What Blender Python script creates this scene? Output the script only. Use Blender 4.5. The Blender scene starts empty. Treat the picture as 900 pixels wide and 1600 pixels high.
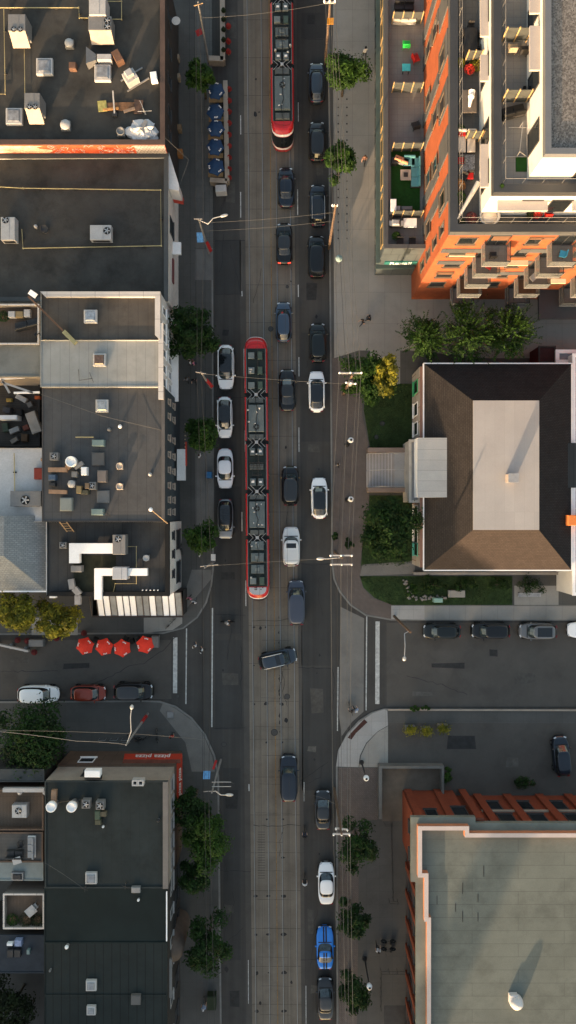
import bpy, bmesh, math, random
from mathutils import Vector, Matrix
R_ = math.radians
rnd = random.Random(7)
scene = bpy.context.scene
C = scene.collection
# ------------------------------------------------------------------ camera, sky, sun, exposure
H = 78.0; K = 13.6                     # flying height (m) and ground scale (photo px per m)
cd = bpy.data.cameras.new('camera'); cam = bpy.data.objects.new('camera', cd); C.objects.link(cam)
cam.location = (0, 0, H); cam.rotation_euler = (0, 0, 0)
cd.sensor_fit = 'VERTICAL'; cd.sensor_height = 36; cd.lens = H*K/1600*36
cd.clip_start = 1; cd.clip_end = 2000
scene.camera = cam
ELEV = R_(8.2); SUNDIR = Vector((-0.40*math.cos(ELEV), -0.9165*math.cos(ELEV), math.sin(ELEV)))
w = bpy.data.worlds.new('World'); scene.world = w; w.use_nodes = True
nt = w.node_tree; bg = nt.nodes['Background']
sky = nt.nodes.new('ShaderNodeTexSky'); sky.sky_type = 'NISHITA'; sky.sun_disc = False
sky.sun_elevation = ELEV; sky.sun_rotation = math.atan2(-0.40, -0.9165)
sky.air_density = 1.0; sky.dust_density = 3.0; sky.ozone_density = 0.0
nt.links.new(sky.outputs[0], bg.inputs[0]); bg.inputs[1].default_value = 0.15
sl = bpy.data.lights.new('sun', 'SUN'); sl.energy = 3.1; sl.angle = R_(0.6); sl.color = (1.0, 0.70, 0.44)
so = bpy.data.objects.new('sun', sl); C.objects.link(so)
so.rotation_euler = (-SUNDIR).to_track_quat('-Z', 'Y').to_euler(); so.location = (0, 0, 60)
scene.view_settings.view_transform = 'Standard'; scene.view_settings.look = 'None'
scene.view_settings.gamma = 1; scene.view_settings.use_curve_mapping = False
scene.view_settings.exposure = 1.9
# ------------------------------------------------------------------ helpers
def W(u, v, z=0.0):
    "photo pixel at a real height z -> real place"
    f = (H-z)/H/K
    return Vector(((u-450)*f, (800-v)*f, z))
def W2(u, v, z=0.0):
    p = W(u, v, z); return (p.x, p.y)
def tag(o, label=None, cat=None, group=None, kind=None):
    if label: o['label'] = label
    if cat: o['category'] = cat
    if group: o['group'] = group
    if kind: o['kind'] = kind
    return o
def empty(name, loc, rz=0, label=None, cat=None, group=None):
    o = bpy.data.objects.new(name, None); C.objects.link(o)
    o.location = loc; o.rotation_euler = (0, 0, rz); o.empty_display_size = .3
    return tag(o, label, cat, group)
class MB:
    def __init__(s): s.v = []; s.f = []; s.m = []; s.s = []
    def add(s, vs, fs, m=0, sm=False):
        b = len(s.v); s.v += [tuple(p) for p in vs]
        for f in fs:
            s.f.append([b+i for i in f]); s.m.append(m); s.s.append(sm)
        return s
    def box(s, c, d, rz=0, m=0, tp=1.0, rx=0, ry=0):
        x, y, z = d[0]/2, d[1]/2, d[2]/2
        vs = [(-x,-y,-z),(x,-y,-z),(x,y,-z),(-x,y,-z),(-x*tp,-y*tp,z),(x*tp,-y*tp,z),(x*tp,y*tp,z),(-x*tp,y*tp,z)]
        if rz or rx or ry:
            M = Matrix.Rotation(rz, 3, 'Z') @ Matrix.Rotation(ry, 3, 'Y') @ Matrix.Rotation(rx, 3, 'X')
            vs = [M @ Vector(p) for p in vs]
        vs = [(p[0]+c[0], p[1]+c[1], p[2]+c[2]) for p in vs]
        return s.add(vs, [(0,3,2,1),(4,5,6,7),(0,1,5,4),(1,2,6,5),(2,3,7,6),(3,0,4,7)], m)
    def cbox(s, c, d, ch=.04, rz=0, m=0):
        "box with chamfered top edges, c = centre of base"
        x, y, h = d[0]/2, d[1]/2, d[2]
        vs = []
        for (k, z) in ((0,0),(0,h-ch),(ch,h)):
            for sx, sy in ((-1,-1),(1,-1),(1,1),(-1,1)): vs.append(Vector((sx*(x-k), sy*(y-k), z)))
        M = Matrix.Rotation(rz, 3, 'Z'); vs = [M @ p + Vector(c) for p in vs]
        fs = [(0,3,2,1),(8,9,10,11)]
        for r in (0, 4):
            for i in range(4): j = (i+1) % 4; fs.append((r+i, r+j, r+4+j, r+4+i))
        return s.add(vs, fs, m)
    def prism(s, poly, z0, z1, m=0, mt=None, top=True, bottom=False):
        n = len(poly)
        a = sum(poly[i][0]*poly[(i+1)%n][1]-poly[(i+1)%n][0]*poly[i][1] for i in range(n))
        if a < 0: poly = poly[::-1]
        vs = [(p[0],p[1],z0) for p in poly]+[(p[0],p[1],z1) for p in poly]
        s.add(vs, [(i,(i+1)%n,n+(i+1)%n,n+i) for i in range(n)], m)
        if top: s.add([(p[0],p[1],z1) for p in poly], [list(range(n))], m if mt is None else mt)
        if bottom: s.add([(p[0],p[1],z0) for p in poly], [list(range(n))[::-1]], m)
        return s
    def sheet(s, poly, z, m=0):
        n = len(poly)
        a = sum(poly[i][0]*poly[(i+1)%n][1]-poly[(i+1)%n][0]*poly[i][1] for i in range(n))
        if a < 0: poly = poly[::-1]
        return s.add([(p[0],p[1],z) for p in poly], [list(range(n))], m)
    def cyl(s, c, r, h, n=16, m=0, r2=None, sm=True, cap=True):
        r2 = r if r2 is None else r2
        vs = [(c[0]+r*math.cos(2*math.pi*i/n), c[1]+r*math.sin(2*math.pi*i/n), c[2]) for i in range(n)]
        vs += [(c[0]+r2*math.cos(2*math.pi*i/n), c[1]+r2*math.sin(2*math.pi*i/n), c[2]+h) for i in range(n)]
        s.add(vs, [(i,(i+1)%n,n+(i+1)%n,n+i) for i in range(n)], m, sm)
        if cap: s.add(vs, [list(range(n))[::-1], list(range(n,2*n))], m)
        return s
    def lathe(s, c, prof, n=16, m=0, sm=True, M=None):
        vs = []; k = len(prof)
        for r, z in prof:
            for i in range(n):
                p = Vector((r*math.cos(2*math.pi*i/n), r*math.sin(2*math.pi*i/n), z))
                if M: p = M @ p
                vs.append((c[0]+p[0], c[1]+p[1], c[2]+p[2]))
        fs = [(a*n+i, a*n+(i+1)%n, (a+1)*n+(i+1)%n, (a+1)*n+i) for a in range(k-1) for i in range(n)]
        s.add(vs, fs, m, sm)
        if prof[-1][0] > 1e-4: s.add(vs, [list(range((k-1)*n, k*n))], m)
        return s
    def tube(s, pts, r, n=6, m=0, r2=None):
        pts = [Vector(p) for p in pts]; k = len(pts); vs = []
        for j, p in enumerate(pts):
            t = (pts[min(j+1,k-1)]-pts[max(j-1,0)]).normalized()
            a = t.cross(Vector((0,0,1)))
            if a.length < .05: a = t.cross(Vector((1,0,0)))
            a.normalize(); b = t.cross(a)
            rr = r if r2 is None else r+(r2-r)*j/(k-1)
            for i in range(n):
                q = p + a*rr*math.cos(2*math.pi*i/n) + b*rr*math.sin(2*math.pi*i/n); vs.append(tuple(q))
        fs = [(a*n+i, a*n+(i+1)%n, (a+1)*n+(i+1)%n, (a+1)*n+i) for a in range(k-1) for i in range(n)]
        s.add(vs, fs, m, True); s.add(vs, [list(range(n))[::-1], list(range((k-1)*n, k*n))], m)
        return s
    def beam(s, a, b, w, h, m=0):
        a = Vector(a); b = Vector(b); d = b-a
        t = d.normalized(); x = t.cross(Vector((0,0,1)))
        if x.length < .02: x = Vector((1,0,0))
        x.normalize(); z = x.cross(t)
        vs = [e + x*sx*w/2 + z*sz*h/2 for e in (a,b) for sx,sz in ((-1,-1),(1,-1),(1,1),(-1,1))]
        return s.add(vs, [(0,1,2,3),(7,6,5,4),(0,4,5,1),(1,5,6,2),(2,6,7,3),(3,7,4,0)], m)
    def grid(s, rows, m=0, sm=True, closed=True):
        n = len(rows[0]); vs = [p for r in rows for p in r]; fs = []
        for a in range(len(rows)-1):
            for i in range(n if closed else n-1):
                j = (i+1) % n; fs.append((a*n+i, a*n+j, (a+1)*n+j, (a+1)*n+i))
        return s.add(vs, fs, m, sm)
    def build(s, name, mats, parent=None, local=False):
        if not isinstance(mats, (list, tuple)): mats = [mats]
        me = bpy.data.meshes.new(name)
        vs = s.v
        if parent is not None and not local:
            L = Vector(parent.location); q = parent
            if q.parent is not None: L = L + Vector(q.parent.location)
            vs = [(p[0]-L[0], p[1]-L[1], p[2]-L[2]) for p in vs]
        me.from_pydata(vs, [], s.f); 
        for m in mats: me.materials.append(m)
        me.polygons.foreach_set('material_index', s.m); me.polygons.foreach_set('use_smooth', s.s)
        me.update()
        o = bpy.data.objects.new(name, me); C.objects.link(o)
        if parent is not None: o.parent = parent
        return o
def inset(poly, d):
    n = len(poly); a = sum(poly[i][0]*poly[(i+1)%n][1]-poly[(i+1)%n][0]*poly[i][1] for i in range(n))
    sg = 1 if a > 0 else -1; out = []
    for i in range(n):
        p0, p1, p2 = (Vector(poly[i-1][:2]), Vector(poly[i][:2]), Vector(poly[(i+1)%n][:2]))
        e1 = (p1-p0).normalized(); e2 = (p2-p1).normalized()
        n1 = Vector((-e1.y, e1.x))*sg; n2 = Vector((-e2.y, e2.x))*sg
        k = 1+n1.dot(n2); q = p1 + (n1+n2)*(d/max(k,.2)); out.append((q.x, q.y))
    return out
def ring(mb, po, pi, z0, z1, m=0):
    "closed wall ring between outer and inner outline"
    n = len(po)
    vs = [(p[0],p[1],z0) for p in po]+[(p[0],p[1],z1) for p in po]+[(p[0],p[1],z1) for p in pi]+[(p[0],p[1],z0) for p in pi]
    fs = []
    for i in range(n):
        j = (i+1)%n
        fs += [(i,j,n+j,n+i),(n+i,n+j,2*n+j,2*n+i),(2*n+i,2*n+j,3*n+j,3*n+i)]
    mb.add(vs, fs, m); return mb
# ------------------------------------------------------------------ materials
MATS = {}
def mat(name, col, rough=.75, metal=0, var=.12, scale=.8, fine=14, fvar=.08, bump=0, coat=0, kind=None,
        col2=None, a=.4, b=.2, gap=.012, rot=0, world=True, emit=0, streak=0, stain=0, trans=0, spec=.22, alpha=1):
    if name in MATS: return MATS[name]
    m = bpy.data.materials.new(name); m.use_nodes = True; MATS[name] = m
    t = m.node_tree; N = t.nodes; Lk = t.links; bs = N['Principled BSDF']
    bs.inputs['Roughness'].default_value = rough; bs.inputs['Metallic'].default_value = metal
    bs.inputs['Coat Weight'].default_value = coat; bs.inputs['Coat Roughness'].default_value = .06
    bs.inputs['Specular IOR Level'].default_value = spec
    if world:
        g = N.new('ShaderNodeNewGeometry'); vec = g.outputs['Position']
    else:
        g = N.new('ShaderNodeTexCoord'); vec = g.outputs['Object']
    def noise(sc, det=4, rg=.6):
        n = N.new('ShaderNodeTexNoise'); n.inputs['Scale'].default_value = sc; n.inputs['Detail'].default_value = det
        n.inputs['Roughness'].default_value = rg; Lk.new(vec, n.inputs['Vector']); return n.outputs['Fac']
    def mixc(f, c1, c2, bt='MIX'):
        x = N.new('ShaderNodeMix'); x.data_type = 'RGBA'; x.blend_type = bt
        for s_, val in ((0,f),(6,c1),(7,c2)):
            if hasattr(val, 'is_output'): Lk.new(val, x.inputs[s_])
            elif s_ == 0: x.inputs[0].default_value = val
            else: x.inputs[s_].default_value = (*val[:3], 1)
        return x.outputs[2]
    def ramp(f, lo, hi, v0=0, v1=1):
        r = N.new('ShaderNodeMapRange'); r.inputs[1].default_value = lo; r.inputs[2].default_value = hi
        r.inputs[3].default_value = v0; r.inputs[4].default_value = v1; Lk.new(f, r.inputs[0]); return r.outputs[0]
    sc = lambda c, k: tuple(max(0, min(1, x*k)) for x in c[:3])
    n1 = ramp(noise(scale), .3, .7)
    out = mixc(n1, sc(col, 1-var), sc(col, 1+var))
    if kind in ('brick', 'tile', 'plank', 'seam', 'wallbrick'):
        bt = N.new('ShaderNodeTexBrick')
        bt.inputs['Scale'].default_value = 1; bt.inputs['Mortar Size'].default_value = gap
        bt.inputs['Mortar Smooth'].default_value = .1; bt.inputs['Bias'].default_value = 0
        bt.inputs['Brick Width'].default_value = a; bt.inputs['Row Height'].default_value = b
        if kind == 'wallbrick':
            sx = N.new('ShaderNodeSeparateXYZ'); Lk.new(vec, sx.inputs[0]); ad = N.new('ShaderNodeMath'); ad.operation = 'ADD'
            Lk.new(sx.outputs[0], ad.inputs[0]); Lk.new(sx.outputs[1], ad.inputs[1])
            cb = N.new('ShaderNodeCombineXYZ'); Lk.new(ad.outputs[0], cb.inputs[0]); Lk.new(sx.outputs[2], cb.inputs[1])
            Lk.new(cb.outputs[0], bt.inputs['Vector'])
        else:
            mp = N.new('ShaderNodeMapping'); mp.inputs['Rotation'].default_value = (0, 0, rot); Lk.new(vec, mp.inputs[0])
            Lk.new(mp.outputs[0], bt.inputs['Vector'])
            if kind == 'tile': bt.offset = 0
        c2 = col2 or sc(col, .6)
        bt.inputs['Color1'].default_value = (1,1,1,1)
        k = .82 if kind in ('brick','plank','wallbrick') else .93
        bt.inputs['Color2'].default_value = (k,k,k,1); bt.inputs['Mortar'].default_value = (1,1,1,1)
        out = mixc(1.0, out, bt.outputs['Color'], 'MULTIPLY')
        out = mixc(bt.outputs['Fac'], out, c2)
    elif kind == 'leaf':
        gi = N.new('ShaderNodeNewGeometry')
        out = mixc(ramp(noise(1.1, 2), .38, .62), sc(col, .75), sc(col2 or col, 1))
        out = mixc(ramp(gi.outputs['Random Per Island'], 0, 1, 0, .65), out, sc(col, .45))
    elif kind == 'gravel':
        vo = N.new('ShaderNodeTexVoronoi'); vo.inputs['Scale'].default_value = a; Lk.new(vec, vo.inputs['Vector'])
        out = mixc(ramp(vo.outputs['Color'], .2, .9), sc(col, .65), col2 or sc(col, 1.3))
    if fvar:
        f = ramp(noise(fine, 3), .25, .75, 1-fvar*1.6, 1+fvar)
        cc = N.new('ShaderNodeCombineColor'); 
        for i in range(3): Lk.new(f, cc.inputs[i])
        out = mixc(1.0, out, cc.outputs[0], 'MULTIPLY')
    if stain:
        s1 = ramp(noise(.33, 6, .7), .48, .75, 0, stain)
        out = mixc(s1, out, sc(col, .3))
        s2 = ramp(noise(.21, 5, .65), .55, .75, 0, stain*.5)
        out = mixc(s2, out, tuple(min(1, x*1.7+.006) for x in col))
    if streak:
        mp = N.new('ShaderNodeMapping'); mp.inputs['Scale'].default_value = (1.6, .035, 1); mp.inputs['Rotation'].default_value = (0,0,-.0087); Lk.new(vec, mp.inputs[0])
        sn = N.new('ShaderNodeTexNoise'); sn.inputs['Scale'].default_value = 1; sn.inputs['Detail'].default_value = 5; sn.inputs['Roughness'].default_value = .65; Lk.new(mp.outputs[0], sn.inputs['Vector'])
        f = ramp(sn.outputs['Fac'], .3, .7, 1-streak, 1+streak); cc = N.new('ShaderNodeCombineColor')
        for i in range(3): Lk.new(f, cc.inputs[i])
        out = mixc(1.0, out, cc.outputs[0], 'MULTIPLY')
    if hasattr(out, 'is_output'): Lk.new(out, bs.inputs['Base Color'])
    if bump:
        bp = N.new('ShaderNodeBump'); bp.inputs['Strength'].default_value = bump; bp.inputs['Distance'].default_value = .02
        Lk.new(noise(fine*1.5, 3), bp.inputs['Height']); Lk.new(bp.outputs[0], bs.inputs['Normal'])
    if emit:
        bs.inputs['Emission Color'].default_value = (*col, 1); bs.inputs['Emission Strength'].default_value = emit
    if trans: bs.inputs['Subsurface Weight'].default_value = 0
    if kind == 'leaf' and trans:
        tr = N.new('ShaderNodeBsdfTranslucent'); Lk.new(out, tr.inputs[0]); ms = N.new('ShaderNodeMixShader')
        ms.inputs[0].default_value = trans; Lk.new(bs.outputs[0], ms.inputs[1]); Lk.new(tr.outputs[0], ms.inputs[2])
        Lk.new(ms.outputs[0], N['Material Output'].inputs[0])
    if alpha < 1: bs.inputs['Alpha'].default_value = alpha
    return m
def paint(name, col, metal=.0, rough=.3, coat=.55):
    return mat('paint_'+name, col, rough=rough, metal=metal, var=.03, fvar=.03, coat=coat, spec=.3, world=False)
M_asph = mat('asphalt', (.054,.051,.047), .9, streak=.16, var=.12, scale=.12, fine=40, fvar=.16, bump=.3, stain=.3)
M_asph2 = mat('asphalt_new', (.043,.0425,.041), .9, streak=.14, var=.10, scale=.3, fine=40, fvar=.14, bump=.3, stain=.2)
M_asph3 = mat('asphalt_worn', (.074,.068,.061), .9, var=.10, scale=.3, fine=40, fvar=.14, bump=.3, stain=.35)
M_slab = mat('track_concrete', (.152,.130,.104), .85, streak=.16, var=.10, scale=.3, fine=20, fvar=.12, bump=.2, kind='tile', a=60, b=4.35, gap=.02, col2=(.05,.045,.04), stain=.4)
M_walk = mat('sidewalk_concrete', (.082,.079,.073), .85, var=.10, scale=.25, fine=16, fvar=.12, kind='tile', a=1.5, b=1.5, gap=.012, col2=(.06,.058,.055), stain=.3)
M_plaza = mat('plaza_concrete', (.275,.258,.230), .85, var=.08, scale=.2, fine=16, fvar=.10, kind='tile', a=1.85, b=3.6, gap=.015, col2=(.18,.165,.15), stain=.25)
M_lightc = mat('new_concrete', (.31,.30,.285), .85, var=.07, scale=.5, fine=18, fvar=.10, kind='tile', a=1.6, b=1.6, gap=.012, col2=(.2,.19,.18), stain=.12)
M_midc = mat('aged_concrete', (.155,.145,.132), .85, var=.1, scale=.5, fine=18, fvar=.12, stain=.3)
M_kerb = mat('kerb_concrete', (.16,.155,.145), .85, var=.15, scale=1.2, fine=18)
M_paver = mat('brick_paver', (.135,.108,.094), .85, var=.12, scale=.4, fine=20, fvar=.12, kind='brick', a=.3, b=.15, gap=.02, col2=(.08,.07,.065), stain=.3, rot=.78)
M_line = mat('road_paint_white', (.42,.42,.40), .7, var=.3, scale=2.5, fine=25, fvar=.3)
M_liney = mat('road_paint_yellow', (.22,.12,.035), .7, var=.4, scale=2.5, fine=25, fvar=.3)
M_rail = mat('rail_steel', (.24,.245,.24), .45, metal=.7, var=.15, scale=.5)
M_groove = mat('rail_groove', (.03,.03,.03), .8)
M_crack = mat('crack_seal', (.017,.017,.018), .6, var=.2)
M_iron = mat('cast_iron', (.035,.033,.032), .6, metal=.5, var=.2, scale=6)
M_grass = mat('grass', (.030,.052,.016), .95, var=.35, scale=.7, fine=30, fvar=.35, bump=.6)
M_soil = mat('soil', (.055,.042,.030), .95, var=.3, scale=1, fine=25, fvar=.3, bump=.5)
M_glass = mat('dark_glass', (.012,.015,.018), .04, var=0, fvar=0, spec=.8)
M_cglass = mat('car_glass', (.008,.010,.012), .05, var=0, fvar=0, spec=.6, world=False)
M_wsh = mat('windshield_glass', (.030,.045,.050), .08, var=.35, scale=2.5, fine=5, fvar=.2, spec=.8, world=False)
M_white = mat('white_paint', (.80,.78,.76), .6, var=.05, scale=.7, fine=10, fvar=.05)
M_whiteroof = mat('white_membrane', (.44,.43,.42), .7, var=.08, scale=.5, fine=8, fvar=.08, stain=.12)
M_metal = mat('galvanised', (.38,.37,.36), .45, metal=.5, var=.12, scale=2, fine=12)
M_greym = mat('grey_metal', (.22,.215,.21), .5, metal=.3, var=.12, scale=2, fine=12)
M_dark = mat('dark_metal', (.035,.035,.036), .5, metal=.3, var=.2, scale=2)
M_black = mat('black_plastic', (.012,.012,.012), .55, var=.1, world=False)
M_rub = mat('rubber', (.015,.015,.015), .85, var=.1, world=False)
M_wood = mat('pale_wood', (.30,.20,.11), .75, var=.2, scale=2, fine=16)
M_pole = mat('pole_wood', (.12,.08,.055), .85, var=.25, scale=3, fine=20)
M_concpole = mat('concrete_pole', (.20,.19,.18), .8, var=.1)
# ------------------------------------------------------------------ the ground, roads, pavements
def sheet(name, pxs, z, m, z_at=0.0):
    mb = MB(); mb.sheet([W2(u, v, z_at) for u, v in pxs], z); return tag(mb.build(name, m), kind='structure')
g = MB(); g.sheet([(-400,-400),(400,-400),(400,400),(-400,400)], 0); tag(g.build('ground', M_asph), kind='structure')
SL = .0087
def sx(u9, v): return u9 + SL*(v-900)
def strip(name, u0, u1, v0, v1, z, m):
    return sheet(name, [(sx(u0,v0),v0),(sx(u1,v0),v0),(sx(u1,v1),v1),(sx(u0,v1),v1)], z, m)
NWk = [(328,-400),(332,200),(334,700),(334,890),(331,915),(323,942),(309,965),(287,982),(255,990),(-400,994)]
SWk = [(-400,1099),(225,1094),(250,1095),(275,1103),(300,1121),(321,1147),(336,1180),(342,1212),(345,1500),(351,2000)]
NEk = [(511,-400),(514,340),(516,600),(518,880),(521,905),(530,925),(547,946),(571,962),(611,969),(1400,970)]
SEk = [(1400,1109),(600,1107),(580,1113),(560,1126),(542,1146),(530,1170),(525,1198),(526,1600),(530,2000)]
def block(name, kerb, rest):
    mb = MB(); mb.prism([W2(*p) for p in kerb+rest], -.2, .12); tag(mb.build(name, M_walk), kind='structure')
    k = MB(); ps = [Vector(W2(*p)) for p in kerb]
    L = [];R = []
    for i, p in enumerate(ps):
        t = (ps[min(i+1,len(ps)-1)]-ps[max(i-1,0)]).normalized(); nn = Vector((-t.y, t.x))
        L.append(p+nn*.012); R.append(p-nn*.16 if False else p)
        L[-1] = p + nn*.0; R[-1] = (p, nn)
    cen = sum((Vector(W2(*p)) for p in kerb+rest), Vector((0,0)))/len(kerb+rest)
    a = []; b = []
    for p, nn in R:
        a.append(p+nn*.02); b.append(p-nn*.17)
    d1 = sum((q-cen).length for q in a); d2 = sum((q-cen).length for q in b)
    if d1 < d2:
        a = [p-nn*.02 for p, nn in R]; b = [p+nn*.17 for p, nn in R]
    for i in range(len(a)-1):
        k.prism([(a[i].x,a[i].y),(a[i+1].x,a[i+1].y),(b[i+1].x,b[i+1].y),(b[i].x,b[i].y)], 0, .126)
    tag(k.build('kerb', M_kerb), kind='structure')
block('sidewalk', NWk, [(-400,-400)])
block('sidewalk', SWk, [(-400,2000)])
block('sidewalk', NEk, [(1400,-400)])
block('sidewalk', SEk, [(1400,2000)])
# the concrete streetcar track bed and its rails
strip('track_bed', 388, 465, -300, 1900, .004, M_slab)
strip('road', 379, 388, -300, 1900, .004, M_asph3)
strip('road', 465, 471, -300, 1900, .004, M_asph3)
for u9 in (393.8, 415.6, 437.2, 458.8):
    strip('rail', u9-.45, u9+.40, -300, 1900, .012, M_rail)
    strip('rail_groove', u9+.55, u9+1.15, -300, 1900, .012, M_groove)
# joint repairs beside the rails
jr = MB()
for v in range(980, 1640, 60):
    for u9, s in ((415.6,-1),(437.2,1),(393.8,1)):
        if rnd.random() < .8:
            x, y = W2(sx(u9,v), v); r = rnd.uniform(.1,.32); n = 7
            jr.sheet([(x+s*.1+r*rnd.uniform(.5,1)*1.5*math.cos(6.283*i/n), y+r*rnd.uniform(.4,1)*math.sin(6.283*i/n)) for i in range(n)], .0075+.0003*rnd.random())
for k in range(26):
    v = rnd.uniform(960, 1150); x, y = W2(sx(435.6,v), v); r = rnd.uniform(.05,.2)
    jr.sheet([(x,y-r*1.4),(x-r,y),(x,y+r*1.4)], .009+.00005*k)
tag(jr.build('asphalt_repairs', M_crack), kind='structure')
strip('lane_line', 427.6, 428.5, -300, 1900, .0085, M_liney)
# asphalt panels of different age
for (u0,u1,v0,v1,m) in ((336,376,376,460,M_asph2),(336,376,760,990,M_asph2),(471,518,520,690,M_asph2),(471,518,880,1040,M_asph2),
                        (336,378,1000,1140,M_asph2),(472,519,1043,1235,M_asph2),(471,513,20,60,M_asph2),(349,376,1200,1500,M_asph2)):
    sheet('road_patch', [(u0,v0),(u1,v0),(u1,v1),(u0,v1)], .004, m)
sheet('road', [(-300,1000),(268,1000),(268,1092),(-300,1096)], .004, M_asph3)
sheet('road', [(604,973),(1300,973),(1300,1104),(604,1104)], .004, M_asph3)
# painted lines
def line(pts, wpx, m=M_line, z=.012, name='road_marking'):
    (u0,v0),(u1,v1) = pts; a = Vector(W2(u0,v0)); b = Vector(W2(u1,v1)); t = (b-a).normalized(); n = Vector((-t.y,t.x))*wpx/K/2
    mb = MB(); mb.sheet([(a+n)[:],(b+n)[:],(b-n)[:],(a-n)[:]], z); return tag(mb.build(name, m), kind='structure')
line([(274,996),(273.5,1083)], 6.6); line([(291.5,982),(290.5,1100)], 1.8); line([(332,950),(331,1136)], 2)
line([(590,971),(589.5,1100)], 6.6); line([(573,963),(572,1110)], 1.8); line([(528,1042),(527.5,1142)], 2.0)
sheet('crosswalk', [(532,948),(548,956),(569,966),(568,1112),(550,1128),(534,1150),(530,1120)], .006, M_midc)
for u, v0, v1, wd in ((376,300,340,1.3),(465,296,336,1.3),(378,455,463,1.5),(466,445,464,1.5),(467,558,588,1.3),(467,668,706,1.3),(378,800,830,1.5),
                   (384,907,947,1.6),(389,1225,1236,1.8),(475,1240,1252,1.8),(475,1222,1252,1.0),(381,545,588,1.3),(388,1500,1568,1.0),(478,1540,1600,1.0),(383,672,706,1.5),(376,180,210,1.3),(466,160,190,1.1)):
    line([(u,v0),(u+.2,v1)], wd)
for v in range(1300,1375,4): line([(403,v),(414,v)], .9, M_asph3, .009, 'road_grate_mark')
# sealed cracks
def crack(pts, w=.05, z=.014, jit=.12, seed=0):
    r = random.Random(seed); P = [Vector(W2(*p)) for p in pts]; Q = []
    for i in range(len(P)-1):
        n = max(2, int((P[i+1]-P[i]).length/.5))
        for k in range(n):
            q = P[i].lerp(P[i+1], k/n); Q.append(q+Vector((r.uniform(-jit,jit), r.uniform(-jit,jit))))
    Q.append(P[-1]); mb = MB()
    for i in range(len(Q)-1):
        t = (Q[i+1]-Q[i]).normalized(); n = Vector((-t.y,t.x))*w*r.uniform(.35,.7)
        mb.sheet([(Q[i]+n)[:],(Q[i+1]+n)[:],(Q[i+1]-n)[:],(Q[i]-n)[:]], z+i*.00004)
    return tag(mb.build('sealed_crack', M_crack), kind='structure')
for i, pts in enumerate([[(140,1070),(175,1056),(200,1042),(225,1036),(250,1020),(275,995)],[(336,960),(384,961)],[(332,1138),(383,1137)],[(467,1043),(518,1044),(522,1060),(519,1110)],
        [(513,1190),(470,1220)],[(378,460),(336,460)],[(336,376),(383,376)],[(636,1055),(690,1070),(730,1085)],[(470,882),(520,882)],[(376,770),(376,990)],
        [(300,1520),(380,1450)],[(470,1500),(522,1498)],[(344,1360),(392,1362)],[(377,1010),(377,1135)],[(830,1120),(832,1180),(870,1185)],[(0,1112),(60,1104),(120,1096)],
        [(394,970),(468,968)],[(396,1290),(470,1290)],[(475,60),(505,62)],[(336,620),(380,621)],[(0,1050),(90,1048)],[(480,1225),(500,1215),(505,1195)]]):
    crack(pts, seed=i, jit=.05 if i in (1,2,4,5,6,9) else .12)
for i in range(14):
    crack([(rnd.uniform(398,412), 1000+i*45),(rnd.uniform(440,462), 1001+i*45)], .02, .0165, .03, 50+i)
R9 = random.Random(99)
M_pat = [mat('patch_dark',(.030,.030,.030),.9,var=.2,scale=2,stain=.2), mat('patch_mid',(.066,.062,.056),.9,var=.2,scale=2,stain=.3), mat('patch_pale',(.085,.080,.072),.9,var=.25,scale=2,stain=.3)]
for i,(u,v,w_,d_,k) in enumerate(((487,455,16,26,0),(360,300,14,34,1),(352,520,10,10,0),(490,700,20,12,1),(356,900,22,14,0),(495,1095,18,40,1),(360,1060,26,18,1),(488,1170,14,9,2),(362,1250,20,30,0),(358,1420,16,12,1),(486,1440,10,40,1),(120,1040,40,9,0),(30,1030,30,12,1),(700,1040,50,8,0),(820,1060,34,16,1),(770,1020,12,10,0),(660,1085,30,7,2),(500,260,9,30,1),(366,1560,14,26,0),(490,1545,10,12,2),(360,40,18,40,1),(486,30,14,14,0),(720,1160,44,20,0),(800,1190,20,14,2))):
    x,y = W2(u,v); hw_, hd = w_/K/2, d_/K/2; r = lambda: R9.uniform(-.12,.12)
    mb = MB(); mb.sheet([(x-hw_+r(),y-hd+r()),(x+hw_+r(),y-hd+r()),(x+hw_+r(),y+hd+r()),(x-hw_+r(),y+hd+r())], (.009 if v < 1110 or u < 530 else .136)+i*.0001); tag(mb.build('road_patch', M_pat[k]), kind='structure')
for i in range(26):
    u = R9.choice((353,358,448,496,490,407)); v = R9.uniform(20,1590); cr_ = [(u+R9.uniform(-8,8),v)]
    for j in range(4): cr_.append((cr_[-1][0]+R9.uniform(-5,5), cr_[-1][1]+R9.uniform(6,22)))
    crack(cr_, .035, .0175+.0001*i, .10, 300+i)
for i in range(22):      # oil drips where cars stand
    u = R9.choice((352,451,497,404,495)); v = R9.uniform(10,1590); x,y = W2(u+R9.uniform(-5,5),v); r = R9.uniform(.08,.3); mb = MB()
    mb.sheet([(x+r*R9.uniform(.6,1)*math.cos(6.283*j/9),y+r*R9.uniform(.8,1.6)*math.sin(6.283*j/9)) for j in range(9)], .0205+.0001*i); tag(mb.build('oil_stain', M_crack), kind='structure')
# oil and tyre darkening, manholes
for u, v, r in ((596/3+250,920+505/3,4.6),(536/3+250,920+673/3,5.5),(423,514,4.2),(597,662,4),(588,683,3.5),(576,497.5,4),(666,504,4.5),(449,448,2.6),(350,1163,4),(83/3+250,1088,3)):
    mh = MB(); x, y = W2(u, v); zz = .015 if u < 515 else .135
    mh.cyl((x,y,zz-.01), r/K, .012, 20); mh.cyl((x,y,zz), r/K*.82, .006, 20, 1)
    tag(mh.build('manhole_cover', [M_iron, mat('iron_worn',(.06,.058,.055),.6,metal=.3,var=.2,scale=8)]), kind='structure')
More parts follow.
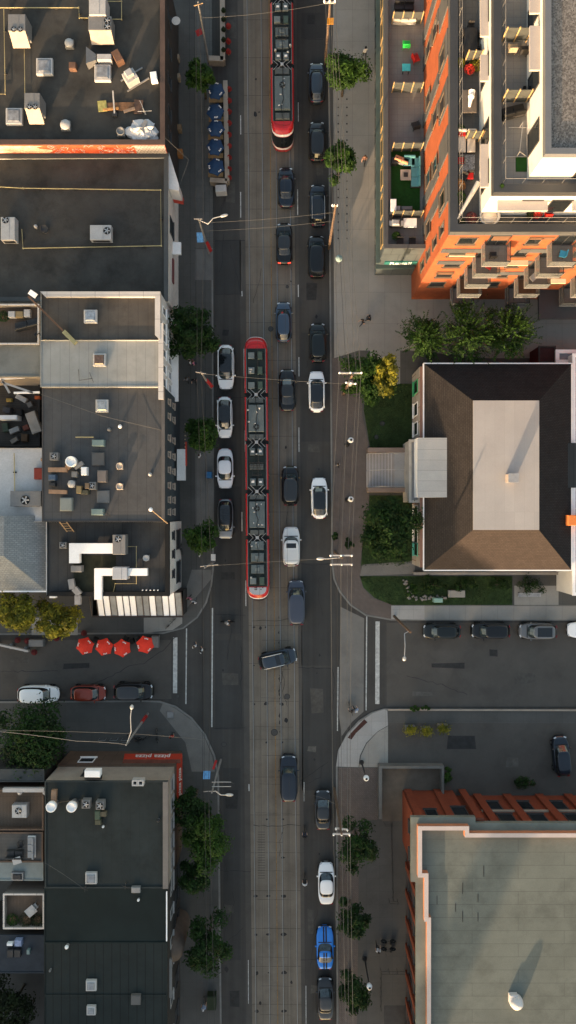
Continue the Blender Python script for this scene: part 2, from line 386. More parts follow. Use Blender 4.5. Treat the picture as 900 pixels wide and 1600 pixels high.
# pavement surfaces on the raised blocks
Z1 = .128
sheet('plaza', [(519,-300),(521,300),(522,560),(560,548),(640,548),(760,560),(900,560),(1100,560),(1100,-300)], Z1, M_plaza)
sheet('brick_paving', [(519,560),(562,560),(566,650),(577,700),(576,790),(563,880),(565,915),(580,934),(611,944),(611,967),(572,959),(549,943),(533,923),(524,903),(521,880)], Z1, M_paver)
sheet('lawn', [(573,600),(650,600),(650,700),(578,700),(568,640)], Z1, M_grass)
sheet('lawn', [(577,774),(650,774),(650,880),(564,884),(566,850),(576,800)], Z1, M_grass)
sheet('garden_path', [(566,882),(648,876),(648,896),(562,900)], Z1+.004, M_midc)
sheet('garden_path', [(578,548),(625,548),(625,600),(600,604),(578,600)], Z1+.004, M_plaza)
sheet('lawn', [(562,900),(800,900),(800,945),(612,945),(585,934),(568,918)], Z1, M_grass)
sheet('garden_path', [(803,915),(872,915),(872,945),(803,945)], Z1+.004, M_plaza)
sheet('pavement_panel', [(611,946),(663,946),(663,968),(611,967)], Z1+.004, M_lightc)
sheet('pavement_panel', [(663,946),(1100,946),(1100,968),(663,968)], Z1+.002, M_plaza)
sheet('pavement_panel', [(525,1197),(528,1172),(541,1149),(560,1129),(582,1114),(600,1108),(605,1110),(606,1133),(590,1142),(572,1160),(562,1180),(560,1198)], Z1, M_lightc)
sheet('pavement_panel', [(561,1198),(564,1180),(573,1161),(590,1143),(606,1134),(606,1198)], Z1, M_plaza)
sheet('pavement_panel', [(606,1110),(1100,1111),(1100,1129),(606,1128)], Z1, M_walk)
sheet('parking_lot', [(606,1129),(1100,1130),(1100,1240),(700,1240),(606,1198)], Z1, M_asph3)
sheet('brick_paving', [(528,1199),(592,1199),(590,1280),(562,1282),(560,1400),(556,1700),(530,1700)], Z1, M_paver)
sheet('pavement_panel', [(562,1283),(640,1283),(640,1700),(557,1700)], Z1, M_walk)
sheet('brick_band', [(543,1152),(548,1145),(569,1123),(574,1128),(556,1145),(549,1155)], Z1+.004, mat('brick_band', (.07,.03,.024), .85, kind='brick', a=.2,b=.1,gap=.015))
sheet('pavement_panel', [(305,390),(333,390),(333,438),(305,438)], Z1, mat('warm_concrete',(.125,.12,.112),.85,stain=.2))
sheet('pavement_panel', [(305,705),(334,705),(334,820),(306,820)], Z1, M_midc)
sheet('pavement_panel', [(305,-100),(331,-100),(333,388),(305,388)], Z1, M_midc if False else mat('dim_concrete',(.10,.097,.09),.85,kind='tile',a=1.5,b=1.5,gap=.015,stain=.3))
sheet('pavement_panel', [(50,965),(122,965),(122,992),(50,992)], Z1, M_plaza)
sheet('pavement_panel', [(225,965),(285,963),(285,974),(270,984),(225,989)], Z1, M_plaza)
sheet('pavement_panel', [(288,955),(330,905),(331,890),(300,890),(288,930)], Z1, M_midc)
sheet('pavement_panel', [(255,1098),(275,1107),(300,1125),(318,1148),(332,1182),(336,1205),(300,1205),(290,1160),(250,1110)], Z1, M_midc)
for u in (304,319,296):
    line([(u,-100),(u+3,890)], .35, M_crack, Z1+.006, 'pavement_joint')
line([(316,890),(318,1400)], .5, M_crack, .135, 'pavement_joint')
dm = MB()
for i in range(2):
    for k in range(18):
        x, y = W2(528.5+i*13.5, 155+k*12.8, .13); dm.box((x,y,.135),(.16,.16,.012))
tag(dm.build('pavement_studs', M_iron), kind='structure')
# grass tufts: nobody could count them
tf = MB()
def in_poly(x, y, P):
    c = False
    for i in range(len(P)):
        x1,y1 = P[i]; x2,y2 = P[i-1]
        if (y1>y) != (y2>y) and x < (x2-x1)*(y-y1)/(y2-y1)+x1: c = not c
    return c
for P in ([(573,600),(650,600),(650,700),(578,700),(568,640)],[(577,774),(650,774),(650,880),(564,884),(566,850)],[(562,900),(800,900),(800,945),(612,945),(585,934)]):
    n = 0
    while n < 5000:
        u = rnd.uniform(560,800); v = rnd.uniform(600,946)
        if not in_poly(u,v,P): continue
        n += 1; x,y = W2(u,v); a = rnd.uniform(0,3.14); s = rnd.uniform(.03,.08); hh = rnd.uniform(.03,.10)
        dx, dy = s*math.cos(a), s*math.sin(a); ox, oy = rnd.uniform(-.06,.06), rnd.uniform(-.06,.06)
        tf.add([(x-dx,y-dy,.13),(x+dx,y+dy,.13),(x+ox,y+oy,.13+hh)],[(0,1,2)])
tag(tf.build('grass', mat('grass_blades',(.035,.065,.018),.9,kind='leaf',col2=(.06,.09,.025))), 'short green grass blades on the lawns around the hip-roofed house', 'grass', kind='stuff')
# ------------------------------------------------------------------ building helpers
def flat(root, poly, z, wall, roof, ph=.5, pw=.3, cap=None, z0=0.0, roofname='roof', wallname='wall', sides=None, lo=None):
    cap = cap or wall
    wb = MB(); wb.prism(poly, z0, z-.11, top=False); wo = wb.build(wallname, wall, root)
    rb = MB(); rb.sheet(inset(poly, .02), z-ph); ro = rb.build(roofname, roof, root)
    if sides is not None:
        p = MB(); n = len(poly); q0 = inset(poly, -.03); q1 = inset(poly, pw); q2 = inset(poly, .10)
        for i in range(n):
            j = (i+1)%n; h1 = z+.03 if i in sides else z-ph+.07
            qi = q1 if i in sides else q2
            p.prism([q0[i], q0[j], qi[j], qi[i]], z-ph-.12, h1+.0007*i, 0 if i in sides else 1)
        p.build('parapet', [cap, lo or roof], root)
    elif ph > 0:
        p = MB(); ring(p, inset(poly, .012), inset(poly, pw-.03), z-ph-.05, z-.1, 0); ring(p, inset(poly, -.05), inset(poly, pw), z-.1, z+.03, 1)
        p.build('parapet', [wall, cap], root)
    return wo, ro
def window(root, c, w_, h_, ax, sg, fm, gm=None, sill=True, name='window', mull=0):
    gm = gm or M_glass
    def B(mb, du, dz, wu, wz, n0, n1, m=0):
        if ax == 'x': mb.box((c[0]+sg*(n0+n1)/2, c[1]+du, c[2]+dz), (n1-n0, wu, wz), m=m)
        else: mb.box((c[0]+du, c[1]+sg*(n0+n1)/2, c[2]+dz), (wu, n1-n0, wz), m=m)
    f = MB(); t = .09
    B(f, -w_/2+t/2, 0, t, h_, 0, .07); B(f, w_/2-t/2, 0, t, h_, 0, .07)
    B(f, 0, h_/2-t/2, w_-2*t, t, 0, .07); B(f, 0, -h_/2+t/2, w_-2*t, t, 0, .07)
    for k in range(mull): B(f, -w_/2+w_*(k+1)/(mull+1), 0, .05, h_-2*t, 0, .065)
    if sill: B(f, 0, -h_/2-.05, w_+.2, .09, 0, .16)
    fo = f.build(name, fm, root)
    p = MB(); B(p, 0, 0, w_-2*t+.02, h_-2*t+.02, 0, .03)
    p.build('pane', gm, fo) if False else None
    me = MB(); me.v = [(x-root.location[0], y-root.location[1], z-root.location[2]) for x,y,z in p.v]; me.f=p.f; me.m=p.m; me.s=p.s
    me.build('pane', gm, fo, local=True)
    return fo
def sub(mb, name, m, part, root):
    "a sub-part built in world coordinates under an unrotated part of root"
    L = Vector(root.location); q = MB(); q.v = [(x-L[0],y-L[1],z-L[2]) for x,y,z in mb.v]; q.f=mb.f; q.m=mb.m; q.s=mb.s
    return q.build(name, m, part, local=True)
def pw_rect(u0, v0, u1, v1, z): return [W2(u0,v0,z), W2(u1,v0,z), W2(u1,v1,z), W2(u0,v1,z)]
def broot(name, label, u, v, z=0, cat='building', group=None):
    p = W(u, v, z); return empty(name, (p.x, p.y, 0), 0, label, cat, group)
def skylight(root, roofo, u, v, z, s, m2=None, tall=.35, frame=None, rect=None):
    p = W(u, v, z+tall); sxx, syy = rect or (s, s)
    f = MB(); f.cbox((p.x,p.y,z), (sxx+.16,syy+.16,tall), .05)
    fo = sub(f, 'skylight', frame or M_hous_fr, roofo, root)
    g = MB(); g.box((p.x,p.y,z+tall+.05), (sxx-.1,syy-.1,.12), tp=.75)
    L = Vector(root.location); g.v = [(x-L[0],y-L[1],z_-L[2]) for x,y,z_ in g.v]
    # pane joins the skylight mesh as a second material (thing > roof > skylight is the deepest level)
    me = fo.data; b = MB(); b.v = [tuple(v_.co) for v_ in me.vertices]; b.f = [list(p_.vertices) for p_ in me.polygons]; b.m = [0]*len(b.f); b.s=[False]*len(b.f)
    b.add(g.v, g.f, 1); bpy.data.objects.remove(fo)
    return b.build('skylight', [frame or M_hous_fr, m2 or mat('skylight_dome', (.20,.205,.215), .18, var=.35, scale=2, fine=3, coat=.5)], roofo, local=True)
M_hous_fr = mat('skylight_frame', (.40,.385,.37), .6, var=.05)
# roof surfaces
Rf_tar = mat('roof_tar', (.050,.047,.042), .85, spec=.15, var=.22, scale=.35, fine=22, fvar=.15, stain=.75, bump=.3)
Rf_tar2 = mat('roof_tar_seamed', (.046,.046,.046), .85, spec=.15, var=.15, scale=.3, fine=22, fvar=.12, stain=.5, kind='tile', a=.95, b=50, gap=.02, col2=(.022,.022,.021))
Rf_brown = mat('roof_brown', (.072,.064,.056), .85, spec=.15, var=.18, scale=.35, fine=22, fvar=.12, stain=.6, kind='tile', a=1.0, b=30, gap=.014, col2=(.036,.032,.029))
Rf_grey = mat('roof_pale_grey', (.27,.27,.255), .75, spec=.15, var=.10, scale=.35, fine=22, fvar=.08, stain=.35, kind='tile', a=.95, b=30, gap=.015, col2=(.15,.15,.145))
Rf_slate = mat('roof_slate', (.070,.070,.071), .8, spec=.15, var=.12, scale=.35, fine=22, fvar=.12, stain=.45, kind='tile', a=.95, b=30, gap=.014, col2=(.034,.035,.037))
Rf_green = mat('roof_dark_green', (.022,.028,.028), .8, spec=.15, var=.14, scale=.3, fine=22, fvar=.1, stain=.55, kind='tile', a=.95, b=60, gap=.012, col2=(.015,.019,.019))
Rf_green2 = mat('roof_deep_green', (.0115,.0175,.017), .85, spec=.15, var=.15, scale=.4, fine=22, fvar=.1, stain=.3)
Rf_green3 = mat('roof_ribbed_green', (.0155,.0215,.021), .75, spec=.15, var=.12, scale=.4, fine=22, fvar=.1, stain=.3, kind='tile', a=.86, b=60, gap=.045, col2=(.007,.010,.010))
Rf_shing = mat('roof_shingle_dark', (.034,.031,.030), .9, spec=.15, var=.15, scale=.8, fine=18, fvar=.25, kind='brick', a=.35, b=.17, gap=.02, col2=(.022,.020,.019))
Rf_shing2 = mat('roof_shingle_grey', (.23,.245,.25), .9, spec=.15, var=.12, scale=.8, fine=18, fvar=.2, kind='brick', a=.35, b=.2, gap=.025, col2=(.15,.16,.165))
Rf_gravel = mat('roof_gravel', (.15,.13,.115), .95, spec=.15, var=.2, scale=.5, fine=9, kind='gravel', a=9, col2=(.24,.215,.19), bump=.8)
Wl_brick = mat('wall_orange_brick', (.36,.092,.036), .85, var=.16, scale=.6, fine=20, fvar=.12, kind='wallbrick', a=.3, b=.1, gap=.01, col2=(.26,.08,.035), stain=.22)
Wl_red = mat('wall_red_brick', (.21,.045,.020), .85, var=.12, scale=.6, fine=20, fvar=.15, kind='wallbrick', a=.3, b=.1, gap=.01, col2=(.12,.04,.025))
Wl_white = mat('wall_white_stucco', (.62,.60,.56), .8, var=.06, scale=.6, fine=10, fvar=.06, stain=.06)
Wl_whitebr = mat('wall_white_brick', (.70,.67,.62), .85, var=.12, scale=.9, fine=10, fvar=.1, kind='wallbrick', a=.4, b=.16, gap=.016, col2=(.52,.49,.46), stain=.2)
Wl_blue = mat('wall_slate_blue', (.045,.060,.070), .8, var=.1, scale=.5, fine=12, kind='wallbrick', a=30, b=.22, gap=.02, col2=(.025,.033,.04))
Wl_dark = mat('wall_dark', (.035,.032,.030), .8, var=.25, scale=.8, fine=10)
Wl_tan = mat('wall_tan_stucco', (.27,.23,.19), .85, var=.12, scale=.6, fine=12, fvar=.1, stain=.25)
Wl_brown = mat('wall_brown', (.11,.075,.055), .8, var=.12, scale=.6, fine=12, kind='wallbrick', a=2.4, b=1.4, gap=.03, col2=(.05,.035,.03))
Wl_grey = mat('wall_grey_panel', (.085,.088,.092), .55, var=.08, scale=.6, fine=12, kind='wallbrick', a=2.6, b=1.55, gap=.02, col2=(.035,.036,.038))
M_cap = mat('coping_metal', (.55,.50,.45), .5, metal=.2, var=.08, scale=.6, kind='tile', a=2.4, b=2.4, gap=.03, col2=(.3,.27,.25))
M_capd = mat('coping_dark', (.055,.058,.063), .5, metal=.3, var=.08, scale=.6)
M_capb = mat('coping_brown', (.075,.050,.040), .6, var=.2, scale=.6)
Pl_deck = mat('wood_deck', (.115,.085,.062), .85, var=.15, scale=.5, fine=10, fvar=.15, kind='tile', a=.15, b=30, gap=.012, col2=(.05,.035,.026), stain=.2)
M_terr = mat('terrace_tiles', (.20,.19,.175), .8, var=.08, scale=.5, fine=12, kind='tile', a=.6, b=.6, gap=.012, col2=(.13,.12,.115), stain=.15)
M_terrd = mat('terrace_tiles_dark', (.10,.098,.095), .8, var=.08, scale=.5, fine=12, kind='tile', a=.6, b=.6, gap=.012, col2=(.06,.06,.058), stain=.2)
M_fr_w = M_white; M_fr_d = mat('frame_dark', (.045,.045,.047), .5, var=.05); M_fr_g = mat('frame_grey', (.30,.29,.28), .5, var=.05)
# ------------------------------------------------------------------ west row, from the top
# 1 top-left block
B1 = broot('flat_roofed_building', 'tar-roofed building at the top left with a red graffiti wall along its south edge', 130, 110, 9)
P = pw_rect(-60,-60,257,225,9); w1, r1 = flat(B1, P, 9, Wl_dark, Rf_tar, .55, .45, M_capb)
mu = MB(); (x0,y0),(x1,y1) = W2(-60,225,9), W2(257,225,9)
mu.box(((x0+x1)/2, y0-.03, 8.1), (x1-x0-.02, .06, 1.55)); o = mu.build('mural_wall', mat('mural_red', (.50,.085,.035), .8, var=.3, scale=.9, fine=6, fvar=.25), B1)
gf = MB(); r2 = random.Random(3)
for k in range(30):
    xx = x1-2.2-r2.uniform(0,10.5); zz = r2.uniform(7.6,8.6); ps = [(xx, y0-.075-k*.0005, zz)]
    for j in range(5): ps.append((ps[-1][0]+r2.uniform(-.35,.35), ps[0][1], min(8.8,max(7.45,ps[-1][2]+r2.uniform(-.4,.4)))))
    gf.tube(ps, .022, 4)
sub(gf, 'graffiti', mat('graffiti_white', (.62,.50,.44), .7), o, B1)
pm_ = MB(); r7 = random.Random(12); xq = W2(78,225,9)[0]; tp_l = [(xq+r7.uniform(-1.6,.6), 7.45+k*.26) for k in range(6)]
pm_.add([(x0+.05,y0-.068,7.4)]+[(a_,y0-.068,b_) for a_,b_ in tp_l]+[(x0+.05,y0-.068,8.8)],[list(range(8))]); pm_.build('sunlit_pale_patch', mat('sunlit_cream',(.52,.42,.30),.85,var=.35,scale=1.6,fine=6,fvar=.3), B1)  # cream tone paints in the sunlit left end of the mural wall
bp = MB(); bp.box((x1-1.6, y0-.07, 8.1), (3.1,.05,1.5)); bp.build('rubble_stone_panel', mat('pale_stone', (.42,.36,.32), .9, kind='wallbrick', a=.35,b=.3,gap=.05,col2=(.2,.17,.15)), B1)
for v in (20,70,120,170,205):
    X = W2(257,v,9)[0]; Y = W2(257,v,7)[1]
    window(B1, (X, Y, 6.3), 1.3, 1.6, 'x', 1, M_fr_d)
# 2 second building
B2 = broot('flat_roofed_building', 'wide tar-roofed building with a yellow pipe loop on its roof, below the graffiti wall', 130, 345, 7.1)
P = [W2(-60,242,7.1), W2(262,240,7.1), W2(262,470,7.1), W2(-60,470,7.1)]
w2, r2o = flat(B2, P, 7.1, Wl_whitebr, Rf_tar, .25, .4, mat('coping_slate', (.07,.07,.068), .7, var=.1))
X = W2(262,300,7.1)[0]
sg = MB(); a = W2(262,250,5)[1]; b = W2(262,306,5)[1]
sg.prism([(X+.02,a),(X+1.1,b+.4),(X+1.1,b-.2),(X+.02,b)], 4.2, 6.6); sg.build('shop_sign', mat('sign_white_red', (.55,.53,.52), .5), B2)
sr = MB(); sr.prism([(X+.05,b+1.4),(X+1.13,b+.3),(X+1.13,b-.22),(X+.05,b-.02)], 3.4, 4.19); sr.build('sign_panel', mat('sign_red', (.45,.05,.03), .5), B2)
for v in (355,):
    window(B2, (X, W2(262,v,5)[1], 4.9), 1.8, 2.0, 'x', 1, M_fr_d)
cn = MB(); cn.box((X+.45, W2(262,388,4)[1], 3.9), (.9, 1.3, .35)); cn.build('door_canopy', M_white, B2)
pb = MB(); pb.box((X+.1, W2(262,425,4)[1], 4.2), (.12, 2.6, .7)); pb.build('sign_panel', mat('sign_maroon', (.16,.05,.05), .5), B2)
# 3/4 white fronted pair
def rowb(name, label, u0, v0, u1, v1, z, wall, roof, ph, cap, pw=.3, sides=(), lo=None):
    r = broot(name, label, (u0+u1)/2, (v0+v1)/2, z); P = pw_rect(u0, v0, u1, v1, z); return r, flat(r, P, z, wall, roof, ph, pw, cap, sides=sides, lo=lo), P
B3, (w3, r3), P3 = rowb('row_building', 'brown-roofed row building with wide pale coping and one square skylight', 63, 456, 250, 531, 10.4, Wl_whitebr, Rf_brown, .35, M_cap, .50, (0,1))
B4, (w4, r4), P4 = rowb('row_building', 'pale grey roofed row building between the brown roof and the slate roof', 63, 531.5, 251, 604, 10.2, Wl_whitebr, Rf_grey, .12, mat('coping_grey', (.20,.20,.19), .7), .25, (1,))
for (B, vs) in ((B3,(478,502,520)), (B4,(545,570,592))):
    X = W2(250.5,500,10.25)[0]
    for v in vs:
        for z in (8.2, 4.9):
            Yw = (800-v)*(H-10.3)/H/K; window(B, (X, Yw, z), .9, 1.7, 'x', 1, M_fr_w)
ck = MB(); ck.box((W2(250,540,10.2)[0]+.12, W2(250,540,10.2)[1]-1.6, 10.32), (.5, 7.6, .14)); ck.build('cornice', M_cap, B4)
al = MB(); al.box((X+.35, (P4[0][1]+P4[2][1])/2, 3.4), (.7, 5.4, .25)); al.build('door_canopy', M_white, B4)
# 5 slate roofed
B5, (w5, r5), P5 = rowb('row_building', 'long slate-roofed row building with blue clapboard front and many kitchen vents', 65, 605, 257, 815, 9.8, Wl_blue, Rf_slate, .22, mat('coping_slate2', (.085,.08,.077), .7, var=.12), .3, (1,), mat('curb_grey', (.10,.085,.075),.8,var=.2))
X = W2(257,700,9.8)[0]
for v in (622,645,680,707,732,757,780,800):
    Y = (800-v)*(H-9.8)/H/K
    for z in (7.4, 4.6): window(B5, (X, Y, z), .62, 1.15, 'x', 1, mat('frame_beige', (.33,.27,.22), .6))
sg = MB(); Yc = (W2(0,697,4)[1]+W2(0,755,4)[1])/2; sg.box((X+.75, Yc, 3.7), (.9, 3.4, .5)); sg.build('shop_awning', mat('awning_white',(.55,.54,.53),.6), B5)
sgr = MB(); sgr.box((X+1.25, Yc+1.2, 3.6), (.12, 2.6, .55)); sgr.build('sign_panel', mat('sign_red', (.45,.05,.03)), B5)
for k in range(9):
    lt = MB(); lt.lathe((X+1.05, W2(0,684,3)[1]+1.5-k*.42, 3.1), [(0,-.07),(.07,0),(0,.07)], 8)
    lt.build('bulb', mat('bulb_glass', (.75,.6,.4), .4), B5)
# 6 corner building with glazed lean-to
B6, (w6, r6), P6 = rowb('corner_building', 'corner building with white brick front, white bent ducts and a glazed lean-to', 72, 816, 264, 931, 8.2, Wl_whitebr, Rf_tar2, .35, mat('coping_black', (.012,.013,.014), .8, spec=.1), .4, (1,2))
X = P6[1][0]
for v in (838,868,900):
    Y = (800-v)*(H-8.2)/H/K
    window(B6, (X, Y, 5.9), .85, 1.2, 'x', 1, M_fr_d)
window(B6, (X, P6[1][1]-2.0, 2.6), 2.2, 2.2, 'x', 1, M_fr_d); window(B6, (X, P6[1][1]-5.6, 2.6), 2.4, 2.2, 'x', 1, M_fr_d)
xa = W2(141,950,4)[0]; xb = W2(284,950,4)[0]; yt = P6[2][1]-.02; yb = W2(0,963,3)[1]
fr = MB(); pans = []; n = 14
for k in range(n+1):
    x = xa+(xb-xa)*k/n; fr.beam((x,yt,4.5),(x,yb,3.2), .1,.12)
fr.box(((xa+xb)/2,yb,3.2),(xb-xa+.1,.14,.2)); fr.box(((xa+xb)/2,yt-.06,4.5),(xb-xa+.1,.12,.2)); fr.build('lean_to_frame', mat('frame_bronze',(.035,.025,.022),.5), B6)
for k in range(n):
    x = xa+(xb-xa)*(k+.5)/n; ww = (xb-xa)/n-.1; p = MB()
    p.add([(x-ww/2,yt-.1,4.5),(x+ww/2,yt-.1,4.5),(x+ww/2,yb+.08,3.22),(x-ww/2,yb+.08,3.22)],[(0,1,2,3)])
    white = k in (1,2,4,5,6,9,11,12)
    if k == 0: continue
    p.build('lean_to_panel', M_white if white else mat('polycarbonate_grey',(.17,.18,.185),.35,var=.25,scale=1.2), B6)
wl = MB(); wl.prism([(xa,yb+.1),(xb,yb+.1),(xb,yt-.05),(xa,yt-.05)], .12, 3.05, top=False); wl.build('lean_to_wall', Wl_dark, B6)
# back yards of the west row
def deck(name, label, u0, v0, u1, v1, z, wall, floor, rail=.9, cap=None, cat='roof deck'):
    r = broot(name, label, (u0+u1)/2, (v0+v1)/2, z, cat); P = pw_rect(u0,v0,u1,v1,z); flat(r, P, z+.1, wall, floor, .1 if rail < .2 else rail, .12, cap, roofname='floor'); return r
D1 = deck('roof_deck', 'grey plank roof deck with plants and benches left of the brown roof', -60, 476, 61, 538, 8.2, Wl_tan, Pl_deck, .8, M_cap)
B31, (_, r31), _p = rowb('low_annex', 'low pale grey annex roof at the left edge, just below the plank deck', -60, 539, 61.5, 588, 8.0, Wl_tan, mat('roof_mid_grey',(.16,.165,.155),.8,var=.15,scale=.3,stain=.5), .15, M_cap)
D2 = deck('yard_platform', 'cluttered dark planked yard platform with ladder and boards at the left edge', -60, 592, 62, 697, 3.2, Wl_dark, mat('dark_planks',(.050,.045,.040),.85,kind='tile',a=40,b=.2,gap=.015,col2=(.02,.018,.016),stain=.4), .4, Wl_dark, 'yard')
B51, (_, r51), _p = rowb('low_annex', 'whitish flat roofed annex between the cluttered yard and the grey shingle roof', -60, 700, 73, 815, 8.0, Wl_tan, M_whiteroof, .3, M_whiteroof, .25, (1,))
# hip roofed house on the left
B7 = broot('hip_roof_house', 'house at the left edge with a grey shingle hip roof', 10, 860, 7)
zE, zR = 7.0, 9.6
x0, y0 = W2(-70,806,zE); x1, y1 = W2(72,923,zE); rx, ry = W2(6,869,zR); 
flat(B7, [(x0,y0-.0),(x1-.3,y0),(x1-.3,y1+.3),(x0,y1+.3)], zE-.05, Wl_tan, Wl_tan, 0, roofname='ceiling')
hr = MB(); hx = rx
hr.add([(x1,y0,zE),(x1,y1,zE),(hx,ry,zR),(hx,y0,zR)],[(0,3,2,1)],0); hr.add([(x1,y1,zE),(x0,y1,zE),(x0,ry,zR),(hx,ry,zR)],[(0,1,2,3)][0:1],0)
hr.add([(x0,ry,zR),(hx,ry,zR),(hx,y0,zR),(x0,y0,zR)],[(0,1,2,3)],0)
hr.build('roof', Rf_shing2, B7)
gt = MB(); gt.box(((x0+x1)/2,y1-.07,zE-.06),(x1-x0+.2,.16,.14)); gt.box((x1+.07,(y0+y1)/2,zE-.06),(.14,abs(y1-y0),.14)); gt.build('gutter', M_fr_w, B7)
# 8 pizza building
B8 = broot('corner_building', 'dark green flat-roofed corner building with tan north wall and red pizza awning', 165, 1300, 9)
P = pw_rect(70,1221,262,1388,8.6)
wb = MB(); q = inset(P,.0); wb.prism(q, 4.6, 8.49, 0, top=False); wb.prism(inset(P,-.12), .1, 4.6, 1, top=True); wb.build('wall', [Wl_tan, Wl_brown], B8)
rb = MB(); rb.sheet(inset(P,.02), 8.45); r8 = rb.build('roof', Rf_green, B8)
pp = MB(); ring(pp, inset(P,-.04), inset(P,.12), 8.4, 8.56); xe = P[1][0]; pp.box((xe-.2,(P[1][1]+P[2][1])/2,8.62),(.55,abs(P[1][1]-P[2][1])-.05,.25),m=1); pp.build('parapet', [mat('coping_green',(.030,.036,.036),.8,spec=.15), mat('coping_tan',(.16,.14,.125),.7)], B8)
xw = P[1][0]; yn = P[0][1]
for k in range(6): window(B8, (xw, yn-1.3-k*2.05, 6.1), 1.5, 1.3, 'x', 1, M_fr_g)
window(B8, (W2(140,1205,6.5)[0], yn, 6.6), 1.5, 1.5, 'y', 1, M_fr_d)
window(B8, (W2(140,1190,3)[0]-.3, yn+.12, 3.0), 1.7, 1.4, 'y', 1, M_fr_w)
# east shop front and its awning with lettering
def text(body, name, size, M, mtl, parent, ext=.01, pos=(0,0,0), sxy=(1,1)):
    cu = bpy.data.curves.new(name, 'FONT'); cu.body = body; cu.size = size; cu.extrude = ext; cu.align_x = 'CENTER'; cu.align_y = 'CENTER'; cu.offset = .008
    o = bpy.data.objects.new(name, cu); C.objects.link(o); dg = bpy.context.evaluated_depsgraph_get(); dg.update()
    me = bpy.data.meshes.new_from_object(o.evaluated_get(dg)); bpy.data.objects.remove(o)
    L = Vector(parent.location) if parent is not None else Vector((0,0,0))
    if parent is not None and parent.parent is not None: L += Vector(parent.parent.location)
    for v in me.vertices:
        q = M @ Vector((v.co.x*sxy[0], v.co.y*sxy[1], v.co.z)); v.co = q + Vector(pos) - L
    me.materials.clear(); me.materials.append(mtl); me.name = name
    o = bpy.data.objects.new(name, me); C.objects.link(o); o.parent = parent
    return o
M_aw = mat('awning_red', (.33,.032,.015), .6, var=.08, scale=.8); M_let = mat('lettering_white', (.62,.55,.50), .6)
# north awning: outer face leans so that it is seen from above; text reads from the street (north side)
aw = MB(); ax0, ax1 = W2(193,1180,3.4)[0], W2(284,1180,3.4)[0]
yo = W2(0,1177.5,2.9)[1]; yi = W2(0,1186.5,3.8)[1]
aw.add([(ax0,yo,2.9),(ax1,yo,2.9),(ax1-.1,yi,3.8),(ax0+.1,yi,3.8),(ax0,yn+.12,3.9),(ax1,yn+.12,3.9)],[(0,1,2,3)])
aw.add([(ax1-.1,yi,3.8),(ax0+.1,yi,3.8),(ax0,yn+.12,3.9),(ax1,yn+.12,3.9)],[(0,1,2,3)],1)
aw.add([(ax0,yo,2.9),(ax0+.1,yi,3.8),(ax0,yn+.12,3.9),(ax0,yn+.12,2.9)],[(0,1,2,3)]); awn = aw.build('awning', [M_aw, mat('awning_top_maroon',(.13,.040,.025),.75,var=.2,scale=1.2)], B8)
n_ = Vector((0, .9, .62)).normalized(); up = Vector((0, yi-yo, .9)).normalized(); rt = up.cross(n_)
M3 = Matrix((rt, up, up.cross(rt)*-1)).transposed(); M3 = Matrix((rt, up, rt.cross(up))).transposed()
t = text('pizza pizza', 'lettering', .95, M3, M_let, B8, .01, ((ax0+ax1)/2, (yo+yi)/2+.03, 3.37), (1.0,.85)); 
ae = MB(); xo = W2(285,0,2.9)[0]; xi = W2(276,0,3.8)[0]; ya, yb2 = yi, W2(0,1262,3.4)[1]
ae.add([(xo,ya+.2,2.9),(xo,yb2,2.9),(xi,yb2,3.8),(xi,ya,3.8),(xw+.12,ya,3.9),(xw+.12,yb2,3.9)],[(0,1,2,3)]); ae.add([(xi,ya,3.8),(xi,yb2,3.8),(xw+.12,yb2,3.9),(xw+.12,ya,3.9)],[(0,1,2,3)],1); ae.build('awning', [M_aw, mat('awning_top_dark',(.04,.035,.033),.8)], B8)
n_ = Vector((.9,0,.62)).normalized(); up = Vector((xi-xo,0,.9)).normalized(); rt = up.cross(n_)
M3 = Matrix((rt, up, rt.cross(up))).transposed()
text('pizza pizza', 'lettering', .85, M3, M_let, B8, .01, ((xo+xi)/2+.03, (ya+yb2)/2+.1, 3.37), (.85,.8))
# 9-11 dark green terraces of the row, down to the frame's end
def greenb(v0, v1, label, roof, extra=0):
    r, (a, b), P = rowb('row_building', label, 69, v0, 261, v1, 8.5, Wl_dark, roof, .10, mat('coping_green',(.030,.036,.036),.8,spec=.15), .12)
    X = P[1][0]
    for k, f in enumerate((.25,.7)):
        Y = P[1][1]+(P[2][1]-P[1][1])*f; window(r, (X, Y, 5.8), 1.1, 1.5, 'x', 1, M_fr_g)
        window(r, (X, Y, 2.6), 1.8, 1.9, 'x', 1, M_fr_d)
    return r, b, P
B9, r9, P9 = greenb(1389, 1474, 'deep green flat-roofed row building with a pale square patch on its roof', Rf_green2)
B10, r10, P10 = greenb(1474.6, 1556, 'ribbed dark green roofed row building, second south of the pizza corner', Rf_green3)
B11, r11, P11 = greenb(1556.6, 1690, 'ribbed dark green roofed row building crossing the bottom edge of the picture on the left', Rf_green3)
pt = MB(); a = W(125,1396,8.4); b = W(160,1424,8.4); pt.sheet([(a.x,a.y),(b.x,a.y),(b.x,b.y),(a.x,b.y)], 8.385); sub(pt, 'roof_patch', mat('patch_green',(.075,.088,.082),.8,var=.1,stain=.15), r9, B9)
wc = MB(); wc.beam((P9[1][0]-.02,P9[1][1]-.2,8.58),(P9[2][0]-.02,P9[2][1]+.3,8.58),.12,.12); wc.build('white_flashing', M_white, B9)
bay = MB(); bay.lathe((P10[1][0]-.2, (P10[1][1]+P10[2][1])/2, .12), [(1.4,0),(1.4,5.2),(1.1,5.6),(0,5.9)], 14); bay.build('bay_window', mat('bay_brown',(.10,.075,.06),.7,var=.2), B10)
ac_ = MB(); ac_.box((P10[1][0]-.0, P10[1][1]-4.5, 7.0), (.5,4,.3)); ac_.build('cornice', M_greym, B10)
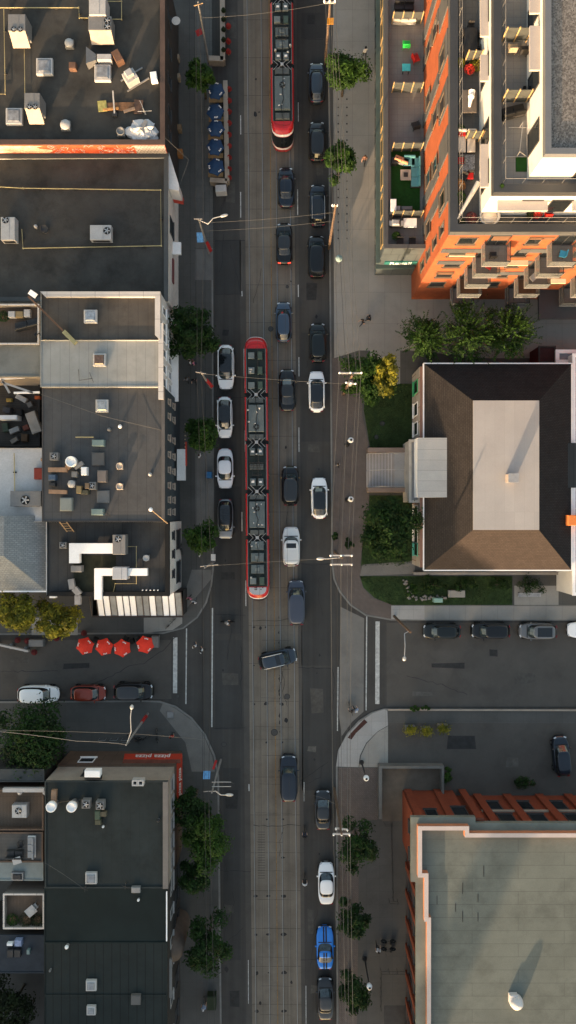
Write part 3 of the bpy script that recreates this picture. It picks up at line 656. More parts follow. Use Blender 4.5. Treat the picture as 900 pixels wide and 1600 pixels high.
D3 = deck('roof_deck', 'brown plank roof deck with a grey heat pump and a white curved vent pipe', -40, 1234, 68, 1296, 7.0, Wl_brown, Pl_deck, .7, Wl_brown)
D4 = deck('roof_deck', 'weathered plank roof deck with a lounge set and a small table', -40, 1300, 67, 1346, 7.0, Wl_brown, mat('weathered_planks',(.085,.080,.074),.85,kind='tile',a=30,b=.15,gap=.012,col2=(.04,.037,.034),stain=.3), .1, Wl_brown)
B82, (_, r82), _p = rowb('low_annex', 'low pale green-white annex roof with one slanted skylight, left of the green roofs', -40, 1347, 67, 1376, 6.8, Wl_dark, mat('roof_mint',(.20,.225,.215),.8,var=.15,stain=.25), .1, M_greym, .12)
D5 = deck('roof_deck', 'walled plank roof deck with plants and a tilted square table', 6, 1396, 69, 1450, 6.6, Wl_tan, Pl_deck, .7, M_cap)
B83, (_, r83), _p = rowb('low_annex', 'dark blue annex roof with two square skylight hatches near the bottom left', -40, 1462, 69, 1521, 6.6, Wl_dark, mat('roof_navy',(.028,.034,.042),.8,var=.2,stain=.3), .12, M_greym, .12)
B84, (_, r84), _p = rowb('low_annex', 'small grey annex roof behind the big dark tree, above the plank decks', -40, 1203, 68, 1222, 6.8, Wl_dark, mat('roof_dull',(.06,.062,.06),.8,var=.2), .15, M_greym, .12)
# ------------------------------------------------------------------ east side: the big orange apartment block
A = broot('apartment_block', 'stepped apartment block at the top right, orange brick with white penthouse levels and balconies', 760, 200, 19)
px0 = W2(600,0,8.2)[0]; py0 = W2(0,387,8.2)[1]; PX = (605-450)/K*(H-8.2)/H; TX0, TY0 = 14.15, 24.4
PX0 = W2(601,0,8.2)[0]
pod = [(PX0,py0),(PX0,75),(TX0+1,75),(TX0+1,py0)]
wb = MB(); wb.prism(pod, .12, 8.1, top=False); wb.build('podium_wall', mat('podium_panel',(.080,.095,.098),.35,var=.12,scale=.6,kind='wallbrick',a=1.9,b=2.1,gap=.03,col2=(.03,.035,.036)), A)
rb = MB(); rb.sheet(inset(pod,.02), 7.25); podroof = rb.build('podium_terrace', M_terr, A)
p = MB(); ring(p, inset(pod,.01), inset(pod,.33), 7.2, 8.1); ring(p, inset(pod,-.06), inset(pod,.36), 8.1, 8.22, 1); p.build('podium_parapet', [Wl_grey, mat('coping_charcoal',(.07,.072,.074),.6,var=.08)], A)
# ledge above the shop windows on the pavement side
lg = MB(); lg.box((PX0-.22,(py0+75)/2,4.6),(.44,75-py0+.6,.35)); lg.box(((PX0+TX0)/2-.3,py0-.22,3.3),(TX0-PX0,.44,.25)); lg.build('shop_ledge', mat('ledge_teal',(.06,.085,.08),.5,var=.15), A)
for k in range(15): window(A, (PX0, py0+2+k*3.1, 2.3), 2.5, 3.2, 'x', -1, M_fr_d, sill=False, name='shop_window', mull=1)
for k in range(15): window(A, (PX0, py0+2+k*3.1, 6.2), 2.3, 1.5, 'x', -1, mat('frame_gold',(.30,.20,.08),.4), sill=False)
sgx = (W2(602,410,3.9)[0]+W2(643,410,3.9)[0])/2+.2
sb = MB(); sb.box((sgx, py0-.06, 4.15), (3.5,.12,.75)); sb.build('shop_sign', mat('sign_teal',(.03,.15,.13),.5), A)
Mx = Matrix(((1,0,0),(0,0,-1),(0,1,0)))
text('Rexall', 'lettering', .95, Mx, mat('lettering_lit',(.75,.78,.76),.5), A, .03, (sgx, py0-.15, 4.17), (1.05,1))
# tower body
body = [(TX0,TY0),(62,TY0),(62,75),(TX0,75)]
wb = MB(); wb.prism(body, .12, 18.2, 0, top=False); wb.prism(inset(body,-.04), 18.2, 19.0, 1, top=False); wb.build('wall', [Wl_brick, Wl_grey], A)
rb = MB(); rb.sheet(inset(body,.02), 18.3); terr = rb.build('terrace', M_terrd, A)
p = MB(); ring(p, inset(body,.0), inset(body,.55), 18.25, 18.98); ring(p, inset(body,-.08), inset(body,.6), 18.98, 19.1, 1); p.build('parapet', [Wl_grey, M_capd], A)
rl = MB(); q = inset(body,.72)
rl.tube([(q[0][0],70,20.1),(q[0][0],q[0][1],20.1),(60,q[0][1],20.1)],.022); rl.tube([(q[0][0],70,19.3),(q[0][0],q[0][1],19.3),(60,q[0][1],19.3)],.02)
for k in range(30): rl.tube([(q[0][0],q[0][1]+k*1.5,18.4),(q[0][0],q[0][1]+k*1.5,20.1)],.016); rl.tube([(q[0][0]+k*1.5,q[0][1],18.4),(q[0][0]+k*1.5,q[0][1],20.1)],.016)
rl.build('railing', M_greym, A)
lv2 = [(16.8,26.1),(60,26.1),(60,74),(16.8,74)]
wb = MB(); wb.prism(lv2, 18.2, 22.2, 0, top=False); wb.build('penthouse_wall', Wl_white, A)
rb = MB(); rb.sheet(inset(lv2,.02), 22.0); terr2 = rb.build('upper_terrace', M_terr, A)
p = MB(); ring(p, inset(lv2,-.05), inset(lv2,.6), 22.0, 22.7); p.build('parapet', M_capd, A)
rl = MB(); q = inset(lv2,.72)
rl.tube([(q[0][0],70,23.4),(q[0][0],q[0][1],23.4),(58,q[0][1],23.4)],.022)
for k in range(26): rl.tube([(q[0][0],q[0][1]+k*1.6,22.2),(q[0][0],q[0][1]+k*1.6,23.4)],.016); rl.tube([(q[0][0]+k*1.6,q[0][1],22.2),(q[0][0]+k*1.6,q[0][1],23.4)],.016)
rl.build('railing', M_greym, A)
lv3 = [(19.7,27.4),(58,27.4),(58,73),(19.7,73)]
wb = MB(); wb.prism(lv3, 21.9, 25.6, 0, top=False); wb.build('penthouse_wall', Wl_white, A)
rb = MB(); rb.sheet(inset(lv3,.02), 25.8); rb.build('roof', Rf_gravel, A)
p = MB(); ring(p, inset(lv3,-.05), inset(lv3,.42), 25.6, 26.15); p.build('parapet', mat('coping_midgrey',(.13,.135,.145),.6,var=.05), A)
# awning slabs over penthouse doors
for (u0,v0,u1,v1,z) in ((751,-30,766,56,21.2),(751,85,767,126,21.2),(751,225,766,292,21.2),(778,312,856,329,21.2),(828,-40,846,20,25),(828,40,846,109,25),(895,312,960,329,21.2)):
    a = W(u0,v0,z); b = W(u1,v1,z)
    s_ = MB(); s_.box(((a.x+b.x)/2,(a.y+b.y)/2,z-.1),(abs(b.x-a.x),abs(a.y-b.y),.2)); s_.build('roof_canopy', mat('canopy_pinkish',(.40,.36,.34),.6,var=.06), A)
# penthouse windows and doors
for Y in (28.5,32,37.5,42,46.5,51): window(A, (16.8, Y, 20.2), 2.0, 2.3, 'x', -1, M_fr_d, sill=False)
for Y in (30,34.5,40,45,50): window(A, (19.7, Y, 23.6), 1.9, 2.5, 'x', -1, M_fr_d, sill=False)
for X in (24.5,30,35): window(A, (X, 27.4, 23.7), 2.6, 2.8, 'y', -1, M_fr_d, sill=False, mull=1)
for X in (20.5,23,28): window(A, (X, 26.1, 20.2), 1.8, 2.2, 'y', -1, M_fr_d, sill=False)
# west front: grey bays between brick piers, five storeys of windows above the podium
for i in range(11):
    Y = TY0+3.0+i*4.3
    gb = MB(); gb.box((TX0-.05, Y+1.2, 16.4), (.1, 2.4, 3.5)); 
    gb.box((TX0-.06, Y+(.3 if i%2 else 1.9), 10.4), (.12, 1.2, 8.3)); gb.build('grey_bay', Wl_grey, A)
    for j, z in enumerate((16.3,13.2,10.1)):
        if (i+j) % 3 != 1: window(A, (TX0-.11, Y+1.0+.35*((i*j)%3), z), 1.5, 1.8, 'x', -1, mat('frame_umber',(.13,.10,.075),.5))
for Y in (TY0+.9,):
    for z in (15.8,12.8,9.8,6.8): window(A, (TX0, Y+.6, z), 1.0, 1.6, 'x', -1, mat('frame_umber',(.13,.10,.075),.5))
# south front: windows and balcony stacks
for X, ws in ((15.9,1.7),(21.9,1.3),(27.4,1.3),(32.8,1.6)):
    for z in (17.0,14.1,11.2,8.3,5.4): window(A, (X+.2*((z*3)%2), TY0, z), ws, 1.5, 'y', -1, mat('frame_umber',(.13,.10,.075),.5))
for k, (X, z, wd) in enumerate(((16.3,14.9,4.0),(23.3,14.9,3.4),(15.9,11.9,2.6),(21.9,11.9,3.8),(23.0,8.9,3.5))):
    gb = MB(); gb.box((X, TY0-.04, z-.2), (wd, .08, .9)); gb.build('grey_bay', Wl_grey, A)
for i,(X,z,wd,hh) in enumerate(((19.0,17.6,1.6,.9),(22.6,17.6,2.2,.5),(28.6,17.4,1.5,1.2),(21.2,8.9,1.5,1.7),(27.0,10.3,2.2,1.2),(16.0,8.8,1.8,.8),(27.8,6.0,2.4,1.6),(33.8,13.4,2.6,1.2))):
    gb = MB(); gb.box((X, TY0-.035, z), (wd, .07, hh)); gb.build('brown_panel', mat('panel_umber',(.14,.075,.045),.7,var=.15,scale=2), A)
for (x0,x1,zt) in ((17.7,20.0,17.2),(23.7,26.0,17.2),(29.6,32.0,17.2),(35.0,37.4,17.2)):
    for j, z in enumerate((16.0,13.0,10.0,7.0,4.0)):
        y1 = TY0-1.95
        s_ = MB(); s_.box(((x0+x1)/2,(TY0+y1)/2,z-.11),(x1-x0,TY0-y1-.01,.22)); bo = s_.build('balcony', mat('balcony_slab',(.19,.185,.18),.7,var=.08,scale=1), A)
        gl = MB()
        gl.box(((x0+x1)/2,y1+.04,z+.52),(x1-x0,.04,.95)); gl.box((x0+.03,(TY0+y1)/2,z+.52),(.04,TY0-y1-.1,.95)); gl.box((x1-.03,(TY0+y1)/2,z+.52),(.04,TY0-y1-.1,.95))
        sub(gl, 'glass_guard', mat('balcony_glass',(.16,.17,.17),.12,var=.05,alpha=.5), bo, A)
        hr = MB(); hr.tube([(x0+.03,TY0-.05,z+1.05),(x0+.03,y1+.04,z+1.05),(x1-.03,y1+.04,z+1.05),(x1-.03,TY0-.05,z+1.05)],.045,5); sub(hr, 'handrail', M_dark, bo, A)
        fl = MB(); fl.box(((x0+x1)/2,(TY0+y1)/2,z+.02),(x1-x0-.2,TY0-y1-.2,.03)); sub(fl, 'floor', M_terr if j!=3 else mat('balcony_wood',(.13,.075,.045),.8,kind='tile',a=.15,b=9,gap=.015,col2=(.06,.035,.02)), bo, A)
        window(A, ((x0+x1)/2, TY0, z+1.15), 1.9, 2.1, 'y', -1, M_fr_d, sill=False, name='balcony_door', mull=1)
for (u0,v0,u1,v1) in ((702,393,742,401),(784,407,825,415),(861,436,884,443)):
    z = 13.6; a = W(u0,v0,z); b = W(u1,v1,z); s_ = MB(); s_.box(((a.x+b.x)/2,(a.y+b.y)/2,z),(b.x-a.x,a.y-b.y,.12)); s_.build('flat_awning', mat('awning_cream',(.60,.50,.33),.6), A)
# ground floor canopy and entry
cg = MB(); cg.box((34,TY0-1.6,3.4),(13,3.2,.3)); cg.build('entry_canopy', M_capd, A)
# terrace dividers
def divider(x0, x1, y, z, name='terrace_divider', n=3):
    mb = MB(); mb.box(((x0+x1)/2,y,z+.85),(x1-x0,.05,1.6)); o = mb.build(name, mat('frosted_glass',(.065,.07,.068),.2,var=.08), A)
    for k in range(n+1):
        f = MB(); f.box((x0+(x1-x0)*k/n,y,z+.85),(.09,.11,1.75)); sub(f, 'post', mat('divider_post',(.45,.30,.14),.6), o, A)
zP = 7.25
for v in (28,95,137,230,335):
    if v == 95: continue
    divider(W2(612,0,zP)[0], W2(657,0,zP)[0], W2(0,v,zP+.8)[1], zP)
for v in (88,):
    divider(15.5, 16.7, W2(0,v,19.2)[1], 18.3, n=2)
divider(15.5,16.7, W2(0,212,19.2)[1], 18.3, n=2)
for v in (52,148): divider(17.6,19.6, W2(0,v,23)[1], 22.0, n=2)
tu = MB(); a=W(611,236,zP); b=W(656,331,zP); tu.box(((a.x+b.x)/2,(a.y+b.y)/2,zP+.015),(b.x-a.x,a.y-b.y,.03)); tu.build('artificial_turf', mat('turf',(.012,.055,.008),.95,var=.2,scale=3,fine=40,fvar=.3), A)
# ------------------------------------------------------------------ hip-roofed hall
Hh = broot('hip_roof_hall', 'large hall with dark shingle hip roof and a pale flat panel on top', 777, 730, 5)
zE, zT = 4.9, 7.6
E = [W2(662,891,zE), W2(893,891,zE), W2(893,568,zE), W2(662,568,zE)]
T = [W2(739,828,zT), W2(842,828,zT), W2(842,626,zT), W2(739,626,zT)]
wl = MB(); wl.prism([(E[0][0]-.38,E[0][1]+.3),(E[1][0]-.3,E[1][1]+.3),(E[2][0]-.3,E[2][1]-.3),(E[3][0]-.38,E[3][1]-.3)], .1, zE-.1, 0)
wl.build('wall', mat('wall_cream',(.36,.32,.28),.8,var=.1,scale=.8,kind='wallbrick',a=1.6,b=2.4,gap=.05,col2=(.20,.11,.08)), Hh)
rf = MB()
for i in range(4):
    j = (i+1)%4; rf.add([(*E[i],zE),(*E[j],zE),(*T[j],zT),(*T[i],zT)],[(0,1,2,3)], (1,0,0,2)[i])  # slope tones paint in sun and shade: south lit, west half lit, others dark
Rf_sh_lit = mat('roof_shingle_brown_lit', (.058,.043,.034), .9, var=.13, scale=.8, fine=18, fvar=.25, kind='brick', a=.35, b=.17, gap=.02, col2=(.036,.027,.022))
Rf_sh_shade = mat('roof_shingle_brown_shade', (.030,.029,.029), .95, spec=.1, var=.15, scale=.8, fine=18, fvar=.25, kind='brick', a=.35, b=.17, gap=.02, col2=(.012,.012,.013))
hrf = rf.build('roof', [Rf_sh_shade, Rf_sh_lit, mat('roof_shingle_half_lit', (.042,.036,.032), .95, spec=.1, var=.15, scale=.6, fine=18, fvar=.25, kind='brick', a=.35, b=.17, gap=.02, col2=(.024,.021,.020), rot=1.5708)], Hh)
fl = MB(); fl.prism(T, zT-.05, zT+.1, 0); Rf_pan = mat('roof_pale_membrane', (.33,.315,.305), .7, var=.06, scale=.3, fine=18, fvar=.05, kind='tile', a=1.02, b=30, gap=.01, col2=(.27,.26,.25), stain=.1)
fp = fl.build('flat_roof_panel', Rf_pan, Hh)
cm = MB(); c0 = W(801,747,8.6); cm.cbox((c0.x,c0.y,zT+.1),(.9,.8,1.1),.04); cm.box((c0.x,c0.y,zT+1.28),(1.05,.95,.1),m=1); sub(cm, 'chimney', [mat('chimney_tan',(.34,.28,.24),.8), M_metal], fp, Hh)
gt = MB()
for i in range(4):
    j=(i+1)%4; gt.beam((*E[i],zE-.05),(*E[j],zE-.05),.16,.16)
gt.build('gutter', M_white, Hh)
pb = MB(); Q = pw_rect(652,684,704,777,6.2); pb.prism(Q, 4.0, 6.2, 1, 0); pb.build('porch_roof', [mat('porch_membrane',(.34,.345,.34),.6,var=.05,kind='tile',a=40,b=1.1,gap=.02,col2=(.22,.22,.22)), M_white], Hh)
pc = MB(); Q2 = pw_rect(640,688,655,784,4.4); pc.prism(Q2, .1, 4.4, 0, 1); ring(pc, inset(Q2,-.1), inset(Q2,.18), 4.4,4.55, 0); pc.build('porch_wall', [mat('porch_cream',(.40,.36,.31),.8,var=.15,scale=1.2), M_greym], Hh)
ex = MB(); Q3 = pw_rect(846,692,900,762,5.2); ex.prism(Q3, .1, 5.2, 0, 1); ex.build('annex', [Wl_dark, mat('annex_metal',(.022,.028,.032),.6,kind='tile',a=.45,b=30,gap=.03,col2=(.012,.015,.018))], Hh)
for v, c in ((605,'win_green'),(640,None),(670,None),(800,None),(858,'win_teal'),(838,None)):
    Y = (800-v)*(H-2.5)/H/K; window(Hh, (E[0][0]-.38, Y, 2.4), 1.5, 2.4, 'x', -1, mat('frame_green' if c=='win_green' else 'frame_teal',(.06,.38,.16) if c=='win_green' else (.10,.42,.36),.5) if c else M_fr_w, sill=True)
# entry steps
St = broot('entry_steps', 'pale entry steps with metal handrails leading up to the hip-roofed hall', 605, 733, 0, 'steps')
a = W(571,700,.3); b = W(643,768,.3)
st = MB(); n = 9; xs0 = W2(573,0,.1)[0]; xs1 = W2(616,0,1)[0]; ya, yb_ = W2(0,708,.5)[1], W2(0,762,.5)[1]
for k in range(n):
    x = xs0+(xs1-xs0)*k/n; st.box(((x+xs1)/2,(ya+yb_)/2,.12+.075+k*.11),((xs1-x),ya-yb_,.15))
st.build('treads', mat('step_stone',(.30,.27,.25),.8,var=.1), St)
nz = MB()
for k in range(n): x = xs0+(xs1-xs0)*k/n; nz.box((x+.06,(ya+yb_)/2,.2+k*.11+.012),(.16,ya-yb_-.1,.02))
nz.build('nosing', M_white, St)
ld = MB(); x2 = W2(643,0,1.2)[0]; ld.box(((xs1+x2)/2,(ya+yb_)/2,.65),(x2-xs1,ya-yb_,1.06)); ld.build('landing', mat('landing_stone',(.33,.32,.31),.8,var=.08), St)
for yy in (ya+.28, yb_-.28):
    sw = MB(); sw.box(((xs0+x2)/2,yy,.75),(x2-xs0,.5,1.4)); sw.build('side_wall', mat('side_wall_tan',(.22,.165,.135),.85,var=.12), St)
hr = MB()
for yy in (ya-.1, (ya+yb_)/2, yb_+.1):
    hr.tube([(xs0,yy,1.1),(xs1,yy,2.0),(x2-.4,yy,2.0)],.035)
    for x in (xs0,(xs0+xs1)/2,xs1): hr.tube([(x,yy,.2),(x,yy,1.1+(x-xs0)/(xs1-xs0)*.9)],.03)
hr.build('handrail', M_metal, St)
# bicycle-rack like low gate at the foot of the steps
# garden walls
gw = broot('garden_wall', 'low pale stone wall along the south side of the hip-roofed hall', 755, 898, .5, 'wall')
m_ = MB(); a=W(646,896,.5); b=W(880,900,.5); m_.box(((a.x+b.x)/2,a.y,.4),(b.x-a.x,.3,.6)); m_.build('wall', mat('wall_pale_stone',(.25,.225,.20),.85,var=.15), gw); 
# red-brown building, bottom right
Bq = broot('brick_building', 'big red brick building at the bottom right with pale plank-like membrane roof and pink coping', 780, 1450, 8)
Po = [W2(u,v,8) for u,v in ((642,1277),(743,1277),(743,1286),(1000,1286),(1000,1720),(650,1720),(650,1378),(642,1378))]
Pw = inset(Po,.45)
wb = MB(); wb.prism(Pw, .1, 7.7, top=False); wb.build('wall', Wl_red, Bq)
cr = MB(); ring(cr, Po, inset(Po,1.0), 7.5, 8.0, 0); cr.build('cornice', mat('cornice_verdigris',(.155,.165,.14),.7,var=.2,scale=.5,stain=.2), Bq)
Pi = [W2(u,v,8.6) for u,v in ((653,1291),(733,1291),(733,1302),(1000,1302),(1000,1720),(667,1720),(667,1440),(663,1440),(663,1371),(653,1371))]
pa = MB(); ring(pa, Pi, inset(Pi,.42), 7.9, 8.55, 0); ring(pa, inset(Pi,.0), inset(Pi,.42), 8.55, 8.62, 1); pa.build('parapet', [mat('parapet_orange',(.42,.17,.085),.8,var=.1), mat('coping_pink',(.40,.35,.335),.6,var=.06)], Bq)
rb = MB(); rb.sheet(inset(Pi,.03), 7.95); rq = rb.build('roof', mat('roof_membrane_planks', (.120,.132,.118), .85, spec=.15, var=.14, scale=.25, fine=14, fvar=.1, kind='seam', a=9.5, b=1.35, gap=.022, col2=(.075,.082,.074), stain=.45), Bq)
sm = MB()
for (u,v0,v1) in ((683,1400,1413),(723,1380,1397),(723,1424,1441),(756,1353,1370),(747,1397,1410),(747,1426,1440),(712,1412,1425)):
    a = W(u,v0,8); b = W(u,v1,8); sm.box((a.x,(a.y+b.y)/2,7.97),(.05,a.y-b.y,.03))
sub(sm, 'seam', M_crack, rq, Bq)
vh = MB(); c0 = W(810,1572,8.9); vh.cbox((c0.x-.3,c0.y+.3,7.95),(.85,.9,.5),.05); vh.lathe((c0.x,c0.y-.05,7.95), [(.68,0),(.70,.35),(.62,.65),(.45,.85),(.2,.95),(0,.98)], 20); sub(vh, 'roof_cowl', mat('cowl_white',(.52,.50,.48),.5,var=.08), rq, Bq)
xN = Pw[0][0]; yN = Pw[0][1]; yN2 = W2(0,1286,8)[1]-.45; xW2 = W2(650,0,8)[0]+.45
for i, X in enumerate((23.2,26.6,30.4,33.6,37.0)): 
    window(Bq, (X, yN2, 5.9), 1.7, 1.8, 'y', 1, M_fr_d); window(Bq, (X-.6, yN2, 2.8), 1.9, 2.0, 'y', 1, M_fr_d)
window(Bq, (15.2, yN, 6.0), 1.3, 1.6, 'y', 1, M_fr_d); window(Bq, (18.3, yN, 5.6), 1.6, 2.0, 'y', 1, M_fr_d)
for X in (21.6,25,28.7,32,35.4): 
    pl = MB(); pl.box((X, yN2+.15, 4.0), (.9,.3,7.4)); pl.build('pilaster', Wl_red, Bq)
for X in (13.7,17.0,19.9):
    pl = MB(); pl.box((X, yN+.12, 4.0), (.8,.24,7.4)); pl.build('pilaster', Wl_red, Bq)
bd = MB(); bd.box((32,yN2+.1,4.35),(22,.16,.3)); bd.build('stone_band', mat('stone_band',(.26,.22,.18),.8), Bq)
for k in range(7):
    Y = W2(0,1400,8)[1]-2.3-k*3.1; window(Bq, (xW2, Y, 5.6), 1.5, 1.9, 'x', -1, M_fr_d)
    pl = MB(); pl.box((xW2-.12, Y+1.55, 4.0), (.24,.7,7.4)); pl.build('pilaster', Wl_red, Bq)
    window(Bq, (xW2, Y, 2.4), 1.8, 2.2, 'x', -1, M_fr_d)
for k in range(2):
    Y = yN-2.0-k*3; window(Bq, (xN, Y, 5.6), 1.4, 1.9, 'x', -1, M_fr_d)
# low ramp walls beside the car park
rw = broot('ramp_wall', 'low pale concrete retaining wall around the sunken ramp beside the car park', 640, 1215, .8, 'wall')
m_ = MB(); zt = 1.1
for (u0,v0,u1,v1) in ((592,1197,694,1201),(592,1201,597,1280),(690,1201,694,1243)):
    a=W(u0,v0,zt); b=W(u1,v1,zt); m_.box(((a.x+b.x)/2,(a.y+b.y)/2,zt/2),(abs(b.x-a.x),abs(a.y-b.y),zt))
m_.build('wall', mat('ramp_concrete',(.13,.125,.115),.85,var=.15,stain=.2), rw)
fl_ = MB(); fl_.sheet([W2(597,1201),W2(690,1201),W2(690,1243),W2(640,1243),W2(638,1282),W2(597,1282)], .135); fl_.build('ramp_floor', mat('ramp_floor',(.105,.088,.07),.85,var=.15,stain=.3,bump=.2), rw)
# neighbour at the right edge
Bn = broot('side_building', 'small white building with orange chimney at the right edge beside the hip-roofed hall', 905, 760, 5)
P = pw_rect(895,553,980,930,4.6); flat(Bn, P, 4.6, Wl_white, mat('roof_side',(.10,.10,.10),.8,var=.1), .2, .3, M_white)
cm = MB(); a=W(893,813,6.0); cm.cbox((a.x+.4,a.y,4.0),(1.6,1.1,2.2),.04); cm.build('chimney', mat('chimney_orange',(.55,.18,.05),.8), Bn)
Bs = broot('small_shed', 'small maroon shed with white roof edge behind the hip-roofed hall', 880, 555, 3, 'shed')
P = pw_rect(842,541,868,566,3.0); flat(Bs, P, 3.0, mat('shed_maroon',(.10,.015,.015),.7), mat('shed_roof_maroon',(.035,.012,.012),.8), .1, .12, Wl_dark)
P = pw_rect(869,547,930,567,3.4); r_ = flat(Bs, P, 3.4, Wl_white, mat('shed_glass',(.16,.18,.20),.4), .1, .35, M_white, wallname='side_wall', roofname='side_roof')
# unseen buildings farther down the street (south), put in at heights that shade carriageway and roofs
def far(name, label, x0, y0, x1, y1, z, wall, ph=.5):
    r = empty(name, ((x0+x1)/2,(y0+y1)/2,0), 0, label, 'building'); P = [(x0,y0),(x1,y0),(x1,y1),(x0,y1)]
    flat(r, P, z, wall, Rf_tar, ph, .3, M_cap); 
    for k in range(int((y1-y0)/4)):
        for zz in (2.5, 6, 9.5): window(r, (x1, y0+2+k*4, zz), 1.4, 1.7, 'x', 1, M_fr_g)
    return r
far('terrace_block', 'brick terrace on the west side of the street beyond the bottom edge', -30, -86, -12.7, -66, 17.6, Wl_brick)
far('terrace_block', 'pale stucco terrace behind the brick one, beyond the bottom edge', -58, -86, -30.5, -67, 15.8, Wl_tan)
far('apartment_block', 'tall tan block added for its shade at the far bottom left, beyond the picture', -76, -92, -59, -70, 25, Wl_tan)  # unseen block, added and sized to shade the western roofs
far('shadow_tower', 'slender unseen tower added to cast a shadow, far down the west side', -32.4, -158, -29.4, -154, 38, Wl_tan)  # unseen, added to lay one diagonal shadow band on the brick building's roof
far('terrace_block', 'long brick terrace further down the west side of the street', -34, -150, -12.7, -90, 17.2, Wl_red)
# ------------------------------------------------------------------ cars
def lerp_prof(pr, t):
    for i in range(len(pr)-1):
        if t <= pr[i+1][0]:
            a, b = pr[i], pr[i+1]; k = (t-a[0])/max(1e-6,b[0]-a[0]); k = k*k*(3-2*k) if False else k
            return a[1]+(b[1]-a[1])*max(0,k)
    return pr[-1][1]
def se(a, n):
    c, s = math.cos(a), math.sin(a)
    return (math.copysign(abs(c)**(2/n), c), math.copysign(abs(s)**(2/n), s))
STY = {
 'sedan': dict(L=4.75,Wd=1.86,H=1.45,top=[(-1,.80),(-.93,.96),(-.62,1.0),(.3,.97),(.55,.90),(.9,.74),(1,.60)], cab=(.50,.27,-.38,-.64), belt=.95, rw=.75),
 'coupe': dict(L=4.85,Wd=1.9,H=1.40,top=[(-1,.78),(-.92,.94),(-.7,.98),(.3,.97),(.6,.88),(.9,.74),(1,.60)], cab=(.47,.22,-.36,-.74), belt=.95, rw=.72),
 'hatch': dict(L=4.3,Wd=1.8,H=1.5,top=[(-1,.85),(-.95,.98),(.35,.98),(.6,.9),(.9,.76),(1,.62)], cab=(.52,.31,-.70,-.90), belt=.96, rw=.74),
 'suv': dict(L=4.75,Wd=1.94,H=1.72,top=[(-1,.95),(-.96,1.1),(.35,1.1),(.55,1.05),(.9,.92),(1,.72)], cab=(.53,.33,-.78,-.93), belt=1.08, rw=.78),
 'van': dict(L=5.0,Wd=1.98,H=1.80,top=[(-1,.95),(-.97,1.1),(.4,1.1),(.6,1.0),(.9,.86),(1,.7)], cab=(.60,.38,-.86,-.95), belt=1.06, rw=.82),
 'truck': dict(L=5.0,Wd=1.98,H=1.84,top=[(-1,1.0),(-.97,1.18),(.4,1.18),(.6,1.13),(.93,1.06),(1,.8)], cab=(.46,.32,-.86,-.94), belt=1.15, rw=.84),
 'sport': dict(L=4.65,Wd=1.96,H=1.24,top=[(-1,.82),(-.9,.98),(-.55,.93),(.1,.88),(.45,.80),(.85,.68),(1,.45)], cab=(.22,-.06,-.36,-.78), belt=.86, rw=.66),
}
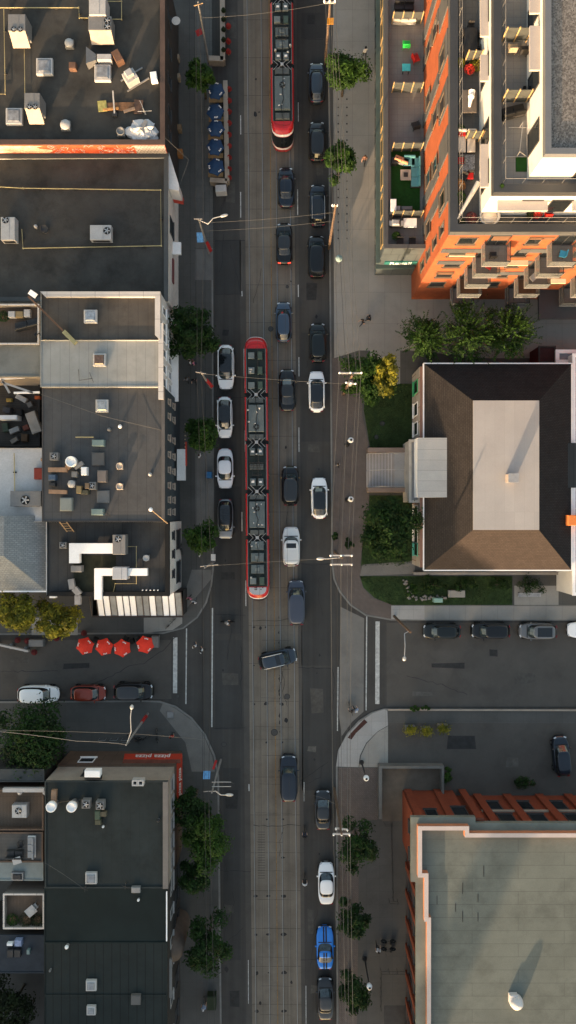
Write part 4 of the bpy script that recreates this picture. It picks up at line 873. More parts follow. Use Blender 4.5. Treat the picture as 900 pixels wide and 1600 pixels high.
def car(u, v, head, style, pc, label, group, sq=None, roof=None, rails=None, sun=None, brake=False, L=None, stripe=False, hood=None, cat='car', name='parked_car', sc=1.0, deg=0.0, wf=1.0):
    S = dict(STY[style])
    S['rw'] += .035
    if roof is M_cglass: S['rw'] = .84; S['cab'] = (.50,.30,-.58,-.86)
    L = (L or S['L'])*sc; l = L/2; wd = S['Wd']/2*wf; Hc = S['H']; top = S['top']
    p = W(u, v, 1.0)
    ang = {'up':0,'down':math.pi,'right':-math.pi/2,'left':math.pi/2}[head]+R_(deg)
    if head in ('up','down'): ang += SL
    t = empty(name, (p.x, p.y, .012), ang, label, cat, group)
    pm = pc; N = 56; mb = MB(); rows = []
    def pt(s_, a, z=None, dz=0, drop=0):
        x, y = se(a, sq or (5.2 if style in ('truck','van') else 3.9)); yy = y*l*s_; f = y
        tp_ = 1 - .10*max(0, f-.55)/.45*1.0 - .06*max(0,-f-.6)/.4
        xx = x*wd*s_*tp_
        if z is None: z = lerp_prof(top, max(-1,min(1,y*s_)))+dz
        return (xx, yy, z)
    A_ = [2*math.pi*i/N for i in range(N)]
    rows.append([pt(.95,a,.20) for a in A_]); rows.append([pt(.99,a,.34) for a in A_]); rows.append([pt(1,a,.52) for a in A_])
    rows.append([(pt(1,a)[0],pt(1,a)[1],min(.74,pt(1,a)[2]-.06)) for a in A_])
    rows.append([pt(.975,a,None,-.045) for a in A_]); rows.append([pt(.93,a,None,-.005) for a in A_])
    for s_ in (.85,.72,.55,.35,.15): rows.append([pt(s_,a,None,.012) for a in A_])
    mb.grid(rows, 0); mb.add(rows[-1], [list(range(N))], 0, True)
    mb.build('body', pm, t, local=True)
    # glasshouse
    bf, rf, rr, br = [q*l for q in S['cab']]; belt = S['belt']; roofm = roof or pm; M = 48
    def ring_(k, z, shrink=1.0):
        f = bf+(rf-bf)*k; b = br+(rr-br)*k; hw = wd*(.90+(S['rw']-.90)*k)*shrink; cy = (f+b)/2; hl = (f-b)/2*shrink
        out = []
        for i in range(M):
            x, y = se(2*math.pi*i/M+.0001, 5.0); fw = 1-.10*abs(y)**3
            out.append((x*hw*fw, cy+y*hl+.10*(1-x*x)*(1 if y>0 else -.5)*(1-k*.6), z))
        return out
    rg = [ring_(0,belt-.02), ring_(.35,belt+(Hc-.10-belt)*.35), ring_(.7,belt+(Hc-.10-belt)*.70), ring_(1,Hc-.10)]
    parts = {'windshield':MB(),'rear_window':MB(),'side_window':MB(),'side_window2':MB(),'roof':MB()}
    def sector(i):
        a = 2*math.pi*(i+.5)/M; x, y = se(a, 5.0)
        if abs(x) > .93 and abs(y) > .86 or (abs(x)>.90 and abs(y)>.90): return 'roof'
        if y > .9 : return 'windshield'
        if y < -.9: return 'rear_window'
        return 'side_window' if x > 0 else 'side_window2'
    for a in range(3):
        for i in range(M):
            j = (i+1)%M; parts[sector(i)].add([rg[a][i],rg[a][j],rg[a+1][j],rg[a+1][i]], [(0,1,2,3)], 0, True)
    rr_ = [rg[3], ring_(1,Hc-.045,.955), ring_(1,Hc-.015,.86), ring_(1,Hc,.6), ring_(1,Hc+.005,.3)]
    parts['roof'].grid(rr_); parts['roof'].add(rr_[-1], [list(range(M))], 0, True)
    for k, q in parts.items():
        nm = 'side_window' if k.startswith('side') else k
        q.build(nm, roofm if k == 'roof' else (M_wsh if k == 'windshield' else M_cglass), t, local=True)
    if roof is not None and roof is M_cglass:      # painted side rails round a glass roof
        e = MB()
        for sgn in (-1,1): e.tube([(sgn*wd*S['rw']*.97*w_, y_, z_) for w_,y_,z_ in ((1.18,bf-.05,belt+.03),(1.0,rf,Hc-.06),(1.0,(rf+rr)/2,Hc-.035),(1.0,rr,Hc-.06),(1.14,br+.1,belt+.03))], .045, 6)
        e.build('roof_edge', pm, t, local=True)
    cw = MB(); cw.box((0, bf+.14, lerp_prof(top, (bf+.14)/l)+.018), (wd*1.55,.10,.02)); cw.build('cowl', M_black, t, local=True)
    # lamps, grille, mirrors, plates
    for sgn in (-1,1):
        a = MB(); z = lerp_prof(top,.93)-.02; a.box((sgn*wd*.62, l*.915, z-.010), (.30,.14,.05), rz=-sgn*.40, rx=-.4); a.build('headlight', mat('lamp_clear',(.42,.44,.46),.12,var=.05,world=False,coat=1), t, local=True)
        a = MB(); z = lerp_prof(top,-.96)-.05; a.box((sgn*wd*.60, -l*.955, z), (.32,.09,.09), rz=sgn*.28); a.build('taillight', mat('lamp_brake',(.9,.04,.02),.3,emit=1.2) if brake else mat('lamp_red',(.20,.012,.010),.2,coat=1,world=False), t, local=True)
        a = MB(); a.cbox((sgn*(wd+.07), bf-.28, belt-.03), (.20,.13,.13), .03); a.build('mirror', pm, t, local=True)
    g = MB(); g.box((0,l*.985,.52),(wd*1.1,.06,.22)); g.build('grille', M_black, t, local=True)
    if rails:
        for sgn in (-1,1):
            a = MB(); x = sgn*wd*S['rw']*.90; a.tube([(x,rf-.1,Hc-.05),(x,rf-.25,Hc+.05),(x,rr+.2,Hc+.05),(x,rr+.05,Hc-.05)], .032, 5); a.build('roof_rail', rails, t, local=True)
    if sun:
        a = MB()
        for (y0,y1) in sun: a.cbox((0,(y0+y1)/2*l,Hc-.02),(wd*1.12,abs(y1-y0)*l,.035),.01)
        a.build('sunroof', M_cglass, t, local=True)
    if stripe:
        a = MB()
        for sgn in (-1,1):
            ys = [l*.93-k*.1 for k in range(int((l*.93-bf)/.1))]
            for y0,y1 in ((l*.93,bf+.12),):
                n = 8
                for k in range(n):
                    ya, yb = y0+(y1-y0)*k/n, y0+(y1-y0)*(k+1)/n
                    za, zb = lerp_prof(top,ya/l)+.03, lerp_prof(top,yb/l)+.03
                    a.add([(sgn*.06,ya,za),(sgn*.22,ya,za),(sgn*.22,yb,zb),(sgn*.06,yb,zb)],[(0,1,2,3)])
            a.add([(sgn*.06,rf-.1,Hc+.02),(sgn*.22,rf-.1,Hc+.02),(sgn*.22,rr+.1,Hc+.02),(sgn*.06,rr+.1,Hc+.02)],[(0,1,2,3)])
            n = 8
            for k in range(n):
                ya, yb = rr+( -l*.93-rr)*k/n, rr+(-l*.93-rr)*(k+1)/n
                f = lambda y: max(lerp_prof(top,y/l)+.03, Hc-.02-(rr-y)*.42 if y < rr else Hc)
                a.add([(sgn*.06,ya,f(ya)),(sgn*.22,ya,f(ya)),(sgn*.22,yb,f(yb)),(sgn*.06,yb,f(yb))],[(0,1,2,3)])
        a.build('racing_stripe', M_black, t, local=True)
        for sgn in (-1,1):
            a = MB(); a.box((sgn*wd*.74,-l*.30,.93),(.22,.9,.05),rz=sgn*.22); a.build('side_intake', M_black, t, local=True)
    wm = mat('alloy',(.25,.25,.26),.35,metal=.8,world=False)
    for sx_ in (-1,1):
        for sy in (-1,1):
            Mx_ = Matrix.Rotation(math.pi/2, 3, 'Y'); c = (sx_*(wd-.10), sy*l*.62, .335)
            ty = MB(); ty.lathe(c, [(.2,-.11),(.325,-.11),(.335,-.06),(.335,.06),(.325,.11),(.2,.11)], 18, M=Mx_); wo = ty.build('wheel', M_rub, t, local=True)
            ri = MB(); ri.lathe((c[0]+sx_*.06,c[1],c[2]), [(.0,0),(.2,.02),(.21,.05)], 10, M=Mx_); ri.build('rim', wm, wo, local=True)
    return t
P_ = lambda n, c, m=.35, r=.28: paint(n, c, m, r)
navy=P_('navy',(.010,.016,.026)); slate=P_('slate',(.028,.040,.055)); black=P_('black',(.005,.006,.007)); blk2=P_('black_green',(.006,.009,.009)); charc=P_('charcoal',(.014,.016,.018))
bgrey=P_('blue_grey',(.040,.062,.095)); silver=P_('silver',(.42,.44,.46),.3,.35); white=P_('white',(.84,.84,.83),0,.3); red=P_('rust_red',(.20,.030,.015)); dred=P_('dark_red',(.13,.014,.014)); blue=P_('bright_blue',(.02,.19,.62),.2,.25)
greym=P_('mid_grey',(.12,.125,.13)); dgrey=P_('graphite',(.024,.027,.030)); railm=mat('rail_silver',(.6,.6,.6),.3,metal=.8,world=False)
LQ='cars in the northbound lanes'; PL='cars parked on the west kerb'; PR='cars standing in the kerb lane on the east side'; WS='cars parked on the west side street'; ES='cars parked on the east side street'
car(495,127,'up','hatch',slate,'dark blue-grey car in the kerb lane beside the topmost streetcar, partly under a tree',PR,L=4.7)
car(496,220,'up','suv',charc,'dark grey car in the kerb lane beside the second tree on the east side',PR,L=4.6)
car(447,291,'up','sedan',navy,'dark navy sedan just behind the northern streetcar',LQ,name='car',L=4.65)
car(444,379,'up','sedan',black,'black sedan with glowing brake lights behind the navy sedan',LQ,name='car',brake=True,L=4.75,roof=dgrey)
car(497,320,'up','suv',navy,'navy suv with silver roof rails in the kerb lane beside the navy sedan',PR,rails=railm,sun=[(.12,-.62)],L=4.85)
car(495,400,'up','van',black,'long black van with rounded roof in the kerb lane, south of the navy suv',PR,L=4.85)
car(443,502,'up','hatch',bgrey,'blue-grey hatchback north of the long streetcar in the middle lane',LQ,name='car',L=4.65,sun=None)
car(497,535,'up','suv',blk2,'boxy black off-roader in the kerb lane north of the white black-roofed car',PR,L=4.5)
car(449,609,'up','coupe',black,'black coupe with dark grey hood beside the northern half of the long streetcar',LQ,name='car',L=4.85,roof=dgrey)
car(495,611,'up','sedan',white,'white crossover with black glass roof in the east lane, level with the black coupe',LQ,name='car',roof=M_cglass,L=4.75)
car(352.5,573,'down','sedan',white,'white car with long black glass roof, northernmost parked on the west kerb',PL,roof=M_cglass,L=5.1,wf=1.04)
car(351,652,'down','sedan',white,'rounded white car with black glass roof, second in the west kerb row',PL,roof=M_cglass,L=4.75,wf=.95)
car(351.5,732,'down','sedan',P_('pearl',(.74,.74,.76),.0,.3),'pearl white sedan with white roof, third in the west kerb row',PL,L=4.6)
car(352,811,'down','hatch',P_('silver_grey',(.20,.21,.22),.4,.3),'silver grey wagon with black roof rack, southernmost in the west kerb row',PL,roof=dgrey,rails=M_black,L=4.6,sun=[(.05,-.2),(-.26,-.5)])
car(453.5,759,'up','suv',black,'black suv in the middle lane beside the southern half of the long streetcar',LQ,name='car',L=4.6,roof=dgrey)
car(499,778,'up','sedan',white,'white sedan with black roof and black trunk window in the east lane',LQ,name='car',roof=M_cglass,L=4.75)
t=car(455,854,'up','truck',P_('cream_white',(.62,.62,.60),0,.35),'white boxy off-roader with ribbed roof and square black sunroof',LQ,name='car',L=4.5,sun=[(.18,-.06)])
rb_=MB()
for k in range(7): rb_.box((0,-.45-k*.2,1.86),(1.45,.09,.05))
rb_.build('roof_rib', P_('cream_white',(.62,.62,.60),0,.35), t, local=True)
car(463,942,'up','van',P_('dusk_blue',(.048,.056,.078),.3,.35),'slate blue minivan entering the junction behind the white off-roader',LQ,name='car',L=5.15)
car(434,1029.5,'right','suv',slate,'slate wagon with silver roof rails turning across the streetcar tracks in the junction','cars crossing the junction',name='car',rails=railm,deg=13,L=4.45,sun=[(.12,-.1)],wf=.95)
car(451,1216,'up','truck',navy,'big black-blue suv alone on the southern track bed',LQ,name='car',L=5.3)
car(505,1267,'up','sedan',dgrey,'dark grey sedan in the kerb lane just north of the white sedan, beside the wires',PR,L=4.5)
car(510,1382,'up','sedan',white,'white sedan in the kerb lane between the dark grey sedan and the blue sports car',PR,L=4.8)
car(508,1483,'up','sport',blue,'bright blue sports car with twin black stripes',PR,stripe=True,L=4.9)
car(508.5,1563,'up','sedan',greym if False else dgrey,'graphite sedan behind the blue sports car at the bottom edge',PR,L=4.8)
car(59,1085.5,'right','suv',white,'white suv, westernmost parked on the west side street',WS,L=4.7)
car(137,1084,'right','hatch',red,'rust red hatchback between the white and the black car on the west side street',WS,L=4.05)
car(208,1081,'right','suv',black,'black suv nearest the junction on the west side street',WS,L=4.5,roof=dgrey)
car(691,987,'left','hatch',blk2,'black hatchback nearest the junction on the east side street',ES,L=4.3,wf=.95)
car(767,986,'left','suv',black,'black suv with bright headlights, second from the junction on the east side street',ES,L=4.4,wf=.93)
car(841,986.5,'left','suv',greym,'grey suv with large dark glass roof, third from the junction on the east side street',ES,L=4.3,sun=[(.15,-.62)],wf=.93)
car(920,985,'left','sedan',white,'white car cut by the right edge on the east side street',ES,L=4.7)
t=car(878,1182,'up','suv',navy,'navy suv standing slightly turned in the car park','cars in the car park',L=4.6,deg=4,rails=None,wf=.95)
# ------------------------------------------------------------------ streetcars
def streetcar(u, vs, vtop, label, cx_):
    "vs = module boundaries in photo rows at roof height, north first"
    z = 3.45; Y = [W2(0, v, z)[1] for v in vs]; Yc = (Y[0]+Y[-1])/2; X = cx_
    t = empty('streetcar', (X, Yc, .02), SL, label, 'streetcar', 'streetcars')
    Rd = mat('tram_red', (.40,.012,.014), .3, var=.05, world=False, coat=.5); Wh = mat('tram_white', (.68,.66,.64), .35, var=.03, world=False, coat=.4)
    Dk = mat('tram_roof_deck', (.014,.020,.018), .6, var=.35, scale=1.5, world=False); Gb = mat('tram_grey_box', (.085,.105,.110), .5, var=.15, scale=2, world=False)
    Lt = mat('tram_light_panel', (.13,.15,.15), .5, var=.15, scale=2, world=False); Sl = mat('tram_slats',(.11,.12,.115),.55,world=False,kind='tile',a=.09,b=9,gap=.02,col2=(.04,.045,.045))
    hw = 1.27; gap = .42; r5 = random.Random(int(u))
    for k in range(len(Y)-1):
        ya, yb = Y[k]-Yc, Y[k+1]-Yc     # ya > yb
        noseN = (k == 0 and not vtop); noseS = (k == len(Y)-2)
        a = ya-(1.7 if noseN else gap/2); b = yb+(1.7 if noseS else gap/2); m = (a+b)/2; Lm = a-b
        bd = MB()
        prof = [(hw,.28),(hw,1.15),(hw,1.16),(hw,2.75),(hw,2.76),(hw,3.12),(hw-.06,3.28),(hw-.20,3.38)]
        for sgn in (-1,1):
            for i in range(len(prof)-1):
                (x0,z0),(x1,z1) = prof[i], prof[i+1]
                bd.add([(sgn*x0,a,z0),(sgn*x0,b,z0),(sgn*x1,b,z1),(sgn*x1,a,z1)],[(0,1,2,3)], 1 if i == 3 and False else 0)
        bd.add([(-hw+.2,a,3.38),(hw-.2,a,3.38),(hw-.2,b,3.38),(-hw+.2,b,3.38)],[(0,1,2,3)],1)
        for yy in (a,b): bd.add([(-hw,yy,.28),(hw,yy,.28),(hw,yy,3.12),(hw-.2,yy,3.38),(-hw+.2,yy,3.38),(-hw,yy,3.12)],[(0,1,2,3,4,5)],1)
        bo = bd.build('car_body', [Rd, Dk], t, local=True)
        for sgn in (-1,1):
            nw = max(1,int(Lm/1.6))
            for q in range(nw):
                wy = b+(q+.5)*Lm/nw; wn = MB(); wn.box((sgn*(hw+.008),wy,1.95),(.03,Lm/nw-.22,1.35)); wn.build('window', M_cglass, bo, local=True)
        # fascia rails along the roof
        fr_ = MB()
        for sgn in (-1,1): fr_.box((sgn*(hw-.22),m,3.44),(.07,Lm-.1,.14))
        fr_.build('roof_rail', Gb, t, local=True)
        # equipment
        def eq(nm, y, wdt, ln, h, mm, x=0, z0=3.39):
            q = MB(); q.cbox((x,y,z0),(wdt,ln,h),.04); return q.build(nm, mm, t, local=True)
        def fan(x, y, z0, r=.3):
            q = MB(); q.cyl((x,y,z0),r,.05,16,0); q.cyl((x,y,z0+.05),r*.3,.03,8,1)
            for j in range(5): q.box((x+r*.5*math.cos(j*1.2566),y+r*.5*math.sin(j*1.2566),z0+.06),(r*.8,.05,.02),rz=j*1.2566,m=1)
            q.build('roof_fan', [M_black, Gb], t, local=True)
        if k % 2 == 1:
            eq('cooling_unit', m, 1.7, Lm*.62, .34, Gb); fan(0, m-.2*Lm+ (0 if k==1 else .34*Lm), 3.73, .32)
            for sy in (-.42,.42): eq('vent_panel', m+sy*Lm, 1.55, Lm*.12, .2, Sl)
            for i in range(4):
                q = MB(); q.lathe((r5.uniform(-.5,.5), m+r5.uniform(-.25,.25)*Lm, 3.74),[(.06,0),(.05,.04),(0,.05)],8); q.build('roof_cap', Wh, t, local=True)
        else:
            n = int(Lm/1.25)
            for i in range(n):
                y = b+(i+.5)*Lm/n; c = r5.choice((0,1,2,3))
                if c == 0: eq('vent_panel', y, 1.5, .62, .16, Sl)
                elif c == 1:
                    for x in (-.42,.42): eq('resistor_box', y, .62, .8, .28, Gb, x); 
                    q = MB(); q.box((-.42,y,3.69),(.3,.2,.04)); q.box((.42,y,3.69),(.3,.2,.04)); q.build('cover_plate', Wh, t, local=True)
                elif c == 2: eq('converter_box', y, 1.4, .95, .26, Gb); eq('cover_plate', y, .5, .4, .05, Lt, 0, 3.65)
                else:
                    eq('converter_box', y, .7, .7, .24, Lt, -.5); eq('filter_box', y, .55, .85, .2, mat('tram_green_box',(.05,.075,.06),.6,world=False), .45)
                for q_ in range(2):
                    c_ = MB(); yy = y+r5.uniform(-.4,.4); c_.tube([(-.9,yy,3.42),(-.3,yy+r5.uniform(-.1,.1),3.5),(.9,yy,3.42)],.025,5); c_.build('roof_cable', M_black, t, local=True)
        cb = MB(); cb.tube([(r5.uniform(-.15,.15), b+j*Lm/8, 3.78 if k%2 else 3.72) for j in range(9)], .03, 5); cb.build('roof_cable', M_black, t, local=True)
        for j in range(3):
            cb = MB(); cb.cbox((r5.uniform(-.9,.9), b+Lm*r5.random(), 3.40), (.22,.16,.36), .03); cb.build('roof_cap', M_metal, t, local=True)
        if k == 2 or (vtop and k == 0):        # pantograph folded on the roof
            q = MB()
            for s_ in (-1,1): q.tube([(s_*.5,m-.9,3.7),(s_*.25,m+.6,3.95),(s_*.5,m+.2,4.1)],.03,5); 
            for s_ in (0,.3): q.tube([(-.8,m+.1+s_,4.12),(.8,m+.1+s_,4.12)],.035,5)
            q.tube([(-.5,m-.9,3.7),(.5,m-.9,3.7)],.04,5); q.build('pantograph', M_dark, t, local=True)
        # bellows to the next module
        if k < len(Y)-2:
            q = MB()
            for j in range(4): q.box((0, yb+(j-1.5)*.14, 1.75),(2.36,.085,3.1),m=0)
            q.box((0,yb,1.7),(2.2,.6,2.9)); q.build('bellows', M_black, t, local=True)
            q = MB()
            for s_ in (-1,1):
                q.tube([(s_*.75,yb+.75,3.5),(s_*.12,yb+.12,3.62),(s_*.12,yb-.12,3.62),(s_*.75,yb-.75,3.5)],.035,5)
                q.tube([(s_*.95,yb+.5,3.46),(s_*.45,yb,3.56),(s_*.95,yb-.5,3.46)],.03,5)
            q.box((0,yb,3.6),(.34,.34,.1)); q.build('coupling_frame', M_metal, t, local=True)
        # rounded ends
        for on, y0, sg in ((noseN,a,1),(noseS,b,-1)):
            if not on: continue
            n_ = 24
            def lay(z, ln, w_): return [(w_*math.cos(math.pi*i/n_)*1.0 if False else w_*se(math.pi*i/n_,2.6)[0], y0+sg*ln*abs(se(math.pi*i/n_,2.6)[1]), z) for i in range(n_+1)]
            lv = [(.28,1.75,hw),(.9,1.86,hw),(.95,1.87,hw),(1.25,1.86,hw),(1.3,1.85,hw),(2.75,1.45,hw-.02),(2.8,1.43,hw-.02),(3.0,1.3,hw-.04),(3.05,1.27,hw-.05),(3.28,1.0,hw-.12),(3.38,.8,hw-.22)]
            nb = MB(); wb_ = MB(); wb2 = MB(); gb_ = MB(); bm_ = MB()
            for i in range(len(lv)-1):
                A1, A2 = lay(*lv[i]), lay(*lv[i+1]); tgt = gb_ if i == 4 else (wb_ if i == 2 else wb2 if i == 6 else (bm_ if i < 4 else nb))
                tgt.grid([A1,A2], closed=False)
            tp_ = lay(*lv[-1]); nb.add(tp_+[(-(hw-.22),y0,3.38),((hw-.22),y0,3.38)], [list(range(len(tp_)))+[len(tp_),len(tp_)+1]])
            nb.build('nose', Rd, t, local=True); bm_.build('bumper', Rd, t, local=True); wb_.build('nose_band', Wh, t, local=True); wb2.build('nose_band', Wh, t, local=True); gb_.build('windshield', M_cglass, t, local=True)
            if sg < 0 and not vtop:
                q = MB(); tp2 = [(x*.9, y0-.08+(y-y0)*1.0, 3.40) for x,y,z in tp_]; q.add(tp2, [list(range(len(tp2)))]); q.build('roof_plate', mat('tram_plate',(.33,.335,.35),.4,world=False), t, local=True)
                q = MB()
                for x_,y_ in ((-.3,-.3),(-.15,-.3),(-.3,-.12),(-.15,-.12),(.35,-.3),(.55,-.1)): q.cyl((x_,y0+y_,3.40),.06,.04,8)
                q.build('roof_cap', M_black, t, local=True)
            else:
                q = MB(); 
                arc = [(x*.86, y0+(y-y0)*.62*sg*sg+0, 3.395) for x,y,z in tp_]; q.tube(arc,.025,4); q.build('roof_seam', mat('tram_dark_red',(.22,.008,.008),.4,world=False), t, local=True)
                if vtop:
                    pass
    return t
streetcar(401, (520,617,691,768,840,941), False, 'long five-section red streetcar with grey roof gear in the middle of the picture', (401.2-450)/K*(H-3.4)/H)
streetcar(441, (-160,-68,0,102,213), True, 'red streetcar cut by the top edge, with white and black windshield end', (440.2-450)/K*(H-3.4)/H)
# ------------------------------------------------------------------ trees
Lf_dark = mat('leaf_dark', (.016,.040,.009), .7, kind='leaf', col2=(.030,.078,.013), trans=.38)
Lf_mid = mat('leaf_mid', (.026,.066,.010), .7, kind='leaf', col2=(.052,.118,.015), trans=.38)
Lf_yel = mat('leaf_olive_sunlit', (.09,.10,.012), .7, kind='leaf', col2=(.30,.265,.018), trans=.3)  # bright yellow puts sunlight on the crowns into the leaf colour
Lf_dim = mat('leaf_dim', (.024,.034,.014), .7, kind='leaf', col2=(.036,.052,.016), trans=.38)
M_bark = mat('bark', (.07,.055,.042), .9, var=.25, scale=4)
def tree(u, v, r, h, m, label, seed, n=4200, ls=.16, ell=(1,1), spiky=False, group='street trees', cat='tree', name='broadleaf_tree', clumps=None, dense=.8):
    R = random.Random(seed); zc = h*.68; p = W(u, v, zc)
    t = empty(name, (p.x, p.y, .12), 0, label, cat, group); rm = r/K*(H-zc)/H; rx, ry, rz = rm*ell[0], rm*ell[1], h*.36
    tk = MB(); tk.tube([(0,0,0),(.05,.03,h*.25),(-.05,.06,h*.5),(0,0,h*.8)], .16 if h > 4 else .07, 8, r2=.04)
    tk.build('trunk', M_bark, t, local=True)
    lobes = []; k = clumps or 16
    for i in range(k):
        a = i*2.39996+R.uniform(-.3,.3); f = R.uniform(.66,1.30)*math.sqrt((i+.6)/k)*.84
        lobes.append((Vector((rx*f*math.cos(a)+R.uniform(-.1,.1)*rx, ry*f*math.sin(a)+R.uniform(-.1,.1)*ry, zc-.12+rz*(1-f*f)*R.uniform(.1,1.0)-rz*.35*R.random())), rm*R.uniform(.26,.42)))
    lb = MB()
    for c, rr in lobes: lb.tube([(0,0,h*.35),(c.x*.5,c.y*.5,(h*.35+c.z)/2+.1),(c.x,c.y,c.z)], .05, 5, r2=.015)
    lb.build('limbs', M_bark, t, local=True)
    mb = MB(); per = int(n*1.15)//k
    for c, rr in lobes:
        for j in range(per):
            d = Vector((R.gauss(0,1),R.gauss(0,1),R.gauss(0,.75))); d.normalize(); q = c + d*rr*(R.random()**(.45))*(1+ (.45 if R.random()<.12 else 0))
            nrm = (d+Vector((R.uniform(-.8,.8),R.uniform(-.8,.8),R.uniform(0,1.4)))).normalized()
            tx = nrm.cross(Vector((R.uniform(-1,1),R.uniform(-1,1),R.uniform(-1,1)))); tx.normalize(); ty = nrm.cross(tx)
            s = ls*1.12*R.uniform(.6,1.3); s2 = s*(.45 if not spiky else .3)
            mb.v += [tuple(q-tx*s), tuple(q+ty*s2), tuple(q+tx*s), tuple(q-ty*s2)]; b = len(mb.v)-4
            mb.f.append([b,b+1,b+2,b+3]); mb.m.append(0); mb.s.append(False)
    if spiky:     # long upright shoots fanning outward
        for i in range(95):
            a = R.uniform(0,6.283); f = R.uniform(.1,1.0); b0 = Vector((rx*f*math.cos(a), ry*f*math.sin(a), zc+rz*(1-f*f)*.7)); dr = Vector((math.cos(a)*f,math.sin(a)*f,R.uniform(.4,1.2))).normalized(); ln = R.uniform(.8,1.9)
            for j in range(22):
                q = b0+dr*ln*j/22; aa = R.uniform(0,6.283); dd = Vector((math.cos(aa),math.sin(aa),.4)); tx = (dd+dr*.5).normalized()*.17; ty = tx.cross(dr).normalized()*.06; q2 = q+tx
                mb.v += [tuple(q), tuple(q+tx*.5+ty), tuple(q2), tuple(q+tx*.5-ty)]; bb = len(mb.v)-4; mb.f.append([bb,bb+1,bb+2,bb+3]); mb.m.append(0); mb.s.append(False)
    mb.build('crown', m, t, local=True); return t
WST='street trees on the west pavement'; EST='street trees on the east pavement'
tree(300,521,37,7.5,Lf_dark,'dense dark round tree on the west pavement beside the white-fronted row',1,5600,ell=(1,1.12),group=WST)
tree(315,680,27,6.0,Lf_mid,'mid green tree on the west pavement beside the blue clapboard front',2,3600,group=WST)
tree(314,842,26,5.5,Lf_mid,'loose light green tree on the west pavement near the crossing, north of the junction',3,2300,group=WST,clumps=14)
tree(315,119,22,6,Lf_mid,'small tree at the north end of the blue parasols on the west pavement',4,2800,group=WST)
tree(322,1308,43,8.0,Lf_mid,'largest irregular tree on the west pavement, in front of the pizza building',5,5600,ell=(.95,1.05),group=WST,clumps=18)
tree(303,1368,26,6.5,Lf_dark,'small dark tree just south of the largest west pavement tree',15,2400,group=WST)
tree(300,1262,30,7.0,Lf_dark,'dark tree just north of the largest west pavement tree, under the street lamp',16,3000,group=WST)
tree(324,1474,37,7,Lf_dark,'dim green tree on the west pavement, southernmost tall one',6,4200,ell=(1,1.15),group=WST)
tree(539,112,31,6.5,Lf_mid,'green tree at the kerb of the plaza, northernmost on the east pavement',7,4600,group=EST)
tree(532,250,27,6.2,Lf_mid,'round green tree at the plaza kerb next to the studded paving',8,4200,group=EST)
tree(560,1322,32,5.5,Lf_dark,'dark tree under the wires on the east pavement, beside the ramp wall',9,3200,ell=(1,1.15),group=EST)
tree(552,1437,27,5.5,Lf_dark,'dark tree under the wires level with the white and blue cars',10,2600,ell=(.9,1.2),group=EST)
tree(551,1550,27,5.5,Lf_dark,'dark tree under the wires at the bottom edge beside the graphite sedan',11,2600,ell=(.9,1.4),group=EST)
tree(577,590,38,6.0,Lf_mid,'green garden tree next to the utility pole at the north garden corner',12,5200,ell=(.95,1.1),group='garden trees')
tree(602,585,24,7.6,Lf_yel,'yellow-tipped tree rising above the green garden tree',13,3000,ell=(.8,1.4),group='garden trees')
tree(606,828,50,7,Lf_dark,'broad dark tree on the lawn south of the entry steps',14,7000,ell=(1,1.05),group='garden trees',clumps=22)
tree(665,528,34,6,Lf_mid,'spiky green tree left of the trio between the apartment block and the hall',20,3000,spiky=True,group='spiky trees by the hall')
tree(733,522,44,6.6,Lf_mid,'spiky green tree in the middle of the trio between the apartment block and the hall',21,3800,spiky=True,group='spiky trees by the hall')
tree(796,520,38,6.8,Lf_mid,'spiky green tree right of the trio between the apartment block and the hall',22,3400,spiky=True,group='spiky trees by the hall')
tree(30,958,34,9.0,Lf_yel,'sunlit yellow-green tree at the left edge below the shingle roof',30,4600,ell=(1.1,.75),group='trees below the shingle roof')
tree(92,966,36,8.4,Lf_yel,'olive green tree between the yellow one and the glazed lean-to',31,4600,ell=(1,.8),group='trees below the shingle roof')
tree(56,1152,55,7.5,Lf_dark,'broad dark tree on the west side street, north of the plank decks',32,7200,ell=(1.1,.95),group='trees behind the pizza building',clumps=24)
tree(16,1578,48,6,Lf_dim,'dim tree filling the bottom left corner',33,3800,ell=(1,1),group='trees behind the pizza building')
def shrub(u, v, r, h, m, label, seed, n=700, group='shrubs', ell=(1,1)):
    return tree(u, v, r, h, m, label, seed, n, .10, ell, group=group, cat='shrub', name='shrub', clumps=8)
for i,(u,v,r,lb,el,m) in enumerate(((676,914,17,'low hedge clump at the west end of the hall garden bed',(1.5,.7),Lf_dark),(728,913,15,'low hedge clump in the middle of the hall garden bed',(1.6,.6),Lf_dark),
      (828,914,20,'wide dark hedge at the east end of the hall garden bed',(1.5,.7),Lf_dark),(645,922,9,'small plant among the stones of the hall garden',(1,1),Lf_mid),(782,912,14,'thin hedge piece right of the middle one in the garden bed',(1.3,.6),Lf_dark),
      (699,1212,9,'bright green shrub at the end of the ramp wall',(.8,1.5),Lf_mid),(524,838,6,'small shrub at the kerb by the double crossarm pole',(1,1),Lf_dark),(545,850,8,'small shrub on the paving by the crossarm pole',(1,1),Lf_dark),
      (652,1106,7,'strip of weeds at the kerb of the east side street',(3.4,.5),Lf_mid),(817,1222,14,'dark shrub under the car park wall',(1.2,.7),Lf_dark))):
    shrub(u,v,r,1.1,m,lb,100+i,ell=el)
tree(25,1190,18,3.5,Lf_dim,'small dim tree by the annex roof at the left edge',34,900,group='trees behind the pizza building')
